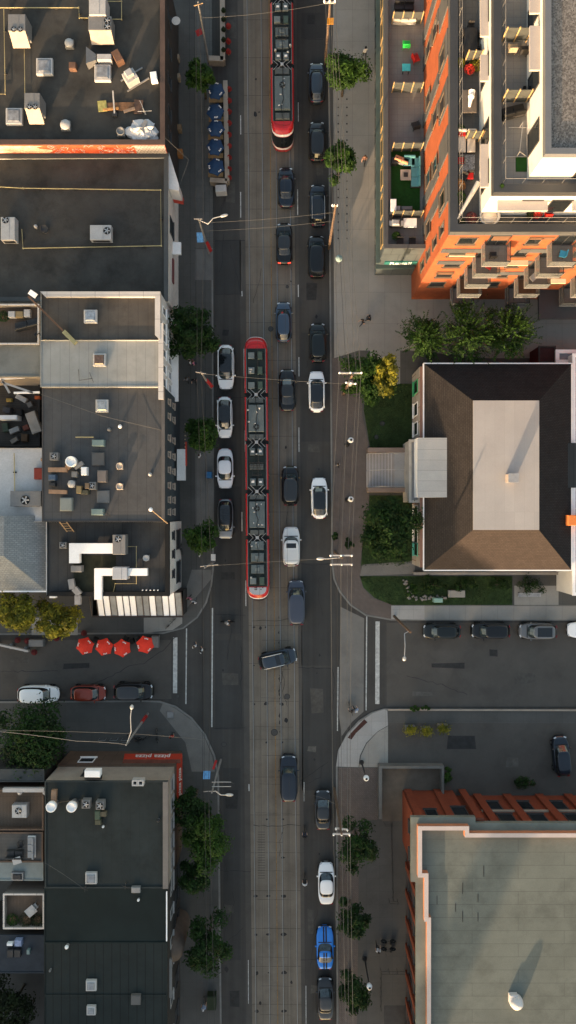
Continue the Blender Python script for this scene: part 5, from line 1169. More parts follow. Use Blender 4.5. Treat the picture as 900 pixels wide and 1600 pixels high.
for i,(u,v,nm) in enumerate(((641,1139,'leftmost'),(665,1141,'middle'),(692,1137,'rightmost'))):
    p = W(u,v,.5); t = empty('planter',(p.x,p.y,.13),0,f'{nm} of the three concrete planters in the car park','planter','planters in the car park')
    b = MB(); b.cbox((0,0,0),(1.1,.75,.5),.05); b.build('box', M_midc, t, local=True)
    f = MB(); R = random.Random(40+i)
    for k in range(420):
        q = Vector((R.gauss(0,.33),R.gauss(0,.26),.55+R.random()*.45)); a=R.uniform(0,6.28); s=.09; tx=Vector((math.cos(a),math.sin(a),R.uniform(-.4,.4)))*s; ty=Vector((-math.sin(a),math.cos(a),.2))*s*.5
        f.add([q-tx,q+ty,q+tx,q-ty],[(0,1,2,3)])
    f.build('plant', Lf_yel, t, local=True)
# ------------------------------------------------------------------ things on the roofs
RS = 'roof equipment'
def at(name, u, v, z, zb, label, cat, group=None, rz=0):
    "thing whose middle height z shows at (u, v), standing on zb"
    p = W(u, v, z); return empty(name, (p.x, p.y, zb), rz, label, cat, group)
def mpp(z): return (H-z)/H/K
M_hous = mat('housing_grey', (.165,.16,.155), .55, var=.08, scale=1.5, fine=8, stain=.12)
M_hous2 = mat('housing_white', (.38,.365,.35), .55, var=.08, scale=1.5, fine=8)
M_fanw = mat('fan_blade', (.35,.35,.35), .4, metal=.4)
def fanp(t, x, y, z, r, blades=5, white=False):
    f = MB(); f.lathe((x,y,z), [(r,-.02),(r*1.02,.05),(r*.93,.05),(r*.92,.0),(0,.0)], 20); fo = f.build('fan', M_black, t, local=True)
    b = MB(); b.cyl((x,y,z+.01),r*.2,.05,10)
    for k in range(blades): a = 6.283*k/blades; b.box((x+r*.52*math.cos(a),y+r*.52*math.sin(a),z+.03),(r*.75,r*.30,.015),rz=a,rx=.25)
    b.build('fan_blades', M_hous2 if white else M_fanw, fo, local=True)
def ac(u, v, wp, dp, h, zb, label, fans=(), m=None, rz=0, hood=None, slats=True, group='air conditioning units', wb=False):
    z = zb+h; t = at('air_conditioner', u, v, z, zb, label, 'air conditioner', group, rz); k = mpp(z); w_, d_ = wp*k, dp*k
    b = MB(); b.box((0,0,.06),(w_*.92,d_*.92,.12)); b.build('base_frame', M_dark, t, local=True)
    b = MB(); b.cbox((0,0,.12),(w_,d_,h-.12),.03); b.build('housing', m or M_hous, t, local=True)
    if slats:
        b = MB()
        for i in range(6): b.box((0,-d_/2-.012,.3+i*(h-.5)/6),(w_*.8,.03,.05))
        b.build('louvre', M_dark, t, local=True)
    b = MB(); b.box((w_*.12,0,h+.008),(.02,d_*.96,.02)); b.build('seam', M_greym, t, local=True)
    for (fx,fy,fr) in fans: fanp(t, fx*w_/2, fy*d_/2, h+.01, fr*k, white=wb)
    if hood:
        b = MB(); ww = w_*.95; b.add([(-ww/2,-d_/2,h*.95),(ww/2,-d_/2,h*.95),(ww/2*1.1,-d_/2-hood,h*.35),(-ww/2*1.0,-d_/2-hood,h*.35),(-ww/2,-d_/2,h*.3),(ww/2,-d_/2,h*.3)],[(0,1,2,3),(3,2,5,4),(0,3,4),(1,5,2)])
        b.build('intake_hood', mat('hood_tan',(.42,.33,.25),.6), t, local=True)
    return t
def vent(u, v, r, h, zb, label, m=None, sq=True, group='roof vents', dome=True):
    z = zb+h; t = at('roof_vent', u, v, z, zb, label, 'roof vent', group); k = mpp(z)*r
    b = MB(); b.cbox((0,0,0),(k*2*.9,k*2*.9,h*.6),.03) if sq else b.cyl((0,0,0),k*.8,h*.6,16); b.build('base', M_greym, t, local=True)
    c = MB()
    if dome: c.lathe((0,0,h*.55),[(k*.7,0),(k,.03),(k,.12),(k*.85,.2),(k*.45,.28),(0,.30)],20)
    else: c.lathe((0,0,h*.55),[(k*.7,0),(k,.05),(k,h*.4),(k*.82,h*.42),(k*.78,h*.3),(0,h*.3)],20)
    c.build('cap', m or M_hous2, t, local=True); return t
def crate(u, v, wp, dp, h, zb, label, m, rz=0, name='equipment_box', cat='box', lid=True, group=None):
    z = zb+h; t = at(name, u, v, z, zb, label, cat, group, rz); k = mpp(z)
    b = MB(); b.cbox((0,0,0),(wp*k,dp*k,h),.03); b.build('body', m, t, local=True)
    if lid: b = MB(); b.cbox((0,0,h-.01),(wp*k*.94,dp*k*.9,.05),.02); b.build('lid', m, t, local=True)
    return t
def pipe(pts, zb, r, label, m, name='gas_pipe', cat='pipe', hz=.22, sup=True):
    P = [W(u,v,zb+hz) for u,v in pts]; t = empty(name, (P[0].x,P[0].y,zb), 0, label, cat)
    b = MB(); b.tube(P, r, 6)
    for i in range(1,len(P)-1): b.cyl((P[i].x,P[i].y,P[i].z-r*1.4),r*1.5,r*2.8,8)
    b.build('pipe', m, t)
    if sup:
        for i in range(len(P)-1):
            n = max(1,int((P[i+1]-P[i]).length/3.4))
            for j in range(n):
                q = P[i].lerp(P[i+1],(j+.5)/n); s = MB(); s.box((q.x,q.y,zb+.1),(.3,.14,.2)); s.build('support', M_dark, t)
    return t
M_gas = mat('gas_pipe_yellow', (.42,.34,.17), .6, var=.15)
z1 = 8.45; z2 = 6.85; z5 = 9.6; z6 = 7.87; z8 = 8.47
for (u,v,s) in ((69,103,1.5),(160,113,1.5),(21.5,181,1.5)): skylight(B1, r1, u, v, z1, s)
ac(26,35,27,26,1.9,z1,'tall grey roof unit with tan hood in the top left corner',[(-.35,-.85,4),(.4,-.85,4)],hood=.9)
ac(50,157,24,24,1.9,z1,'tall grey roof unit with tan hood beside the leftmost skylight, lower of two',[(-.35,-.85,4),(.4,-.85,4)],hood=.9)
ac(156,36,36,22,1.5,z1,'grey roof unit with two dark fans at the top of the graffiti wall roof',[(.65,.35,5),(.65,-.5,5)],hood=.8)
ac(152,8,26,30,1.7,z1,'pale roof unit crossing the top edge, above the two-fan unit',[],m=M_hous2)
vent(107,65,7,.6,z1,'pyramid roof vent between the two left units and the two-fan unit',M_hous2)
vent(101,193,8,.6,z1,'lone low vent near the graffiti wall on the top left roof',M_hous2)
vent(188,204,6.5,.6,z1,'square vent with round top beside the white tarp heap',M_hous,dome=False)
crate(113,102,11,11,.5,z1,'small brown rusty box between two skylights',mat('rust_brown',(.13,.07,.045),.8,var=.3),name='rusty_box')
t = at('duct_horn',155,89,z1+.7,z1,'white horn shaped duct between the two-fan unit and the middle skylight','duct')
b = MB(); k=mpp(9); b.cbox((.5,0,0),(22*k,9*k,.75),.03); b.build('duct', M_hous2, t, local=True)
b = MB(); b.add([(-.35,-.3,.1),(-.35,.3,.1),(-.35,.3,.7),(-.35,-.3,.7),(-1.25,-.85,0),(-1.25,.85,0),(-1.25,.85,1.0),(-1.25,-.85,1.0)],[(0,1,5,4),(1,2,6,5),(2,3,7,6),(3,0,4,7)]); b.build('flare', M_hous, t, local=True)
crate(183,87,12,20,.7,z1,'rust brown crate with white end lying tilted right of the white horn duct',mat('rust_brown',(.16,.07,.035),.8),rz=.5,name='crate',cat='crate')
t = ac(203,118,20,18,1.0,z1,'pale tilted machine on two rails on the top left roof',[],m=M_hous2,rz=.55,slats=False)
b = MB(); b.cbox((0,.1,1.0),(.75,.7,.4),.05); b.build('motor', M_hous2, t, local=True)
for s in (-.7,.7): b = MB(); b.box((.35,s*.9,.08),(2.6,.12,.12)); b.build('rail', M_greym, t, local=True)
crate(240,119,10,15,.5,z1,'small white box near the street edge of the top left roof',M_white,rz=.15)
t = at('scrap_boards',192,166,z1+.1,z1,'heap of brown and yellow boards on the roof beside the white tarp heap','boards')
for i,(x,y,a,l,w_,c) in enumerate(((0,0,.02,3.6,.85,(.16,.085,.045)),(-2.1,0,.1,.9,1.1,(.34,.30,.10)),(1.6,-.1,1.5,1.4,.9,(.09,.055,.04)),(-1.2,-.35,.1,1.6,.22,(.40,.20,.07)),(.7,-.5,.3,1.2,.3,(.2,.14,.1)))):
    b = MB(); b.box((x,y,.05+i*.06),(l,w_,.05),rz=a); b.build('board', mat('board_%d'%i if False else 'board_'+'abcde'[i],c,.8,var=.3,scale=3), t, local=True)
t = at('metal_post',178,161,z1+.4,z1,'white metal post standing by the scrap boards on the top left roof','post'); b = MB(); b.beam((0,-.95,.12),(0,1.0,.8),.14,.14); b.build('post', M_metal, t, local=True)
b = MB(); b.box((0,-1,.1),(.5,.4,.2)); b.build('foot', M_dark, t, local=True)
t = at('tarp_heap',222,204,z1+.3,z1,'crumpled white tarp heap at the corner of the top left roof','tarp')
R = random.Random(9); rows = []
for i in range(7):
    s = 1-i/6; rows.append([((1.7*math.cos(a*.3142)*(1+.25*R.uniform(-1,1)))*s**.7,(1.35*math.sin(a*.3142)*(1+.25*R.uniform(-1,1)))*s**.7,.0 if i==0 else .12+.55*(1-s)+R.uniform(-.14,.16)) for a in range(20)])
b = MB(); b.grid(rows, sm=False); b.build('sheet', mat('tarp_white',(.52,.50,.49),.6,var=.12,scale=2), t, local=True)
b = MB(); b.box((.25,.3,.72),(.35,1.1,.1),rz=-.5); b.build('grey_bar', M_greym, t, local=True)
t = at('roof_antenna',224,172,z1+.8,z1,'thin bent antenna rods behind the white tarp heap','antenna'); b = MB(); b.tube([(0,0,0),(0,0,1.2)],.03); b.tube([(-.3,.8,1.1),(.35,-.7,1.2)],.025); b.tube([(-.5,-.35,1.15),(.9,-.25,1.1)],.025); b.build('rods', M_metal, t, local=True)
pipe([(-20,12),(123,12),(124,28),(139,28)],z1,.045,'yellow pipe along the top edge of the top left roof',M_gas)
pipe([(6,14),(8,147),(-20,147)],z1,.035,'thin pipe down the left edge of the top left roof',M_gas)
pipe([(26,72),(38,72),(39,146)],z1,.03,'thin pipe joining the two tall roof units',M_gas,sup=False)
pipe([(165,2),(190,2),(190,30),(173,30)],z1,.04,'yellow pipe loop right of the two-fan unit',M_gas,sup=False)
ac(157,363,33,23,.9,z2,'white air conditioner with one fan in the middle of the wide tar roof',[(.62,.2,5.5)],m=M_hous2)
ac(12,357,22,36,1.1,z2,'white air conditioner at the left edge of the wide tar roof',[(-.3,.72,5)],m=M_hous2)
vent(69,357,6.5,.4,z2,'dark round exhaust between the two white air conditioners',M_dark,sq=False,dome=False)
vent(55,353,2.8,.5,z2,'tiny pale vent pipe next to the dark round exhaust',M_hous2,sq=False)
pipe([(-20,291),(36,294),(251,297),(252,384),(36,388),(34,358)],z2,.05,'long yellow gas pipe loop round the wide tar roof',M_gas)
zz=10.05; skylight(B3, r3, 141, 494, zz, 1.15, mat('skylight_blue',(.20,.24,.29),.15,var=.4,scale=3,fine=4,coat=.6))
skylight(B4, r4, 155, 562, 10.08, 1.1, mat('skylight_brown',(.10,.065,.05),.2,var=.3,scale=4,coat=.5))
skylight(B5, r5, 159, 634, z5, 1.1, mat('skylight_misty',(.26,.28,.30),.15,var=.3,scale=3,coat=.5))
t = at('antenna_mast',76,494,zz+.4,zz,'fallen brown antenna mast lying diagonally over the corner of the brown roof','antenna')
b = MB(); p0 = W(44,463,zz+.7)-Vector((t.location.x,t.location.y,zz)); p1 = W(109,527,zz+.3)-Vector((t.location.x,t.location.y,zz)); b.beam(p0,p1,.17,.14); b.build('mast', mat('mast_umber',(.10,.06,.04),.8), t, local=True)
b = MB(); c = p0.lerp(p1,.86); b.beam(c,c+Vector((1.2,-1.2,.05)),.42,.3); b.build('bracket', mat('bracket_olive',(.26,.24,.13),.7,var=.3), t, local=True)
b = MB(); b.box(p0+Vector((.5,.2,.1)),(.8,.5,.15),rz=-.6); b.build('plate', M_white, t, local=True)
t = at('roof_antenna',128,585,10.7,10.1,'thin fallen television antenna on the pale grey roof','antenna'); b = MB(); b.tube([(-.5,.6,.1),(-.4,-.5,.15),(.9,-.3,.1)],.025); b.tube([(.6,.3,.1),(1.0,-.7,.1)],.02); b.build('rods', M_dark, t, local=True)
# slate roof clutter
M_teal = mat('box_teal',(.15,.20,.19),.6,var=.1); M_gbox = mat('box_umber',(.10,.095,.09),.7,var=.12,stain=.2)
crate(153,692,19,10,.6,z5,'low teal box at the north end of the slate roof kitchen vents',M_teal)
crate(153,717,20,21,.15,z5,'flat dark hatch just south of the northern teal box',M_gbox,name='roof_hatch',cat='hatch')
crate(159,744,14,19,.7,z5,'upright grey-brown box between two flat hatches on the slate roof',mat('box_brown',(.14,.12,.11),.7))
crate(161,776,20,20,.15,z5,'flat grey hatch north of the southern teal box',mat('box_grey2',(.12,.12,.12),.7),name='roof_hatch',cat='hatch')
crate(152,800,19,10,.6,z5,'low teal box at the south end of the slate roof kitchen vents',M_teal)
crate(103,788,19,21,.5,z5,'pale grey square box at the south west of the slate roof',mat('box_sage',(.20,.21,.19),.7,stain=.15))
ac(84,713,13,12,.8,z5,'small square fan unit at the west edge of the slate roof, northernmost',[(0,0,4.2)],slats=False)
vent(110,721,8.5,1.3,z5,'big round white-topped kitchen exhaust on the slate roof',M_white,sq=False,dome=False)
vent(110,756,6,.9,z5,'smaller white round exhaust south of the big one on the slate roof',M_hous2,sq=True)
crate(131,736,9,13,.7,z5,'small white box right of the big round kitchen exhaust',M_white); crate(116,741,9,9,.6,z5,'small grey box between the two round exhausts',M_hous)
ac(144,759,11,12,.8,z5,'small square fan unit in the middle of the kitchen vents',[(0,0,4)],slats=False)
crate(136,759,7,9,.9,z5,'narrow brown duct box left of the middle fan unit',mat('duct_umber',(.16,.11,.07),.7))
crate(123,765,8,12,.7,z5,'yellow-brown duct box south of the grey box',mat('duct_ochre',(.22,.16,.08),.7)); crate(132,769,12,7,.5,z5,'dark olive duct box by the middle fan unit',mat('duct_olive',(.08,.075,.05),.7))
crate(81,746,11,9,.7,z5,'blue-grey compressor at the west edge of the slate roof',mat('comp_blue',(.06,.09,.14),.5,var=.3,scale=5)); crate(81,757,10,6,.5,z5,'small black compressor just below the blue-grey one',M_dark)
def duct(pts, zb, w_, h, label, m, z0=.25, name='duct'):
    P = [W(u,v,zb+z0+h) for u,v in pts]; t = empty(name,(P[0].x,P[0].y,zb),0,label,'duct')
    for i in range(len(P)-1):
        a, b_ = P[i].copy(), P[i+1].copy(); d = (b_-a).normalized(); 
        if i > 0: a = a + d*w_*.5
        b_ = b_ + d*w_*.5 if i < len(P)-2 else b_
        q = MB(); a.z = b_.z = zb+z0+h/2; q.beam(a,b_,w_,h); q.build('duct_section', m, t)
    return t
M_rust = mat('duct_rust',(.26,.16,.10),.7,var=.2,scale=2)
duct([(75,734),(101,734),(107,728)],z5,.45,.4,'rusty duct running to the big round kitchen exhaust',M_rust); duct([(76,768),(104,769)],z5,.4,.35,'rusty duct at the west edge south of the compressors',M_rust)
duct([(116,731),(129,723)],z5,.4,.4,'short grey duct beside the big round kitchen exhaust',M_greym)
for v,nm in ((728,'northern'),(760,'southern')): vent(186.5,v,5.5,.5,z5,nm+' of two square vents in the middle of the slate roof',mat('vent_tan',(.42,.33,.26),.6),sq=True,dome=False)
vent(234,741,3,.5,z5,'tiny pinkish pipe vent near the street edge of the slate roof',M_hous2,sq=False); vent(187,666,3,.5,z5,'tiny white vent south-east of the slate roof skylight',M_white,sq=False); vent(170,671,3,.4,z5,'tiny grey vent south of the slate roof skylight',M_hous,sq=False)
pipe([(118,683),(146,683)],z5,.05,'short yellow rod at the north end of the kitchen vents',M_gas,sup=False)
t = at('ladder',104,822,8.3,z6,'pale wooden ladder leaning at the step between the slate roof and the corner building','ladder'); 
for s in (-.35,.35): b = MB(); b.beam((s-.3,.75,1.3),(s+.3,-.6,.1),.08,.08); b.build('rail', M_wood, t, local=True)
for k in range(5): b = MB(); b.beam((-.65+.12*k,.5-.25*k,1.1-.22*k),(.05+.12*k,.5-.25*k,1.1-.22*k),.06,.06); b.build('rung', M_wood, t, local=True)
t = at('roof_antenna',170,805,10.2,z5,'small dark antenna at the south edge of the slate roof','antenna'); b = MB(); b.tube([(0,0,0),(0,0,1.2)],.03); b.tube([(-.4,.3,1.2),(.4,-.2,1.2)],.025); b.tube([(-.1,-.5,1.1),(.05,.5,1.2)],.025); b.build('rods', M_dark, t, local=True)
t = at('roof_mast',245,804,10.6,z5,'white-headed mast leaning at the south-east corner of the slate roof','antenna'); b = MB(); b.tube([(.9,-.9,0),(-.5,.5,1.4)],.05); b.build('mast', M_wood, t, local=True); b = MB(); b.lathe((-.5,.5,1.35),[(.0,0),(.2,.1),(.2,.2),(0,.25)],12); b.build('head', M_white, t, local=True)
# corner building roof
duct([(116,880),(116,857),(176,857)],z6,1.05,.7,'wide bent white duct on the corner building roof, ending at the grey unit',M_white); duct([(153,937),(153,894),(230,894)],z6,.75,.55,'narrow white duct crossing the black parapet of the corner building',M_white)
ac(186,851,20,31,1.3,z6,'grey air conditioner with one fan at the end of the wide white duct',[(-.15,.55,5)],slats=True); ac(187,896,23,19,1.3,z6,'pale grey roof unit in the middle of the narrow white duct',[],m=mat('housing_sky',(.33,.34,.36),.5))
ac(98,852,11,10,.5,z6,'small square fan unit at the west side of the corner building roof',[(0,0,3.6)],slats=False); vent(228,872,5,.5,z6,'white ringed square vent near the street edge of the corner building',M_hous2,dome=False)
crate(119,889,17,10,.8,z6,'small grey machine south of the wide white duct',M_hous); duct([(110,905),(112,916),(121,926),(121,945)],z6,.6,.45,'grey curved duct going over the south edge of the corner building',M_greym)
pipe([(200,854),(213,854),(213,912),(180,912),(176,930)],z6,.03,'thin yellow gas pipe round the pale grey roof unit',M_gas,sup=False)
b = MB(); b.prism(pw_rect(115,868,181,930,z6+.02),z6-.005,z6+.012); sub(b,'roof_patch',mat('patch_mossy',(.020,.022,.014),.9,var=.4,scale=1.2,stain=.4),r6,B6)
for i in range(5): vent(223+i*6,922,1.2,.15,z6,'tiny white stub, %s in a row of five by the black parapet'%('first','second','third','fourth','last')[i],M_white,sq=False,group='row of stubs')
ac(40,779,48,24,.9,7.7,'long grey air conditioner with white fan blades on the whitish annex',[(-.02,-.2,7)],wb=True); crate(60,740,14,18,.5,7.7,'dark red box on the whitish annex roof',mat('box_red',(.20,.035,.025),.7),name='red_box')
pipe([(22,708),(23,768)],7.7,.05,'yellow pipe running down the whitish annex roof',M_gas); vent(66,718,3.5,.6,7.7,'brown vent near the north-east corner of the whitish annex',M_rust,sq=False)
crate(82,932,10,5,.5,7.2,'small white box at the corner of the shingle house gutter',M_white,name='white_box')
# pizza building roof
for u,nm in ((79,'western'),(111,'eastern')): 
    t = vent(u,1262,8,1.2,z8,nm+' of two round white-topped exhausts on the pizza building',M_white,sq=False,dome=False)
ac(134,1257,13,13,.8,z8,'small square fan unit right of the two round exhausts',[(0,0,5)],slats=False); ac(156,1259,13,13,.8,z8,'small fan unit with pale blades, easternmost on the pizza building',[(0,0,5)],slats=False,wb=True)
crate(152,1274,8,14,.5,z8,'mossy green box below the easternmost fan unit',mat('box_moss',(.06,.085,.06),.8)); crate(161,1272,10,8,.4,z8,'small olive box beside the mossy green one',mat('box_olive',(.09,.08,.055),.8)); crate(153,1285,9,8,.3,z8,'flat green-brown box under the mossy green one',mat('box_moss2',(.075,.075,.05),.8))
duct([(84,1235),(83,1255)],z8,.5,.4,'rusty duct at the north-west corner of the pizza building roof',M_rust); pipe([(90,1253),(128,1249)],z8,.06,'dark pipe linking the round exhausts to the fan unit',M_dark)
skylight(B8, r8, 142, 1373, z8, 1.0)
for u,nm in ((210.5,'left'),(219.5,'right')):
    t = at('chimney_pipe',u,1224,9.3,z8,nm+' one of two square flue pipes at the north edge of the pizza building','flue','flue pipes'); b = MB(); ring(b,[(-.3,-.3),(.3,-.3),(.3,.3),(-.3,.3)],[(-.16,-.16),(.16,-.16),(.16,.16),(-.16,.16)],0,.8); b.build('flue', M_hous2, t, local=True); b = MB(); b.box((0,0,.3),(.32,.32,.1)); b.build('lining', M_black, t, local=True)
t = at('roof_box_sign',144,1211,8.9,8.5,'black and white curved vent box on the north parapet of the pizza building','vent'); b = MB(); b.cbox((0,.1,-.35),(1.6,.7,.75),.05); b.build('housing', M_white, t, local=True); b = MB(); b.box((0,-.38,-.1),(1.65,.35,.6)); b.build('grille', M_black, t, local=True)
vent(161,1292,1.8,.3,z8,'tiny white stub on the open part of the pizza building roof',M_white,sq=False); vent(247,1283,2.5,.4,z8,'tiny black vent near the street edge of the pizza building',M_dark,sq=False)
# green roofs
zg = 8.4
for (u,v,lb) in ((132,1390,'small black antenna on the edge between the pizza building and deep green roof'),(195,1386,'thin black aerial east of the antenna on the same edge')):
    t = at('roof_antenna',u,v,9.4,zg,lb,'antenna'); b = MB(); b.tube([(0,0,0),(0,0,1.0)],.035); b.tube([(-.35,.2,1.0),(.35,-.1,1.0)],.03); b.tube([(0,-.3,.9),(.1,.4,1.0)],.03); b.build('rods', M_dark, t, local=True)
crate(212,1391,14,9,.4,zg,'grey box with a white light on the edge of the deep green roof',M_greym); vent(216,1407,2,.4,zg,'tiny white-headed hook south of the grey box on the deep green roof',M_white,sq=False)
vent(103,1482,3,.7,zg,'small white-capped pipe at the north edge of the ribbed roof',M_white,sq=False); skylight(B10, r10, 142, 1541, zg, .9); skylight(B11, r11, 142, 1580, zg, .75); crate(212,1563,15,15,.35,zg,'dark square hatch at the south edge of the ribbed roofs',M_gbox,name='roof_hatch',cat='hatch'); vent(78,1517,1.8,.3,zg,'tiny grey stub at the west side of the ribbed roof',M_hous,sq=False)
# ------------------------------------------------------------------ furniture builders
M_wick = mat('wicker_dark',(.035,.033,.032),.8,var=.2,world=False); M_cush = mat('cushion_grey',(.24,.25,.26),.9,var=.1,world=False)
def chair(u, v, zb, rz, label, m=None, s=1.0, name='chair', group=None, cush=None, cat='chair'):
    t = at(name,u,v,zb+.5,zb,label,cat,group,rz); m = m or M_wick
    b = MB(); b.cbox((0,0,.38),(.52*s,.5*s,.07),.02); b.build('seat', cush or m, t, local=True)
    b = MB(); b.box((0,-.25*s,.66),(.52*s,.06,.5),rx=-.15); b.build('backrest', m, t, local=True)
    for x in (-.22,.22):
        for y in (-.22,.22): b = MB(); b.beam((x*s,y*s,0),(x*s,y*s,.39),.045,.045); b.build('leg', m, t, local=True)
        b = MB(); b.box((x*1.15*s,0,.58),(.05,.42*s,.04)); b.build('armrest', m, t, local=True)
    return t
def table(u, v, zb, w_, d_, rz, label, m, h=.72, rnd_=False, group=None):
    t = at('table',u,v,zb+h,zb,label,'table',group,rz)
    b = MB()
    if rnd_: b.cyl((0,0,h-.04),w_/2,.04,20)
    else: b.cbox((0,0,h-.05),(w_,d_,.05),.015)
    b.build('tabletop', m, t, local=True)
    for x in (-1,1):
        for y in (-1,1): b = MB(); b.beam((x*w_*.36,y*d_*.36,0),(x*w_*.36,y*d_*.36,h-.05),.05,.05); b.build('leg', M_dark, t, local=True)
    return t
def sofa(u, v, zb, w_, d_, rz, label, m, n=2, fm=None):
    t = at('sofa',u,v,zb+.5,zb,label,'sofa',None,rz)
    b = MB(); b.cbox((0,0,.05),(w_,d_,.25),.03); b.build('frame', fm or M_wick, t, local=True)
    for k in range(n): b = MB(); b.cbox((-w_/2+(k+.5)*w_/n,.06,.30),(w_/n-.04,d_-.2,.14),.04); b.build('seat_cushion', m, t, local=True)
    for k in range(n): b = MB(); b.cbox((-w_/2+(k+.5)*w_/n,-d_/2+.12,.42),(w_/n-.04,.2,.36),.05); b.build('back_cushion', m, t, local=True)
    return t
def pot(u, v, zb, r, label, m, seed, h=.5, group='potted plants', pm=None):
    t = at('potted_plant',u,v,zb+h+.2,zb,label,'plant',group); R = random.Random(seed); k = r*mpp(zb)
    b = MB(); b.lathe((0,0,0),[(k*.35,0),(k*.5,h*.8),(k*.45,h*.8)],12); b.build('pot', pm or mat('pot_clay',(.16,.085,.05),.8), t, local=True)
    f = MB()
    for i in range(260):
        a = R.uniform(0,6.283); rr = k*math.sqrt(R.random()); q = Vector((rr*math.cos(a),rr*math.sin(a),h*.75+R.random()*.6*(1.1-rr/k))); s = .07; aa=R.uniform(0,6.28); tx=Vector((math.cos(aa),math.sin(aa),R.uniform(-.3,.5)))*s; ty=Vector((-math.sin(aa),math.cos(aa),.3))*s*.6
        f.add([q-tx,q+ty,q+tx,q-ty],[(0,1,2,3)])
    f.build('foliage', m, t, local=True); return t
# decks behind the west row
zd = 7.5
crate(18,491,11,10,.5,zd,'pale grey box on the north-west of the upper plank deck',M_hous2,name='storage_box'); crate(30,491,12,10,.55,zd,'tan wicker box in the middle of the upper plank deck',mat('wicker_tan',(.20,.15,.08),.8),name='storage_box'); crate(42,489,10,12,.5,zd,'white box beside the tan wicker box',M_hous2,name='storage_box')
sofa(42,506,zd,2.6,.9,.25,'long black garden bench on the upper plank deck',M_dark,2); chair(58,522,zd,.8,'black chair at the corner of the upper plank deck',M_dark); pot(4,493,zd,9,'big dark plant in the corner of the upper plank deck',Lf_dark,61)
t = at('frame_pergola',30,600,7.5,2.8,'pale leaning beam frame over the cluttered yard','frame')
for a,b_ in (((3,592),(15,614)),((0,592),(62,588)),((22,614),(62,613)),((3,597),(52,614))):
    q = MB(); q.beam(W(*a,7.0),W(*b_,7.0),.2,.2); q.build('beam', M_white if b_[1]!=614 else M_metal, t)
zy = 2.9
M_tarpy=mat('board_pale',(.42,.36,.30),.7,var=.2)
crate(33,622,18,8,.4,zy,'tilted pale window frame lying in the cluttered yard',M_hous2,rz=-.5,name='window_frame',cat='frame'); crate(12,652,30,7,1.2,zy,'long white shelf at the left edge of the cluttered yard',M_white,name='shelf',cat='shelf')
crate(52,660,16,34,.7,zy,'leaning white and tan boards at the right of the cluttered yard',M_tarpy,rz=.35,name='board_stack',cat='boards'); crate(58,621,8,5,.5,zy,'small orange box in the cluttered yard',mat('orange_box',(.45,.10,.03),.7)); crate(14,625,9,5,.4,zy,'small yellow box in the cluttered yard',mat('ochre_box',(.25,.18,.05),.7))
R = random.Random(77); adj = ['dark grey','pale','brown','black','dull green','weathered grey','dusty','reddish']; 
for i,(u,v,w_,d_) in enumerate(((10,640,12,9),(22,672,16,8),(38,684,10,12),(30,645,9,9),(8,668,9,14),(46,632,8,8),(22,688,12,7),(40,668,9,8))):
    c = [(.05,.05,.055),(.3,.29,.28),(.10,.06,.035),(.02,.02,.02),(.05,.07,.05),(.13,.125,.12),(.18,.16,.14),(.14,.05,.035)][i]
    crate(u,v,w_,d_,.35+R.random()*.5,zy,adj[i]+' junk box among the clutter of the yard at the left edge',mat('junk_'+adj[i].replace(' ','_'),c,.8,var=.25),rz=R.uniform(-.6,.6),name='junk_box')
zd = 6.3
ac(30,1268,23,20,.9,zd,'grey heat pump on the brown plank deck',[(-.1,.1,5)],m=M_hous2); duct([(4,1235),(66,1235),(73,1242),(73,1256)],zd,.4,.4,'white vent pipe bending at the corner of the brown plank deck',M_hous2,z0=.8); vent(29,1240,4,.9,zd,'round pale vent at the north side of the brown plank deck',M_hous2,sq=False)
zd = 6.9
sofa(48,1325,zd,2.2,.8,1.57,'white cushioned sofa on the weathered plank deck',M_cush,3,M_white); sofa(22,1336,zd,1.7,.8,0,'black sofa at the south side of the weathered plank deck',M_dark,2); chair(31,1320,zd,.2,'black chair beside the white cushioned sofa',M_dark); table(26,1345,zd,.9,.7,.3,'small pale table tilted at the edge of the weathered plank deck',M_hous2); crate(18,1303,27,10,.05,zd,'dark doormat on the weathered plank deck',M_dark,name='mat',cat='mat',lid=False)
skylight(B82, r82, 27, 1370, 6.7, 1.0, M_dark, rect=(1.1,.7), frame=M_greym)
zd = 5.9
table(48,1424,zd,1.1,.9,.7,'tilted pale square table on the walled plank deck',M_hous2); chair(54,1417,zd,.7,'white chair beside the tilted square table',M_hous2)
pot(18,1440,zd,10,'bushy plant at the south-west of the walled plank deck',Lf_mid,62); pot(40,1441,zd,13,'dark plant in the middle of the walled plank deck',Lf_dim,63); pot(57,1440,zd,11,'dark plant at the south-east of the walled plank deck',Lf_dim,64)
for u,nm in ((16,'left'),(27,'right')): crate(u,1490,10,12,.3,6.5,nm+' of two black hatches on the dark blue annex',M_dark,name='roof_hatch',cat='hatch')
crate(15,1476,9,4,.4,6.5,'small white box on the dark blue annex, left one',M_white); crate(28,1474,11,10,.5,6.5,'blue and white bundle on the dark blue annex',mat('bundle_blue',(.22,.26,.38),.8,var=.4,scale=6)); crate(44,1488,5,7,.4,6.5,'tiny pale green chair-like box on the dark blue annex',M_teal)
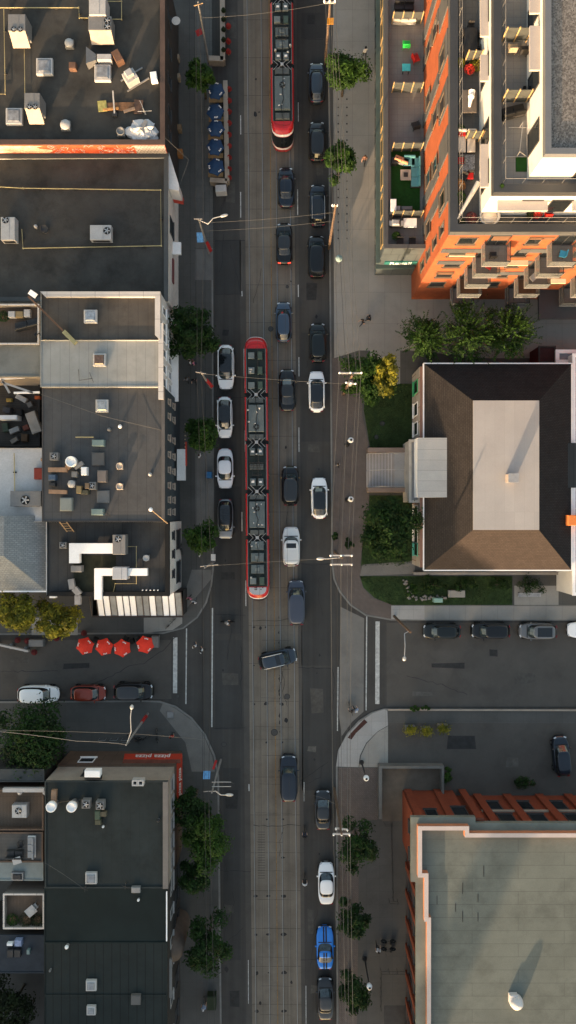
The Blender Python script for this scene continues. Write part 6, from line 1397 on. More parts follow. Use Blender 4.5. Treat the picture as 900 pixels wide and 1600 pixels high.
# ------------------------------------------------------------------ apartment terraces
zp = 7.28
chair(635,68,zp,0,'bright green garden chair on the long lower terrace',mat('plastic_green',(.03,.50,.08),.5,world=False),1.4,group='coloured terrace chairs'); chair(650,90,zp,-1.2,'red garden chair on the long lower terrace',mat('plastic_red',(.45,.02,.015),.5,world=False),1.4,group='coloured terrace chairs')
table(635,105,zp,.85,.75,0,'turquoise side table on the long lower terrace',mat('plastic_turquoise',(.06,.42,.45),.5)); chair(650,195,zp,.3,'black wicker armchair on the bare lower terrace',M_wick,1.5,group=None)
sofa(650,268,zp,3.0,1.0,1.57,'long teal sofa on the artificial turf terrace',mat('cushion_teal',(.075,.22,.25),.9),3); sofa(640,251,zp,1.2,1.0,3.14,'short teal sofa seat at the north of the turf terrace',mat('cushion_teal',(.075,.22,.25),.9),1)
t = table(634,273,zp,1.1,1.1,0,'square grey fire table on the turf terrace',mat('fire_table',(.30,.26,.22),.8),.45); b = MB(); b.box((0,0,.47),(.45,.45,.04)); b.build('burner', M_dark, t, local=True)
sofa(628,249,zp,1.5,.7,-.35,'orange and white lounger in the corner of the turf terrace',mat('cushion_orange',(.62,.28,.15),.9),2,M_white); crate(617,250,10,10,.6,zp,'dark box beside the orange lounger',M_dark)
crate(615,320,9,19,.9,zp,'white cabinet on the turf terrace',M_white,name='cabinet',cat='cabinet'); crate(622,325,7,7,.6,zp,'small white box right of the cabinet on the turf terrace',M_hous2); crate(636,325,17,6,.6,zp,'row of grey planters by the glass divider of the turf terrace',M_hous)
t = at('barbecue',620,348,zp+.9,zp,'black and steel barbecue grill on the southmost lower terrace','barbecue'); b = MB(); b.cbox((0,0,.3),(1.3,.65,.5),.05); b.build('body', M_dark, t, local=True); b = MB(); b.cbox((-.1,0,.8),(.75,.6,.3),.1); b.build('lid', M_metal, t, local=True)
for x in (-.6,.6): b = MB(); b.box((x,0,.8),(.35,.5,.04)); b.build('side_shelf', M_metal, t, local=True)
table(641,348,zp,1.35,.95,0,'white table on the southmost lower terrace',M_white); chair(625,377,zp,3.14,'dark chair left at the south parapet of the lower terrace',M_wick,1.3); chair(644,377,zp,3.14,'dark chair right at the south parapet of the lower terrace',M_wick,1.3); pot(620,367,zp,7,'small plant beside the barbecue terrace parapet',Lf_mid,65)
sofa(632,27,zp,2.4,1.0,0,'pale striped covered lounge at the top of the lower terraces',mat('cover_cream',(.46,.42,.37),.8,var=.1),3,M_hous2); sofa(632,8,zp,2.0,.8,3.14,'dark lounge at the top edge of the lower terraces',M_dark,2)
zt_ = 18.32
t = table(736,66,zt_,1.15,2.6,0,'long black dining table on the upper brick terrace',M_dark); 
for i,(du,dv,rz) in enumerate(((-9,-12,1.57),(-9,12,1.57),(9,-12,-1.57),(9,12,-1.57),(0,-25,3.14))): chair(736+du,66+dv,zt_,-rz,'dark chair %s the long black dining table'%('at the north-west of','at the south-west of','at the north-east of','at the south-east of','at the north head of')[i],M_wick,1.0,group='dining chairs on the upper terrace')
table(734,158,zt_,1.2,2.0,0,'long brown table on the upper brick terrace',mat('table_brown',(.12,.10,.085),.7)); 
t = at('folded_parasol',738,147,19.6,zt_,'white folded parasol lying over the long brown table','parasol',None,-.15); b = MB(); b.lathe((0,0,.85),[(.12,0),(.3,.1),(.2,.3),(.05,.4)],10); b.build('canopy', M_white, t, local=True); b = MB(); b.tube([(0,-.8,.8),(0,.5,.95)],.12,6,r2=.3); b.build('cloth', M_white, t, local=True)
for i,(u,v) in enumerate(((722,220),(737,220))): 
    t = sofa(u,v,zt_,.75,1.9,3.14,('left','right')[i]+' cream lounger on the upper brick terrace',mat('cushion_cream',(.58,.50,.42),.9),1)
    q = MB(); q.cbox((0,-.6,.46),(.6,.4,.12),.04); q.build('pillow', mat('pillow_red',(.5,.02,.02),.9), t, local=True)
crate(730,256,24,36,.03,zt_,'black and white patterned rug on the upper brick terrace',mat('rug_pattern',(.30,.30,.31),.95,var=.5,scale=3,fine=9,fvar=.5),name='rug',cat='rug',lid=False); chair(720,250,zt_,1.57,'red cushioned chair on the patterned rug',M_wick,1.1,cush=mat('pillow_red',(.5,.02,.02),.9)); chair(735,274,zt_,3.14,'dark chair with red cushion south of the patterned rug',M_wick,1.1,cush=mat('pillow_red',(.5,.02,.02),.9)); chair(724,276,zt_,2.6,'second dark chair south of the patterned rug, to the left',M_wick,1.1)
t = at('folded_parasol',735,307,20.0,zt_,'long grey-white parasol folded diagonally at the terrace corner','parasol',None,-.52); b = MB(); b.tube([(0,-2.3,.6),(0,2.0,1.5)],.07,6); b.build('pole', M_metal, t, local=True); b = MB(); b.tube([(0,-1.4,.85),(0,1.5,1.5)],.12,8,r2=.24); b.build('canopy', M_hous2, t, local=True)
t = at('round_lounge_chair',766,336,19.0,zt_,'round cream lounge chair near the penthouse corner','chair'); b = MB(); b.lathe((0,0,0),[(.75,.1),(.85,.35),(.9,.65),(.75,.6),(.7,.4),(0,.38)],18); b.build('shell', M_hous2, t, local=True); b = MB(); b.lathe((0,0,.4),[(.66,0),(.6,.12),(0,.15)],16); b.build('cushion', mat('cushion_cream',(.58,.50,.42),.9), t, local=True)
for i,(u,v,r) in enumerate(((720,95,8),(745,98,11),(735,105,8),(720,200,9),(719,287,10),(718,305,11),(738,338,9),(722,345,6),(840,330,10),(785,290,5),(830,333,7))):
    pot(u,v,22.1 if i==9 else zt_,r,('olive plant left by the upper glass divider','big yellow-green plant right by the upper glass divider','red-flowered plant between two green ones','dense plant left above the cream loungers','orange-leaved plant south of the rug','green potted plant below the orange-leaved one','dark red plant near the terrace corner','small plant at the corner parapet','red plant by the penthouse canopy','tiny plant on the top terrace corner','low plant left of the red one by the canopy')[i],
        (Lf_yel,Lf_yel,mat('petals_red',(.45,.03,.02),.8),Lf_mid,mat('leaf_orange',(.30,.12,.03),.8),Lf_mid,mat('leaf_maroon',(.12,.03,.03),.8),Lf_dim,mat('petals_red',(.45,.03,.02),.8),Lf_mid,Lf_dim)[i],70+i)
for i,(u,v) in enumerate(((856,336),(700+142,322))): pass
chair(857,333,zt_,0,'red chair right below the long penthouse canopy',mat('plastic_red',(.45,.02,.015),.5,world=False),1.2); chair(700+129,328,zt_,.4,'dark chair below the right end of the penthouse canopy',M_wick,1.1)
z22 = 22.03
chair(801,74,z22,0,'beige chair on the top terrace',mat('chair_beige',(.35,.27,.18),.7),1.3); chair(819,77,z22,0,'dark chair beside the beige one on the top terrace',M_wick,1.3); sofa(803,172,z22,1.9,.9,.25,'covered black lounge on the top terrace',M_black,2)
t = at('clothes_frame',813,219,22.6,z22,'thin pale metal frame standing on the top terrace','frame')
for a,b_ in (((-.8,1.3,.1),(.7,1.3,.1)),((-1,-1.1,.1),(.7,-1.1,.1)),((.7,1.3,.1),(.7,-1.1,.1)),((.1,1.3,.9),(-.15,-1.1,.9)),((-.15,-1.1,.9),(.7,-1.1,.1)),((.1,1.3,.1),(.1,1.3,.9)),((-.15,-1.1,.1),(-.15,-1.1,.9))):
    q = MB(); q.beam(a,b_,.05,.05); q.build('bar', M_metal, t, local=True)
crate(815,256,18,24,.03,z22,'square of green turf on the top terrace',mat('turf',(.012,.055,.008),.95),name='turf_mat',cat='mat',lid=False); crate(820,136,4,4,.2,z22,'small black box on the top terrace',M_black)
for i,(x,y,z) in enumerate(((18.6,23.3,16.04),(24.9,23.4,16.04),(19.1,23.4,13.04),(24.4,23.3,10.04),(31,23.4,13.04))):
    t = empty('balcony_chair',(x,y,z),i*1.3,('dark chair on the top balcony of the western stack','blue seated chair on the top balcony of the middle stack','red chair one balcony below the top of the western stack','pale chair on the third balcony of the middle stack','dark chair on the second balcony of the eastern stack')[i],'chair','balcony chairs')
    m_ = [M_wick, mat('seat_blue',(.06,.32,.50),.7,world=False), mat('plastic_red',(.45,.02,.015),.5,world=False), M_hous2, M_wick][i]
    b = MB(); b.cbox((0,0,.36),(.6,.55,.1),.02); b.build('seat', m_, t, local=True); b = MB(); b.box((0,-.27,.65),(.6,.06,.5)); b.build('backrest', m_, t, local=True)
    for sx_ in (-.24,.24):
        for sy_ in (-.2,.2): b = MB(); b.beam((sx_,sy_,0),(sx_,sy_,.37),.05,.05); b.build('leg', M_wick, t, local=True)
# ------------------------------------------------------------------ parasols
def parasol(u, v, r, label, m, seed, group, logo, n=6, z=2.55):
    R = random.Random(seed); t = at('parasol',u,v,z,.13,label,'parasol',group,R.uniform(0,1)); k = r*mpp(z); zb=z-.13
    b = MB(); b.tube([(0,0,0),(0,0,zb+.1)],.03,8); b.build('pole', M_metal, t, local=True); b = MB(); b.lathe((0,0,0),[(.28,0),(.28,.08),(.05,.12)],16); b.build('base', M_dark, t, local=True)
    for j in range(n):
        a0, a1 = 6.283*j/n, 6.283*(j+1)/n
    c = MB(); vs = [(0,0,zb+.12)]; fs = []
    ringn = n*4
    rows = []
    for f,zz_ in ((.35,-.02),(.7,-.16),(1,-.32),(1,-.46)):
        row = []
        for i in range(ringn):
            a = 6.283*i/ringn; ph = (i%4)/4; rr = k*f/math.cos((ph-.5)*6.283/n)*math.cos(3.1416/n)*(1-.05*math.sin(ph*3.1416)); row.append((rr*math.cos(a),rr*math.sin(a),zb+.1+zz_+.03*math.sin(ph*3.1416)*f))
        rows.append(row)
    vs += rows[0]; c.add(vs, [(0,1+i,1+(i+1)%ringn) for i in range(ringn)], 0, False); c.grid(rows, sm=False); c.build('canopy', m, t, local=True)
    for j in range(n):
        a = 6.283*j/n; q = MB(); q.tube([(0,0,zb+.04),(k*.97*math.cos(a),k*.97*math.sin(a),zb-.26)],.012,4); q.build('rib', M_metal, t, local=True)
    for j in (0,2,4):
        a = 6.283*(j+.5)/n; q = MB(); x, y = k*.70*math.cos(a), k*.70*math.sin(a); 
        for s_ in range(3):
            ca, sa = math.cos(a), math.sin(a); o = (s_-1)*.09
            q.box((x-sa*o*1.6+ca*.03*(s_%2),y+ca*o*1.6+sa*.03*(s_%2),zb-.005),(.15,.09,.012),rz=a+.3*(s_-1),ry=.20)
        q.build('printed_logo', logo, t, local=True)
    return t
M_pr = mat('canvas_red',(.62,.035,.018),.7,var=.06,world=False); M_pb = mat('canvas_blue',(.011,.033,.080),.7,var=.1,world=False); M_lg = mat('logo_white',(.62,.58,.55),.7)
GR='red parasols by the corner building'; GB='blue parasols in the kerbside patio'
for i,(u,v) in enumerate(((132,1010),(162,1011.5),(190,1013.5),(226,1008))): parasol(u,v,14.5,('westernmost of the four red parasols','second red parasol from the west','third red parasol from the west','easternmost red parasol beside the grey box')[i],M_pr,i+3,GR,M_lg)
for i,(u,v) in enumerate(((337,140),(336,173),(337,199),(336,228),(337,259))): parasol(u,v,14.2,('northernmost blue parasol, touching the small tree','second blue parasol from the north','middle one of the five blue parasols','second blue parasol from the south','southernmost blue parasol at the patio end')[i],M_pb,i+20,GB,M_lg)
for i,(u,v,w_) in enumerate(((150,1000,7),(196,998,7),(217,1000,8),(206,1002,6))): chair(u,v,.13,rnd.uniform(0,6),'dark patio chair %s'%('between the first two red parasols','north of the third red parasol','left of the easternmost red parasol','between the two right red parasols')[i],M_black,1.1,group='dark chairs at the red parasols')
for i,(u,v) in enumerate(((132,1013),(162,1014),(190,1016),(226,1010))): table(u,v,.13,1.1,.8,0,'pale table under the %s red parasol'%('westernmost','second','third','easternmost')[i],M_hous2,group='tables under the red parasols')
for i,(u,v) in enumerate(((338,156),(338,186),(337,214),(337,243),(337,273))): table(u,v,.13,1.7,.55,0,'wooden patio table just south of the %s blue parasol'%('northernmost','second','middle','fourth','southernmost')[i],mat('bench_wood',(.24,.15,.07),.7,var=.2,scale=4),group='tables of the blue parasol patio')
crate(242,1003,11,18,.8,.02,'grey service box at the east end of the red parasols',M_hous); 
# parklets
M_lap = mat('parklet_wood',(.20,.165,.13),.8,var=.15,scale=2,kind='tile',a=30,b=.3,gap=.02,col2=(.09,.07,.05))
def fence(name, segs, h, th, label, m, plants=None, seed=1):
    p = W(*segs[0][0],h); t = empty(name,(p.x,p.y,.02),0,label,'fence')
    for a,b_ in segs:
        A1, B1_ = W(*a,h), W(*b_,h); A1.z = B1_.z = .02+h/2; q = MB(); q.beam(A1,B1_,th,h); q.build('panel', m, t)
        q = MB(); A2, B2_ = A1.copy(), B1_.copy(); A2.z=B2_.z=.02+h+.02; q.beam(A2,B2_,th+.06,.05); q.build('top_board', mat('parklet_cap',(.30,.25,.20),.8,var=.15), t)
    return t
def railing(segs, label):
    p = W(*segs[0][0],0); t = empty('railing',(p.x,p.y,.13),0,label,'railing')
    for a,b_ in segs:
        A1, B1_ = W(*a,0), W(*b_,0); q = MB()
        for z in (.5,1.0): A2 = A1+Vector((0,0,.13+z)); B2_ = B1_+Vector((0,0,.13+z)); q.tube([A2,B2_],.022,5)
        n = max(1,int((B1_-A1).length/.9))
        for k in range(n+1): c = A1.lerp(B1_,k/n); q.tube([c+Vector((0,0,.13)),c+Vector((0,0,1.13))],.02,5)
        q.build('rail', M_dark, t)
fence('patio_fence', [((352,126),(355,283)),((328,281),(355,283))],1.0,.45,'planter fence along the road side of the blue parasol patio',M_lap)
fence('patio_fence', [((347,-60),(348,94)),((326,91),(349,92))],1.0,.5,'pale L shaped planter fence at the top edge by the west kerb',M_lap)
for i,v in enumerate((137,155,172,190,208,226,244,262,276)): pot(357.5,v,.3,4,'red flower pot hung outside the blue patio fence, %s from the north'%('first','second','third','fourth','fifth','sixth','seventh','eighth','ninth')[i],mat('petals_red2',(.22,.02,.015),.8),200+i,.6,'red flower pots on the blue patio fence')
for i,v in enumerate((14,28,44,60,76)): pot(349,v,.9,3.4,'dark planter tub on the top edge fence, %s from the north'%('first','second','third','fourth','fifth')[i],Lf_dim,220+i,.3,'dark tubs on the top edge fence',M_black)
for i,v in enumerate((38,62,78)): pot(356.5,v,.3,4,'red flowers outside the top edge fence, %s from the north'%('first','second','third')[i],mat('petals_red2',(.22,.02,.015),.8),230+i,.6,'red flowers on the top edge fence')
crate(345,294,17,11,1.1,.02,'pale grey box at the south end of the blue parasol patio',M_hous2,rz=.05)
t = at('street_barrier',20,1009,.9,.02,'long white barrier rail at the left edge of the west side street','barrier'); b = MB(); A1=W(-20,1003,.8); B1_=W(45,1017,.8); b.beam(A1,B1_,.22,.5); b.build('rail', M_hous2, t)
for f in (.2,.55,.9): q=A1.lerp(B1_,f); b = MB(); b.box((q.x,q.y,.3),(.3,.6,.5)); b.build('foot', M_greym, t)
crate(56,1005,23,11,.7,.02,'long pale planter box between the flower tubs on the west side street',M_hous); 
for i,(u,v) in enumerate(((26,1001),(41,1002),(87,998),(130,990),(52,1020))): pot(u,v,.13,4.5,('first dark red flower tub from the left edge','dark red flower tub touching the pale planter box','dark red flower tub right of the pale planter box','dark red flower tub above the westernmost parasol','dark red flower tub below the pale planter box')[i],mat('petals_wine',(.12,.02,.02),.8),240+i,.5,'dark red flower tubs')
# ------------------------------------------------------------------ poles, lamps, wires
def pole(ub, vb, h, label, m, r=.15, name='utility_pole', cat='utility pole', group=None):
    p = W(ub, vb, .12); t = empty(name,(p.x,p.y,.12),0,label,cat,group)
    b = MB(); b.tube([(0,0,0),(0,0,h/2),(0,0,h)],r,10,r2=r*.62); b.build('pole', m, t, local=True); return t
def loc(t, u, v, z): p = W(u, v, z); return Vector((p.x-t.location.x, p.y-t.location.y, z-t.location.z))
def arm(t, a, b_, r=.05, m=None, name='crossarm', box=False):
    q = MB(); (q.beam(a,b_,r*2,r*2) if box else q.tube([a,b_],r,6)); return q.build(name, m or M_concpole, t, local=True)
def insul(t, p):
    q = MB(); q.lathe(p,[(.09,0),(.11,.1),(.05,.16),(.09,.22),(0,.3)],8); q.build('insulator', M_white, t, local=True)
def lamp(t, pts, r=.05, m=None, head=(.85,.32)):
    q = MB(); q.tube(pts,r,6); q.build('lamp_arm', m or M_metal, t, local=True); e = Vector(pts[-1]); d = (Vector(pts[-1])-Vector(pts[-2])); d.z=0; a = math.atan2(d.y,d.x)
    q = MB(); n=14; M_=Matrix.Rotation(a,3,'Z'); rows=[]
    for zz_,s in ((-.06,.7),(-.02,1),(.05,.9),(.1,.5)): rows.append([tuple(M_@Vector((head[0]/2*s*math.cos(6.283*i/n),head[1]/2*s*math.sin(6.283*i/n),zz_))+e+M_@Vector((head[0]*.4,0,0))) for i in range(n)])
    q.grid(rows); q.add(rows[-1],[list(range(n))]); q.build('lamp_head', mat('lamp_head',(.40,.39,.37),.4,metal=.3), t, local=True)
EP='wooden utility poles on the east pavement'; WP='poles on the west pavement'
def epole(ub, vb, h, label, arms):
    t = pole(ub,vb,h,label,M_pole,.17,group=EP); ends=[]
    for (u0,v0,u1,v1,z) in arms:
        a,b_ = loc(t,u0,v0,z), loc(t,u1,v1,z); arm(t,a,b_,.07,M_hous2,box=True)
        for f in (.04,.5,.96): q=a.lerp(b_,f); insul(t,q+Vector((0,0,.06)))
    return t
pa = epole(514,388,11,'wooden pole beside the navy suv with silver rails',[(519,322,527,322,10.6)])
pb_ = epole(536.5,616,11,'wooden pole with a wide crossarm beside the north garden',[(529,583,566,583,10.8),(540,598,556,600,9.9)])
q = MB(); q.lathe(loc(pb_,547,600,8.8),[(.25,0),(.27,.8),(.1,.9),(0,.9)],12); q.build('transformer', M_greym, pb_, local=True)
pc_ = epole(523,862,11,'pole with two parallel crossarms at the south garden corner',[(516,882,551,882,10.2),(515,868,551,868,10.8)])
lamp(pc_, [(0,0,9.8), tuple(loc(pc_,512,873,10.0)), tuple(loc(pc_,506,873,10.0))])
pd = epole(522,1232,11,'dark wooden pole beside the dark grey sedan',[(520,1303,547,1303,10.8),(524,1294,543,1296,10.0)])
pe = epole(508,100,11,'wooden pole with orange sign near the top edge',[(506,4,524,4,10.8)])
q = MB(); c = loc(pe,516.5,33,7.5); q.box(c,(.65,.65,.05)); q.build('sign_plate', mat('sign_orange',(.55,.24,.02),.6), pe, local=True)
def wpole(ub, vb, h, label, name='street_lamp', cat='street lamp'): return pole(ub,vb,h,label,M_concpole,.13,name,cat,WP)
p1 = wpole(327,396,9.2,'concrete lamp pole beside the wide tar roof building'); lamp(p1,[(0,0,8.9),tuple(loc(p1,325,350,9.3)),tuple(loc(p1,333,341,9.5)),tuple(loc(p1,345,338,9.5))]); arm(p1,loc(p1,303,342,9.2),loc(p1,316,342,9.2),.06)
q = MB(); q.box(loc(p1,313,371,4.6),(.75,1.0,.05),rx=.6); q.build('street_sign', mat('sign_blue',(.10,.27,.50),.5,var=.3,scale=5), p1, local=True)
q = MB(); q.beam(loc(p1,323,378,3.8),loc(p1,330,393,2.0),.35,.05); q.build('red_banner', mat('banner_red',(.30,.02,.02),.6), p1, local=True)
p2 = wpole(345,1187,9.2,'concrete lamp pole beside the pizza building awning'); lamp(p2,[(0,0,8.9),tuple(loc(p2,337,1236,9.3)),tuple(loc(p2,345,1242,9.5)),tuple(loc(p2,353,1242,9.5))]); arm(p2,loc(p2,318,1237,9.2),loc(p2,331,1236,9.2),.05)
q = MB(); q.box(loc(p2,323,1211,4.5),(.75,.85,.05),rx=-.6); q.build('street_sign', mat('sign_blue',(.10,.27,.50),.5), p2, local=True)
q = MB(); q.beam(loc(p2,338,1188,2.8),loc(p2,333,1202,3.8),.25,.05); q.build('red_banner', mat('banner_red',(.30,.02,.02),.6), p2, local=True)
for vv in (1222,1229): arm(p2,loc(p2,331,vv,8.9),loc(p2,361,vv,8.9),.03,M_hous2)
p3 = wpole(326,97,9.2,'pole with small crossarm at the top edge by the west kerb','utility_pole','utility pole'); arm(p3,loc(p3,303,9,9.2),loc(p3,317,5,9.2),.06,M_wood)
q = MB(); q.beam(loc(p3,309,46,3.8),loc(p3,313,55,3.6),.7,.06); q.build('red_banner', mat('banner_red',(.30,.02,.02),.6), p3, local=True)
p4 = wpole(330,607,9.2,'pole with crossarm between the dense dark tree and the mid green tree','utility_pole','utility pole'); arm(p4,loc(p4,306,581,9.2),loc(p4,322,584,9.2),.06)
q = MB(); q.beam(loc(p4,322,593,5),loc(p4,332,605,3.5),.35,.05); q.build('red_banner', mat('banner_red',(.30,.02,.02),.6), p4, local=True)
p5 = wpole(335,877,9.2,'pole with crossarm at the north-west corner of the junction','utility_pole','utility pole'); arm(p5,loc(p5,313,885,9.2),loc(p5,341,882,9.2),.06)
q = MB(); q.box(loc(p5,333,871,5),(.5,.7,.4)); q.build('signal_box', M_hous2, p5, local=True)
p6 = pole(231,1115,10.5,'grey pole with a long lamp arm on the west side street corner',M_concpole,.15,'street_lamp','street lamp'); lamp(p6,[(0,0,10.2),tuple(loc(p6,205,1143,10.6)),tuple(loc(p6,204,1120,10.9)),tuple(loc(p6,205.5,1108,11))],head=(.5,.4))
q = MB(); q.tube([(0,0,1),(0,0,3.2)],.19,10); q.build('red_sleeve', mat('banner_red',(.30,.02,.02),.6), p6, local=True)
p7 = pole(616,963,10.5,'wooden lamp pole at the start of the east side street',M_pole,.16,'street_lamp','street lamp'); lamp(p7,[(0,0,9.6),tuple(loc(p7,632,990,10)),tuple(loc(p7,633,1010,10.3)),tuple(loc(p7,632,1026,10.3))],head=(.5,.4))
def globe(u, v, label):
    p = W(u,v,4.6); t = empty('pavement_lamp',(p.x,p.y,.13),0,label,'lamp','globe lamps on the east pavement'); b = MB(); b.lathe((0,0,0),[(.28,0),(.26,.15),(.09,.5),(.06,4.2)],12); b.build('post', M_dark, t, local=True)
    b = MB(); b.lathe((0,0,4.2),[(.08,0),(.26,.15),(.32,.4),(.24,.65),(0,.75)],16); b.build('globe', mat('opal_glass',(.75,.75,.73),.25), t, local=True); b = MB(); b.lathe((0,0,4.94),[(.14,-.03),(.1,.06),(0,.08)],10); b.build('cap', M_dark, t, local=True)
for u,v,lb in ((548,688,'globe lamp beside the north lawn'),(548,780,'globe lamp south of the entry steps'),(572,1215,'globe lamp by the pale corner paving'),(577,1540,'globe lamp near the bottom edge on the east pavement')): globe(u,v,lb)
def wire(pts, label, r=.022, m=None, sag=.5, name='overhead_wire'):
    P = [W(*p) for p in pts]; Q = []
    for i in range(len(P)-1):
        for k in range(12): f = k/12; q = P[i].lerp(P[i+1],f); q.z -= sag*4*f*(1-f); Q.append(q)
    Q.append(P[-1]); b = MB(); b.tube([q for q in Q], r, 5); return tag(b.build(name, m or mat('wire_grey',(.10,.097,.09),.7)), label, 'wire', 'overhead wires')
M_wd = mat('wire_dark',(.03,.03,.03),.6)
Wn = ('western','middle','eastern')
for i,(a0,a1,b1,c1,d1) in enumerate(((509,530,517,521,536),(516,546,533,534,545),(523,564,550,547,556))):
    wire([(a0,4,10.9),(a1,583,10.95),(b1,868,10.95),(c1,1303,10.95),(d1,1800,10.9)],Wn[i]+' high wire along the tops of the east side poles',.021)
    if i < 2: wire([(a0+4,30,9.8),(a1+12,600,9.9),(b1+10,882,10.1),(c1+9,1296,10.1),(d1+2,1800,10)],('left','right')[i]+' lower wire strung below the east side crossarms',.02,M_wd if i==0 else None)
wire([(311,5,9.3),(318,342,9.4),(314,582,9.4),(330,884,9.4),(326,1237,9.4),(340,1800,9.3)],'dark wire along the west side poles',.025,M_wd,.3); wire([(306,9,9.3),(306,342,9.4),(308,582,9.4),(316,884,9.4),(320,1237,9.4),(325,1800,9.3)],'second thin wire along the west side poles, nearer the shopfronts',.018,M_wd,.3)
for u0,nm in ((404.8,'southbound'),(448.5,'northbound')): wire([(u0-9,-300,5.6),(u0+8,1800,5.6)],'thin contact wire above the %s streetcar track'%nm,.012,M_wd,.0,'contact_wire')
for a,b_,lb in (((316,348,8.8),(520,332,9),'span wire across the street by the navy suv'),((318,385-24,8.2),(523,345,8.4),'second span wire below the one by the navy suv'),((317,584,8.6),(541,600,8.8),'span wire from the west pole to the wide crossarm pole'),((330,884,8.6),(522,872,8.8),'span wire over the south end of the long streetcar'),((315,28,8.6),(512,5,8.8),'span wire over the northern streetcar'),
          ((335,1222,8.6),(365,1224,8.4),'short span wire stub at the lamp pole by the pizza awning'),((525,1257,8.5),(489,1243,8.2),'short double stay over the dark grey sedan')): wire([a,b_],lb,.014,None,.35)
wire([(-30,1140,10.3),(120,1158,10.2),(195,1163,10.4)],'pale cable from the side street lamp pole over the broad dark tree',.026,mat('cable_grey',(.16,.15,.14),.8),.2); wire([(-30,1141,9.6),(195,1146,9.8),(326,1237-80,9.2)],'thin cable above the pale one across the side street',.018,None,.2)
wire([(64,616,11),(160,650,10.6),(252,672,9.6)],'thin cable crossing the slate roof diagonally',.02,None,.1); wire([(70,1348,9.4),(130,1388,9.2)],'thin cable crossing the pizza building roof corner',.016,None,.1); wire([(277,300,6),(295,250,7),(258,215,9)],'loose cable from the red shop sign up to the graffiti wall roof',.02,None,.0)
# ------------------------------------------------------------------ small street things
crate(685,938,14,7,.9,.13,'pale green utility cabinet on the lawn edge by the east side street',mat('cabinet_green',(.20,.33,.28),.6),name='utility_cabinet',cat='cabinet')
t = at('park_bench',827,930,.5,.13,'grey metal bench on the paving south of the hall','bench')
for k in range(3): b = MB(); b.box((0,-.1+k*.14,.45),(2.6,.1,.04)); b.build('seat_slat', M_metal, t, local=True)
b = MB(); b.box((0,.3,.75),(2.6,.05,.4)); b.build('backrest', M_metal, t, local=True)
for s in (-1.1,1.1): b = MB(); b.box((s,.05,.22),(.08,.5,.44)); b.build('leg', M_dark, t, local=True)
crate(714,928,26,11,.5,.13,'pale stone slab bench in the hall garden',M_plaza,name='stone_bench',cat='bench',lid=False)
R = random.Random(31); st_ = MB()
for i in range(60):
    f = R.random(); u = 633+8*math.sin(f*4)+R.uniform(-4,4) if f < .5 else 640+ (f-.5)*120+R.uniform(-3,3); v = 906+f*60 if f < .5 else 934+R.uniform(-3,3); p = W(u,v,.2); s = R.uniform(.12,.3); st_.cbox((p.x,p.y,.12),(s,s*R.uniform(.6,1),s*.6),s*.15,R.uniform(0,3))
tag(st_.build('garden_stones', mat('stones_pale',(.20,.185,.17),.9,var=.3,scale=3)), 'pale rough stones edging the hall garden bed','stones',kind='stuff')
def bike(u, v, head, label, m, group='bicycles', z=.13):
    t = at('bicycle',u,v,.6,z,label,'bicycle',group,head)
    My = Matrix.Rotation(math.pi/2,3,'Y')
    for y in (-.52,.52):
        w_ = MB(); w_.lathe((0,y,.34),[(.33,-.02),(.35,0),(.33,.02),(.31,0),(.33,-.02)],24,M=My); wo = w_.build('wheel', M_rub, t, local=True)
        s = MB()
        for k in range(6): a = k*math.pi/6; s.tube([(0,y+.32*math.cos(a),.34+.32*math.sin(a)),(0,y-.32*math.cos(a),.34-.32*math.sin(a))],.005,3)
        s.build('spokes', M_metal, wo, local=True)
    f = MB()
    for a,b_ in (((0,-.52,.34),(0,-.05,.3)),((0,-.05,.3),(0,-.2,.82)),((0,-.52,.34),(0,-.18,.74)),((0,-.18,.76),(0,.38,.8)),((0,-.05,.3),(0,.4,.72)),((0,.36,.95),(0,.52,.34))): f.tube([a,b_],.022,6)
    f.build('frame', m, t, local=True); b = MB(); b.tube([(-.28,.25,1.02),(-.2,.4,1.0),(0,.37,.98),(.2,.4,1.0),(.28,.25,1.02)],.018,6); b.build('handlebar', M_black, t, local=True); b = MB(); b.cbox((0,-.22,.82),(.15,.28,.06),.02); b.build('saddle', M_black, t, local=True); return t
mb1=mat('bike_black',(.02,.02,.02),.4,world=False); mb2=mat('bike_red',(.3,.02,.02),.4,world=False)
bike(245,1150,.1,'black bicycle parked at the right end of the racks on the side street corner',mb1); bike(222,1155,1.9,'black bicycle leaning in the middle of the racks on the side street corner',mb1); bike(210,1152,1.3,'dark bicycle at the left of the racks on the side street corner',mb1); bike(266,975,-.75,'black bicycle leaning at the corner of the glazed lean-to',mb1,z=.13)
for i,u in enumerate((160,178,196)):
    t = at('bike_rack',u,1155,.5,.13,('left','middle','right')[i]+' thin bike rack north of the pizza building','bike rack','bike racks'); b = MB(); b.tube([(-.4,0,0),(-.4,0,.8),(.4,0,.8),(.4,0,0)],.03,6); b.tube([(-.5,-.5,.03),(.5,-.5,.03)],.025,5); b.build('hoop', M_greym, t, local=True)
for i,(v) in enumerate((1472,1484)): bike(607,v,1.57,('upper','lower')[i]+' bicycle at the rack beside the brick building',mb1)
bike(284,716,.05,'dark bicycle parked by the blue clapboard front',mb1); bike(283,855,.1,'dark bicycle parked by the white corner building front',mb1)
crate(266,1117,10,10,.12,.13,'square grey tree pit cover on the corner pavement',M_greym,name='pit_cover',cat='cover'); crate(330,1568,14,22,.9,.13,'dark planted box on the west pavement near the bottom edge',mat('box_deepgreen',(.02,.03,.015),.8),name='planter_box',cat='planter')
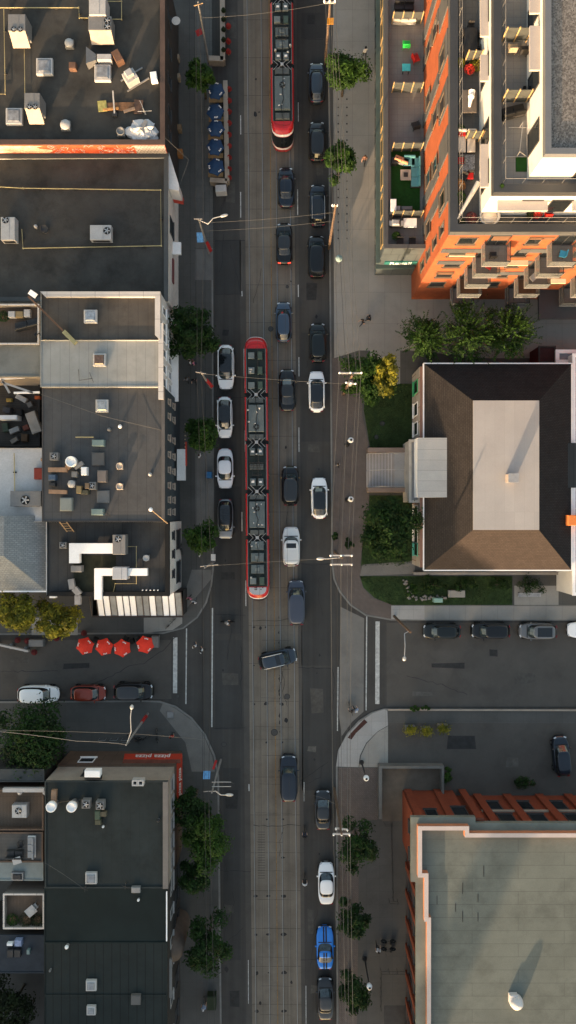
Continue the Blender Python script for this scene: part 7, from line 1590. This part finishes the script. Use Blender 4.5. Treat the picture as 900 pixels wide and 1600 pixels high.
crate(326,742,9,10,1.0,.13,'small blue box on the west pavement beside the pearl sedan',mat('box_blue',(.03,.12,.25),.6)); crate(276,88,7,8,.8,.13,'beige box left on the pavement beside the top left roof, northern',mat('carton',(.25,.20,.14),.8),group='pavement boxes'); crate(277,118,8,8,.8,.13,'beige box on the pavement beside the top left roof, middle',mat('carton',(.25,.20,.14),.8),group='pavement boxes'); crate(279,198,8,9,.8,.13,'brown box on the pavement beside the graffiti wall',mat('carton_brown',(.18,.12,.07),.8),group='pavement boxes'); crate(280,237,9,10,.9,.13,'orange-brown box on the pavement below the graffiti wall',mat('carton_orange',(.28,.12,.04),.8),group='pavement boxes')
t = at('satellite_dish',274,28,8,7.5,'pale oval satellite dish on the street side of the top left roof','satellite dish'); b = MB(); b.lathe((0,0,0),[(0,0),(.3,.03),(.45,.1)],18); b.build('dish', M_hous2, t, local=True); b = MB(); b.tube([(-.6,0,-.3),(0,0,0)],.04); b.build('bracket', M_dark, t, local=True)
t = at('parasol_small',530,403,2.2,.13,'pale mint parasol-like hood on the plaza by the black van','hood'); b = MB(); b.tube([(0,0,0),(0,0,2)],.04); b.build('pole', M_greym, t, local=True); b = MB(); b.lathe((0,0,1.9),[(.42,0),(.36,.12),(.2,.22),(0,.26)],12); b.build('hood', mat('hood_mint',(.30,.40,.36),.6), t, local=True)
railing([((610,1284),(613,1400)),((600,1284),(612,1284)),((607,1403),(620,1404))],'thin dark railing in the front yard of the brick building')
railing([((594,1512),(632,1512)),((594,1512),(594,1570))],'thin dark railing round the basement steps near the bottom edge')
b = MB(); b.sheet([W2(600,1571,.14),W2(634,1571,.14),W2(634,1640,.14),(W2(600,1640,.14))],.136); tag(b.build('basement_floor',M_dark),kind='structure')
fence('low_wall', [((606,1109),(1000,1110))],.25,.12,'low concrete edge between the east side street and the car park',M_midc)
# ------------------------------------------------------------------ people
def person_mesh(name, J, E, rad, mats, rule):
    me = bpy.data.meshes.new(name); me.from_pydata(J, E, []); o = bpy.data.objects.new(name, me); C.objects.link(o)
    sk = o.modifiers.new('skin','SKIN'); sk.use_smooth_shade = True; ss = o.modifiers.new('sub','SUBSURF'); ss.levels = 1; ss.render_levels = 1
    for i, v in enumerate(me.skin_vertices[0].data): v.radius = rad[i] if isinstance(rad[i], tuple) else (rad[i], rad[i]); v.use_root = (i == 0)
    dg = bpy.context.evaluated_depsgraph_get(); dg.update(); m2 = bpy.data.meshes.new_from_object(o.evaluated_get(dg)); bpy.data.objects.remove(o)
    m2.name = name; m2.materials.clear()
    for m in mats: m2.materials.append(m)
    for p in m2.polygons: p.material_index = rule(p.center)
    return m2
SKIN = mat('skin',(.42,.25,.17),.6,world=False,var=.05); SKIN2 = mat('skin_brown',(.16,.085,.05),.6,world=False,var=.05)
def person(u, v, rz, shirt, trouser, hair, label, pose='walk', skin=SKIN, zb=.13, sc=1.0, shorts=False):
    z = .95; p = W(u, v, 1.4 if pose!='ride' else 1.3); t = empty('person',(p.x,p.y,zb),rz,label,'person','people')
    sw = .24 if pose == 'walk' else .04
    if pose == 'ride':
        J = [(0,-.22,.95),(0,-.10,1.2),(0,.06,1.42),(0,.12,1.52),(0,.16,1.60),(0,.18,1.70),
             (-.10,-.20,.92),(-.13,.18,.80),(-.12,.02,.36),(-.12,.14,.32),(.10,-.20,.92),(.13,.14,.62),(.12,-.08,.22),(.12,.05,.18),
             (-.19,.05,1.42),(-.27,.14,1.18),(-.25,.32,1.06),(-.24,.38,1.05),(.19,.05,1.42),(.27,.14,1.18),(.25,.32,1.06),(.24,.38,1.05)]
    else:
        J = [(0,0,.95),(0,.0,1.18),(0,.01,1.40),(0,.02,1.50),(0,.03,1.58),(0,.04,1.69),
             (-.10,0,.90),(-.10,sw*.55,.50),(-.10,sw*.9,.08),(-.10,sw*.9+.14,.04),(.10,0,.90),(.10,-sw*.35,.50),(.10,-sw*1.1,.10),(.10,-sw*1.1+.13,.05),
             (-.19,.0,1.42),(-.25,-sw*.5,1.15),(-.25,-sw*.3+.08,.92),(-.25,-sw*.25+.12,.86),(.19,.0,1.42),(.25,sw*.5,1.15),(.25,sw*.9+.08,.95),(.25,sw*.9+.14,.90)]
    E = [(0,1),(1,2),(2,3),(3,4),(4,5),(0,6),(6,7),(7,8),(8,9),(0,10),(10,11),(11,12),(12,13),(2,14),(14,15),(15,16),(16,17),(2,18),(18,19),(19,20),(20,21)]
    rad = [(.15,.11),(.13,.10),(.16,.11),.06,.085,.10,.09,.062,.045,.04,.09,.062,.045,.04,.07,.048,.034,.035,.07,.048,.034,.035]
    def rule(c):
        if c.z > 1.50 : return 2
        if pose == 'ride':
            if c.z < 1.0 and not (abs(c.x) > .2 and c.z > .9): return 1 if c.z > .4 else 3
            if abs(c.x) > .215 and c.z < 1.25: return 2
            return 0
        if abs(c.x) > .205 and c.z < 1.22 and c.z > .8: return 2
        if c.z > .97: return 0
        if c.z < .1: return 3
        return (2 if (shorts and c.z < .55) else 1)
    me = person_mesh('body', J, E, rad, [shirt, trouser, skin, M_black], rule); o = bpy.data.objects.new('body', me); C.objects.link(o); o.parent = t
    hc = Vector(J[5]); b = MB(); b.lathe((hc.x,hc.y-.015,hc.z-.03),[(.105,-.05),(.118,0),(.112,.06),(.075,.11),(0,.13)],14); b.build('helmet' if pose=='ride' else 'hair', hair, t, local=True)
    f = MB(); f.tube([(hc.x,hc.y+.09,hc.z-.01),(hc.x,hc.y+.125,hc.z-.045),(hc.x,hc.y+.10,hc.z-.055)],.014,5); f.build('nose', skin, t, local=True)
    t.scale = (sc*1.06,)*3; return t
def cl(n, c): return mat('cloth_'+n, c, .85, var=.08, world=False)
wh, bk, pk, gy, nv, bl, rd = cl('white',(.62,.61,.60)), cl('black',(.02,.02,.022)), cl('pink',(.50,.16,.22)), cl('grey',(.17,.17,.17)), cl('navy',(.03,.04,.07)), cl('pale_blue',(.30,.36,.48)), cl('red',(.35,.03,.025))
hb, hk, hl_ = mat('hair_brown',(.05,.03,.018),.6,world=False), mat('hair_black',(.012,.010,.010),.5,world=False), mat('helmet_white',(.5,.5,.5),.3,world=False)
person(296,935,2.6,pk,bk,hb,'person in a pink top walking at the north-west corner of the junction'); person(303,941,2.6,wh,gy,hk,'person in white walking beside the one in pink')
person(304,1010,.4,wh,nv,hb,'person in white stepping off the corner pavement into the west crosswalk'); person(315,1017,.9,wh,bk,hk,'person in white and black in the west crosswalk, the more eastern one')
person(297,565,1.6,wh,bk,hk,'person in white walking on the west pavement below the dense dark tree'); person(302,566,1.6,pk,nv,hb,'person in pale pink beside the one in white below the dense dark tree')
person(291,593,0,gy,bk,hb,'person in grey walking on the west pavement near the crossarm pole',skin=SKIN2); person(303,594,3.1,bk,bk,hk,'person in black walking beside the one in grey on the west pavement')
person(312,712,1.2,wh,gy,hb,'person in white standing below the mid green tree on the west pavement','stand'); person(268,1151,.3,rd,bk,hk,'person in red on the west side street corner','stand'); person(318,1574,0,bl,gy,hl_,'person in pale blue walking near the bottom edge on the west pavement')
person(571,79,.2,wh,bk,hk,'person in white walking at the top of the plaza'); person(570,247,3,cl('brown',(.14,.07,.05)),bk,hb,'person in brown walking on the plaza beside the round kerb tree'); person(577,496,1.2,bk,bk,hk,'person in black right beside the manhole cover on the plaza'); person(567,502,2,bk,nv,hb,'second person in black, left of the one by the plaza manhole')
person(528,726,.3,gy,bk,hb,'person in grey walking on the brick paving west of the entry steps',skin=SKIN2); person(557,1110,.7,bl,bk,hl_,'person in pale blue at the start of the east crosswalk'); person(591,1485,0,wh,bk,hk,'person in white walking beside the brick building bicycle rack')
person(312,868-2,1.5,wh,gy,hb,'person in white on the corner pavement under the loose light green tree','stand')
bs = [bike(476,1303,SL,'bicycle ridden north by a dark rider beside the dark grey sedan',mb1,'ridden bicycles',.012), bike(476,1377,SL,'bicycle ridden north by a white-topped rider beside the white sedan',mb1,'ridden bicycles',.012), bike(355,972,-1.57,'bicycle ridden across the street north of the crosswalk',mb1,'ridden bicycles',.012), bike(548,1108,.3,'bicycle pushed across at the east crosswalk',mb1,'ridden bicycles',.02)]
for bk_,(sh,tr,lb) in zip(bs,((bk,nv,'cyclist in black riding north beside the dark grey sedan'),(wh,bk,'cyclist in a white top riding north beside the white sedan'),(gy,bk,'cyclist in grey riding across the street at the junction'),(bk,gy,'cyclist in black at the east crosswalk'))):
    t = person(0,0,0,sh,tr,hk if sh is bk else hl_,lb,'ride',zb=.03); t.location = (bk_.location.x,bk_.location.y,bk_.location.z); t.rotation_euler = bk_.rotation_euler; t.scale = (1,1,1)
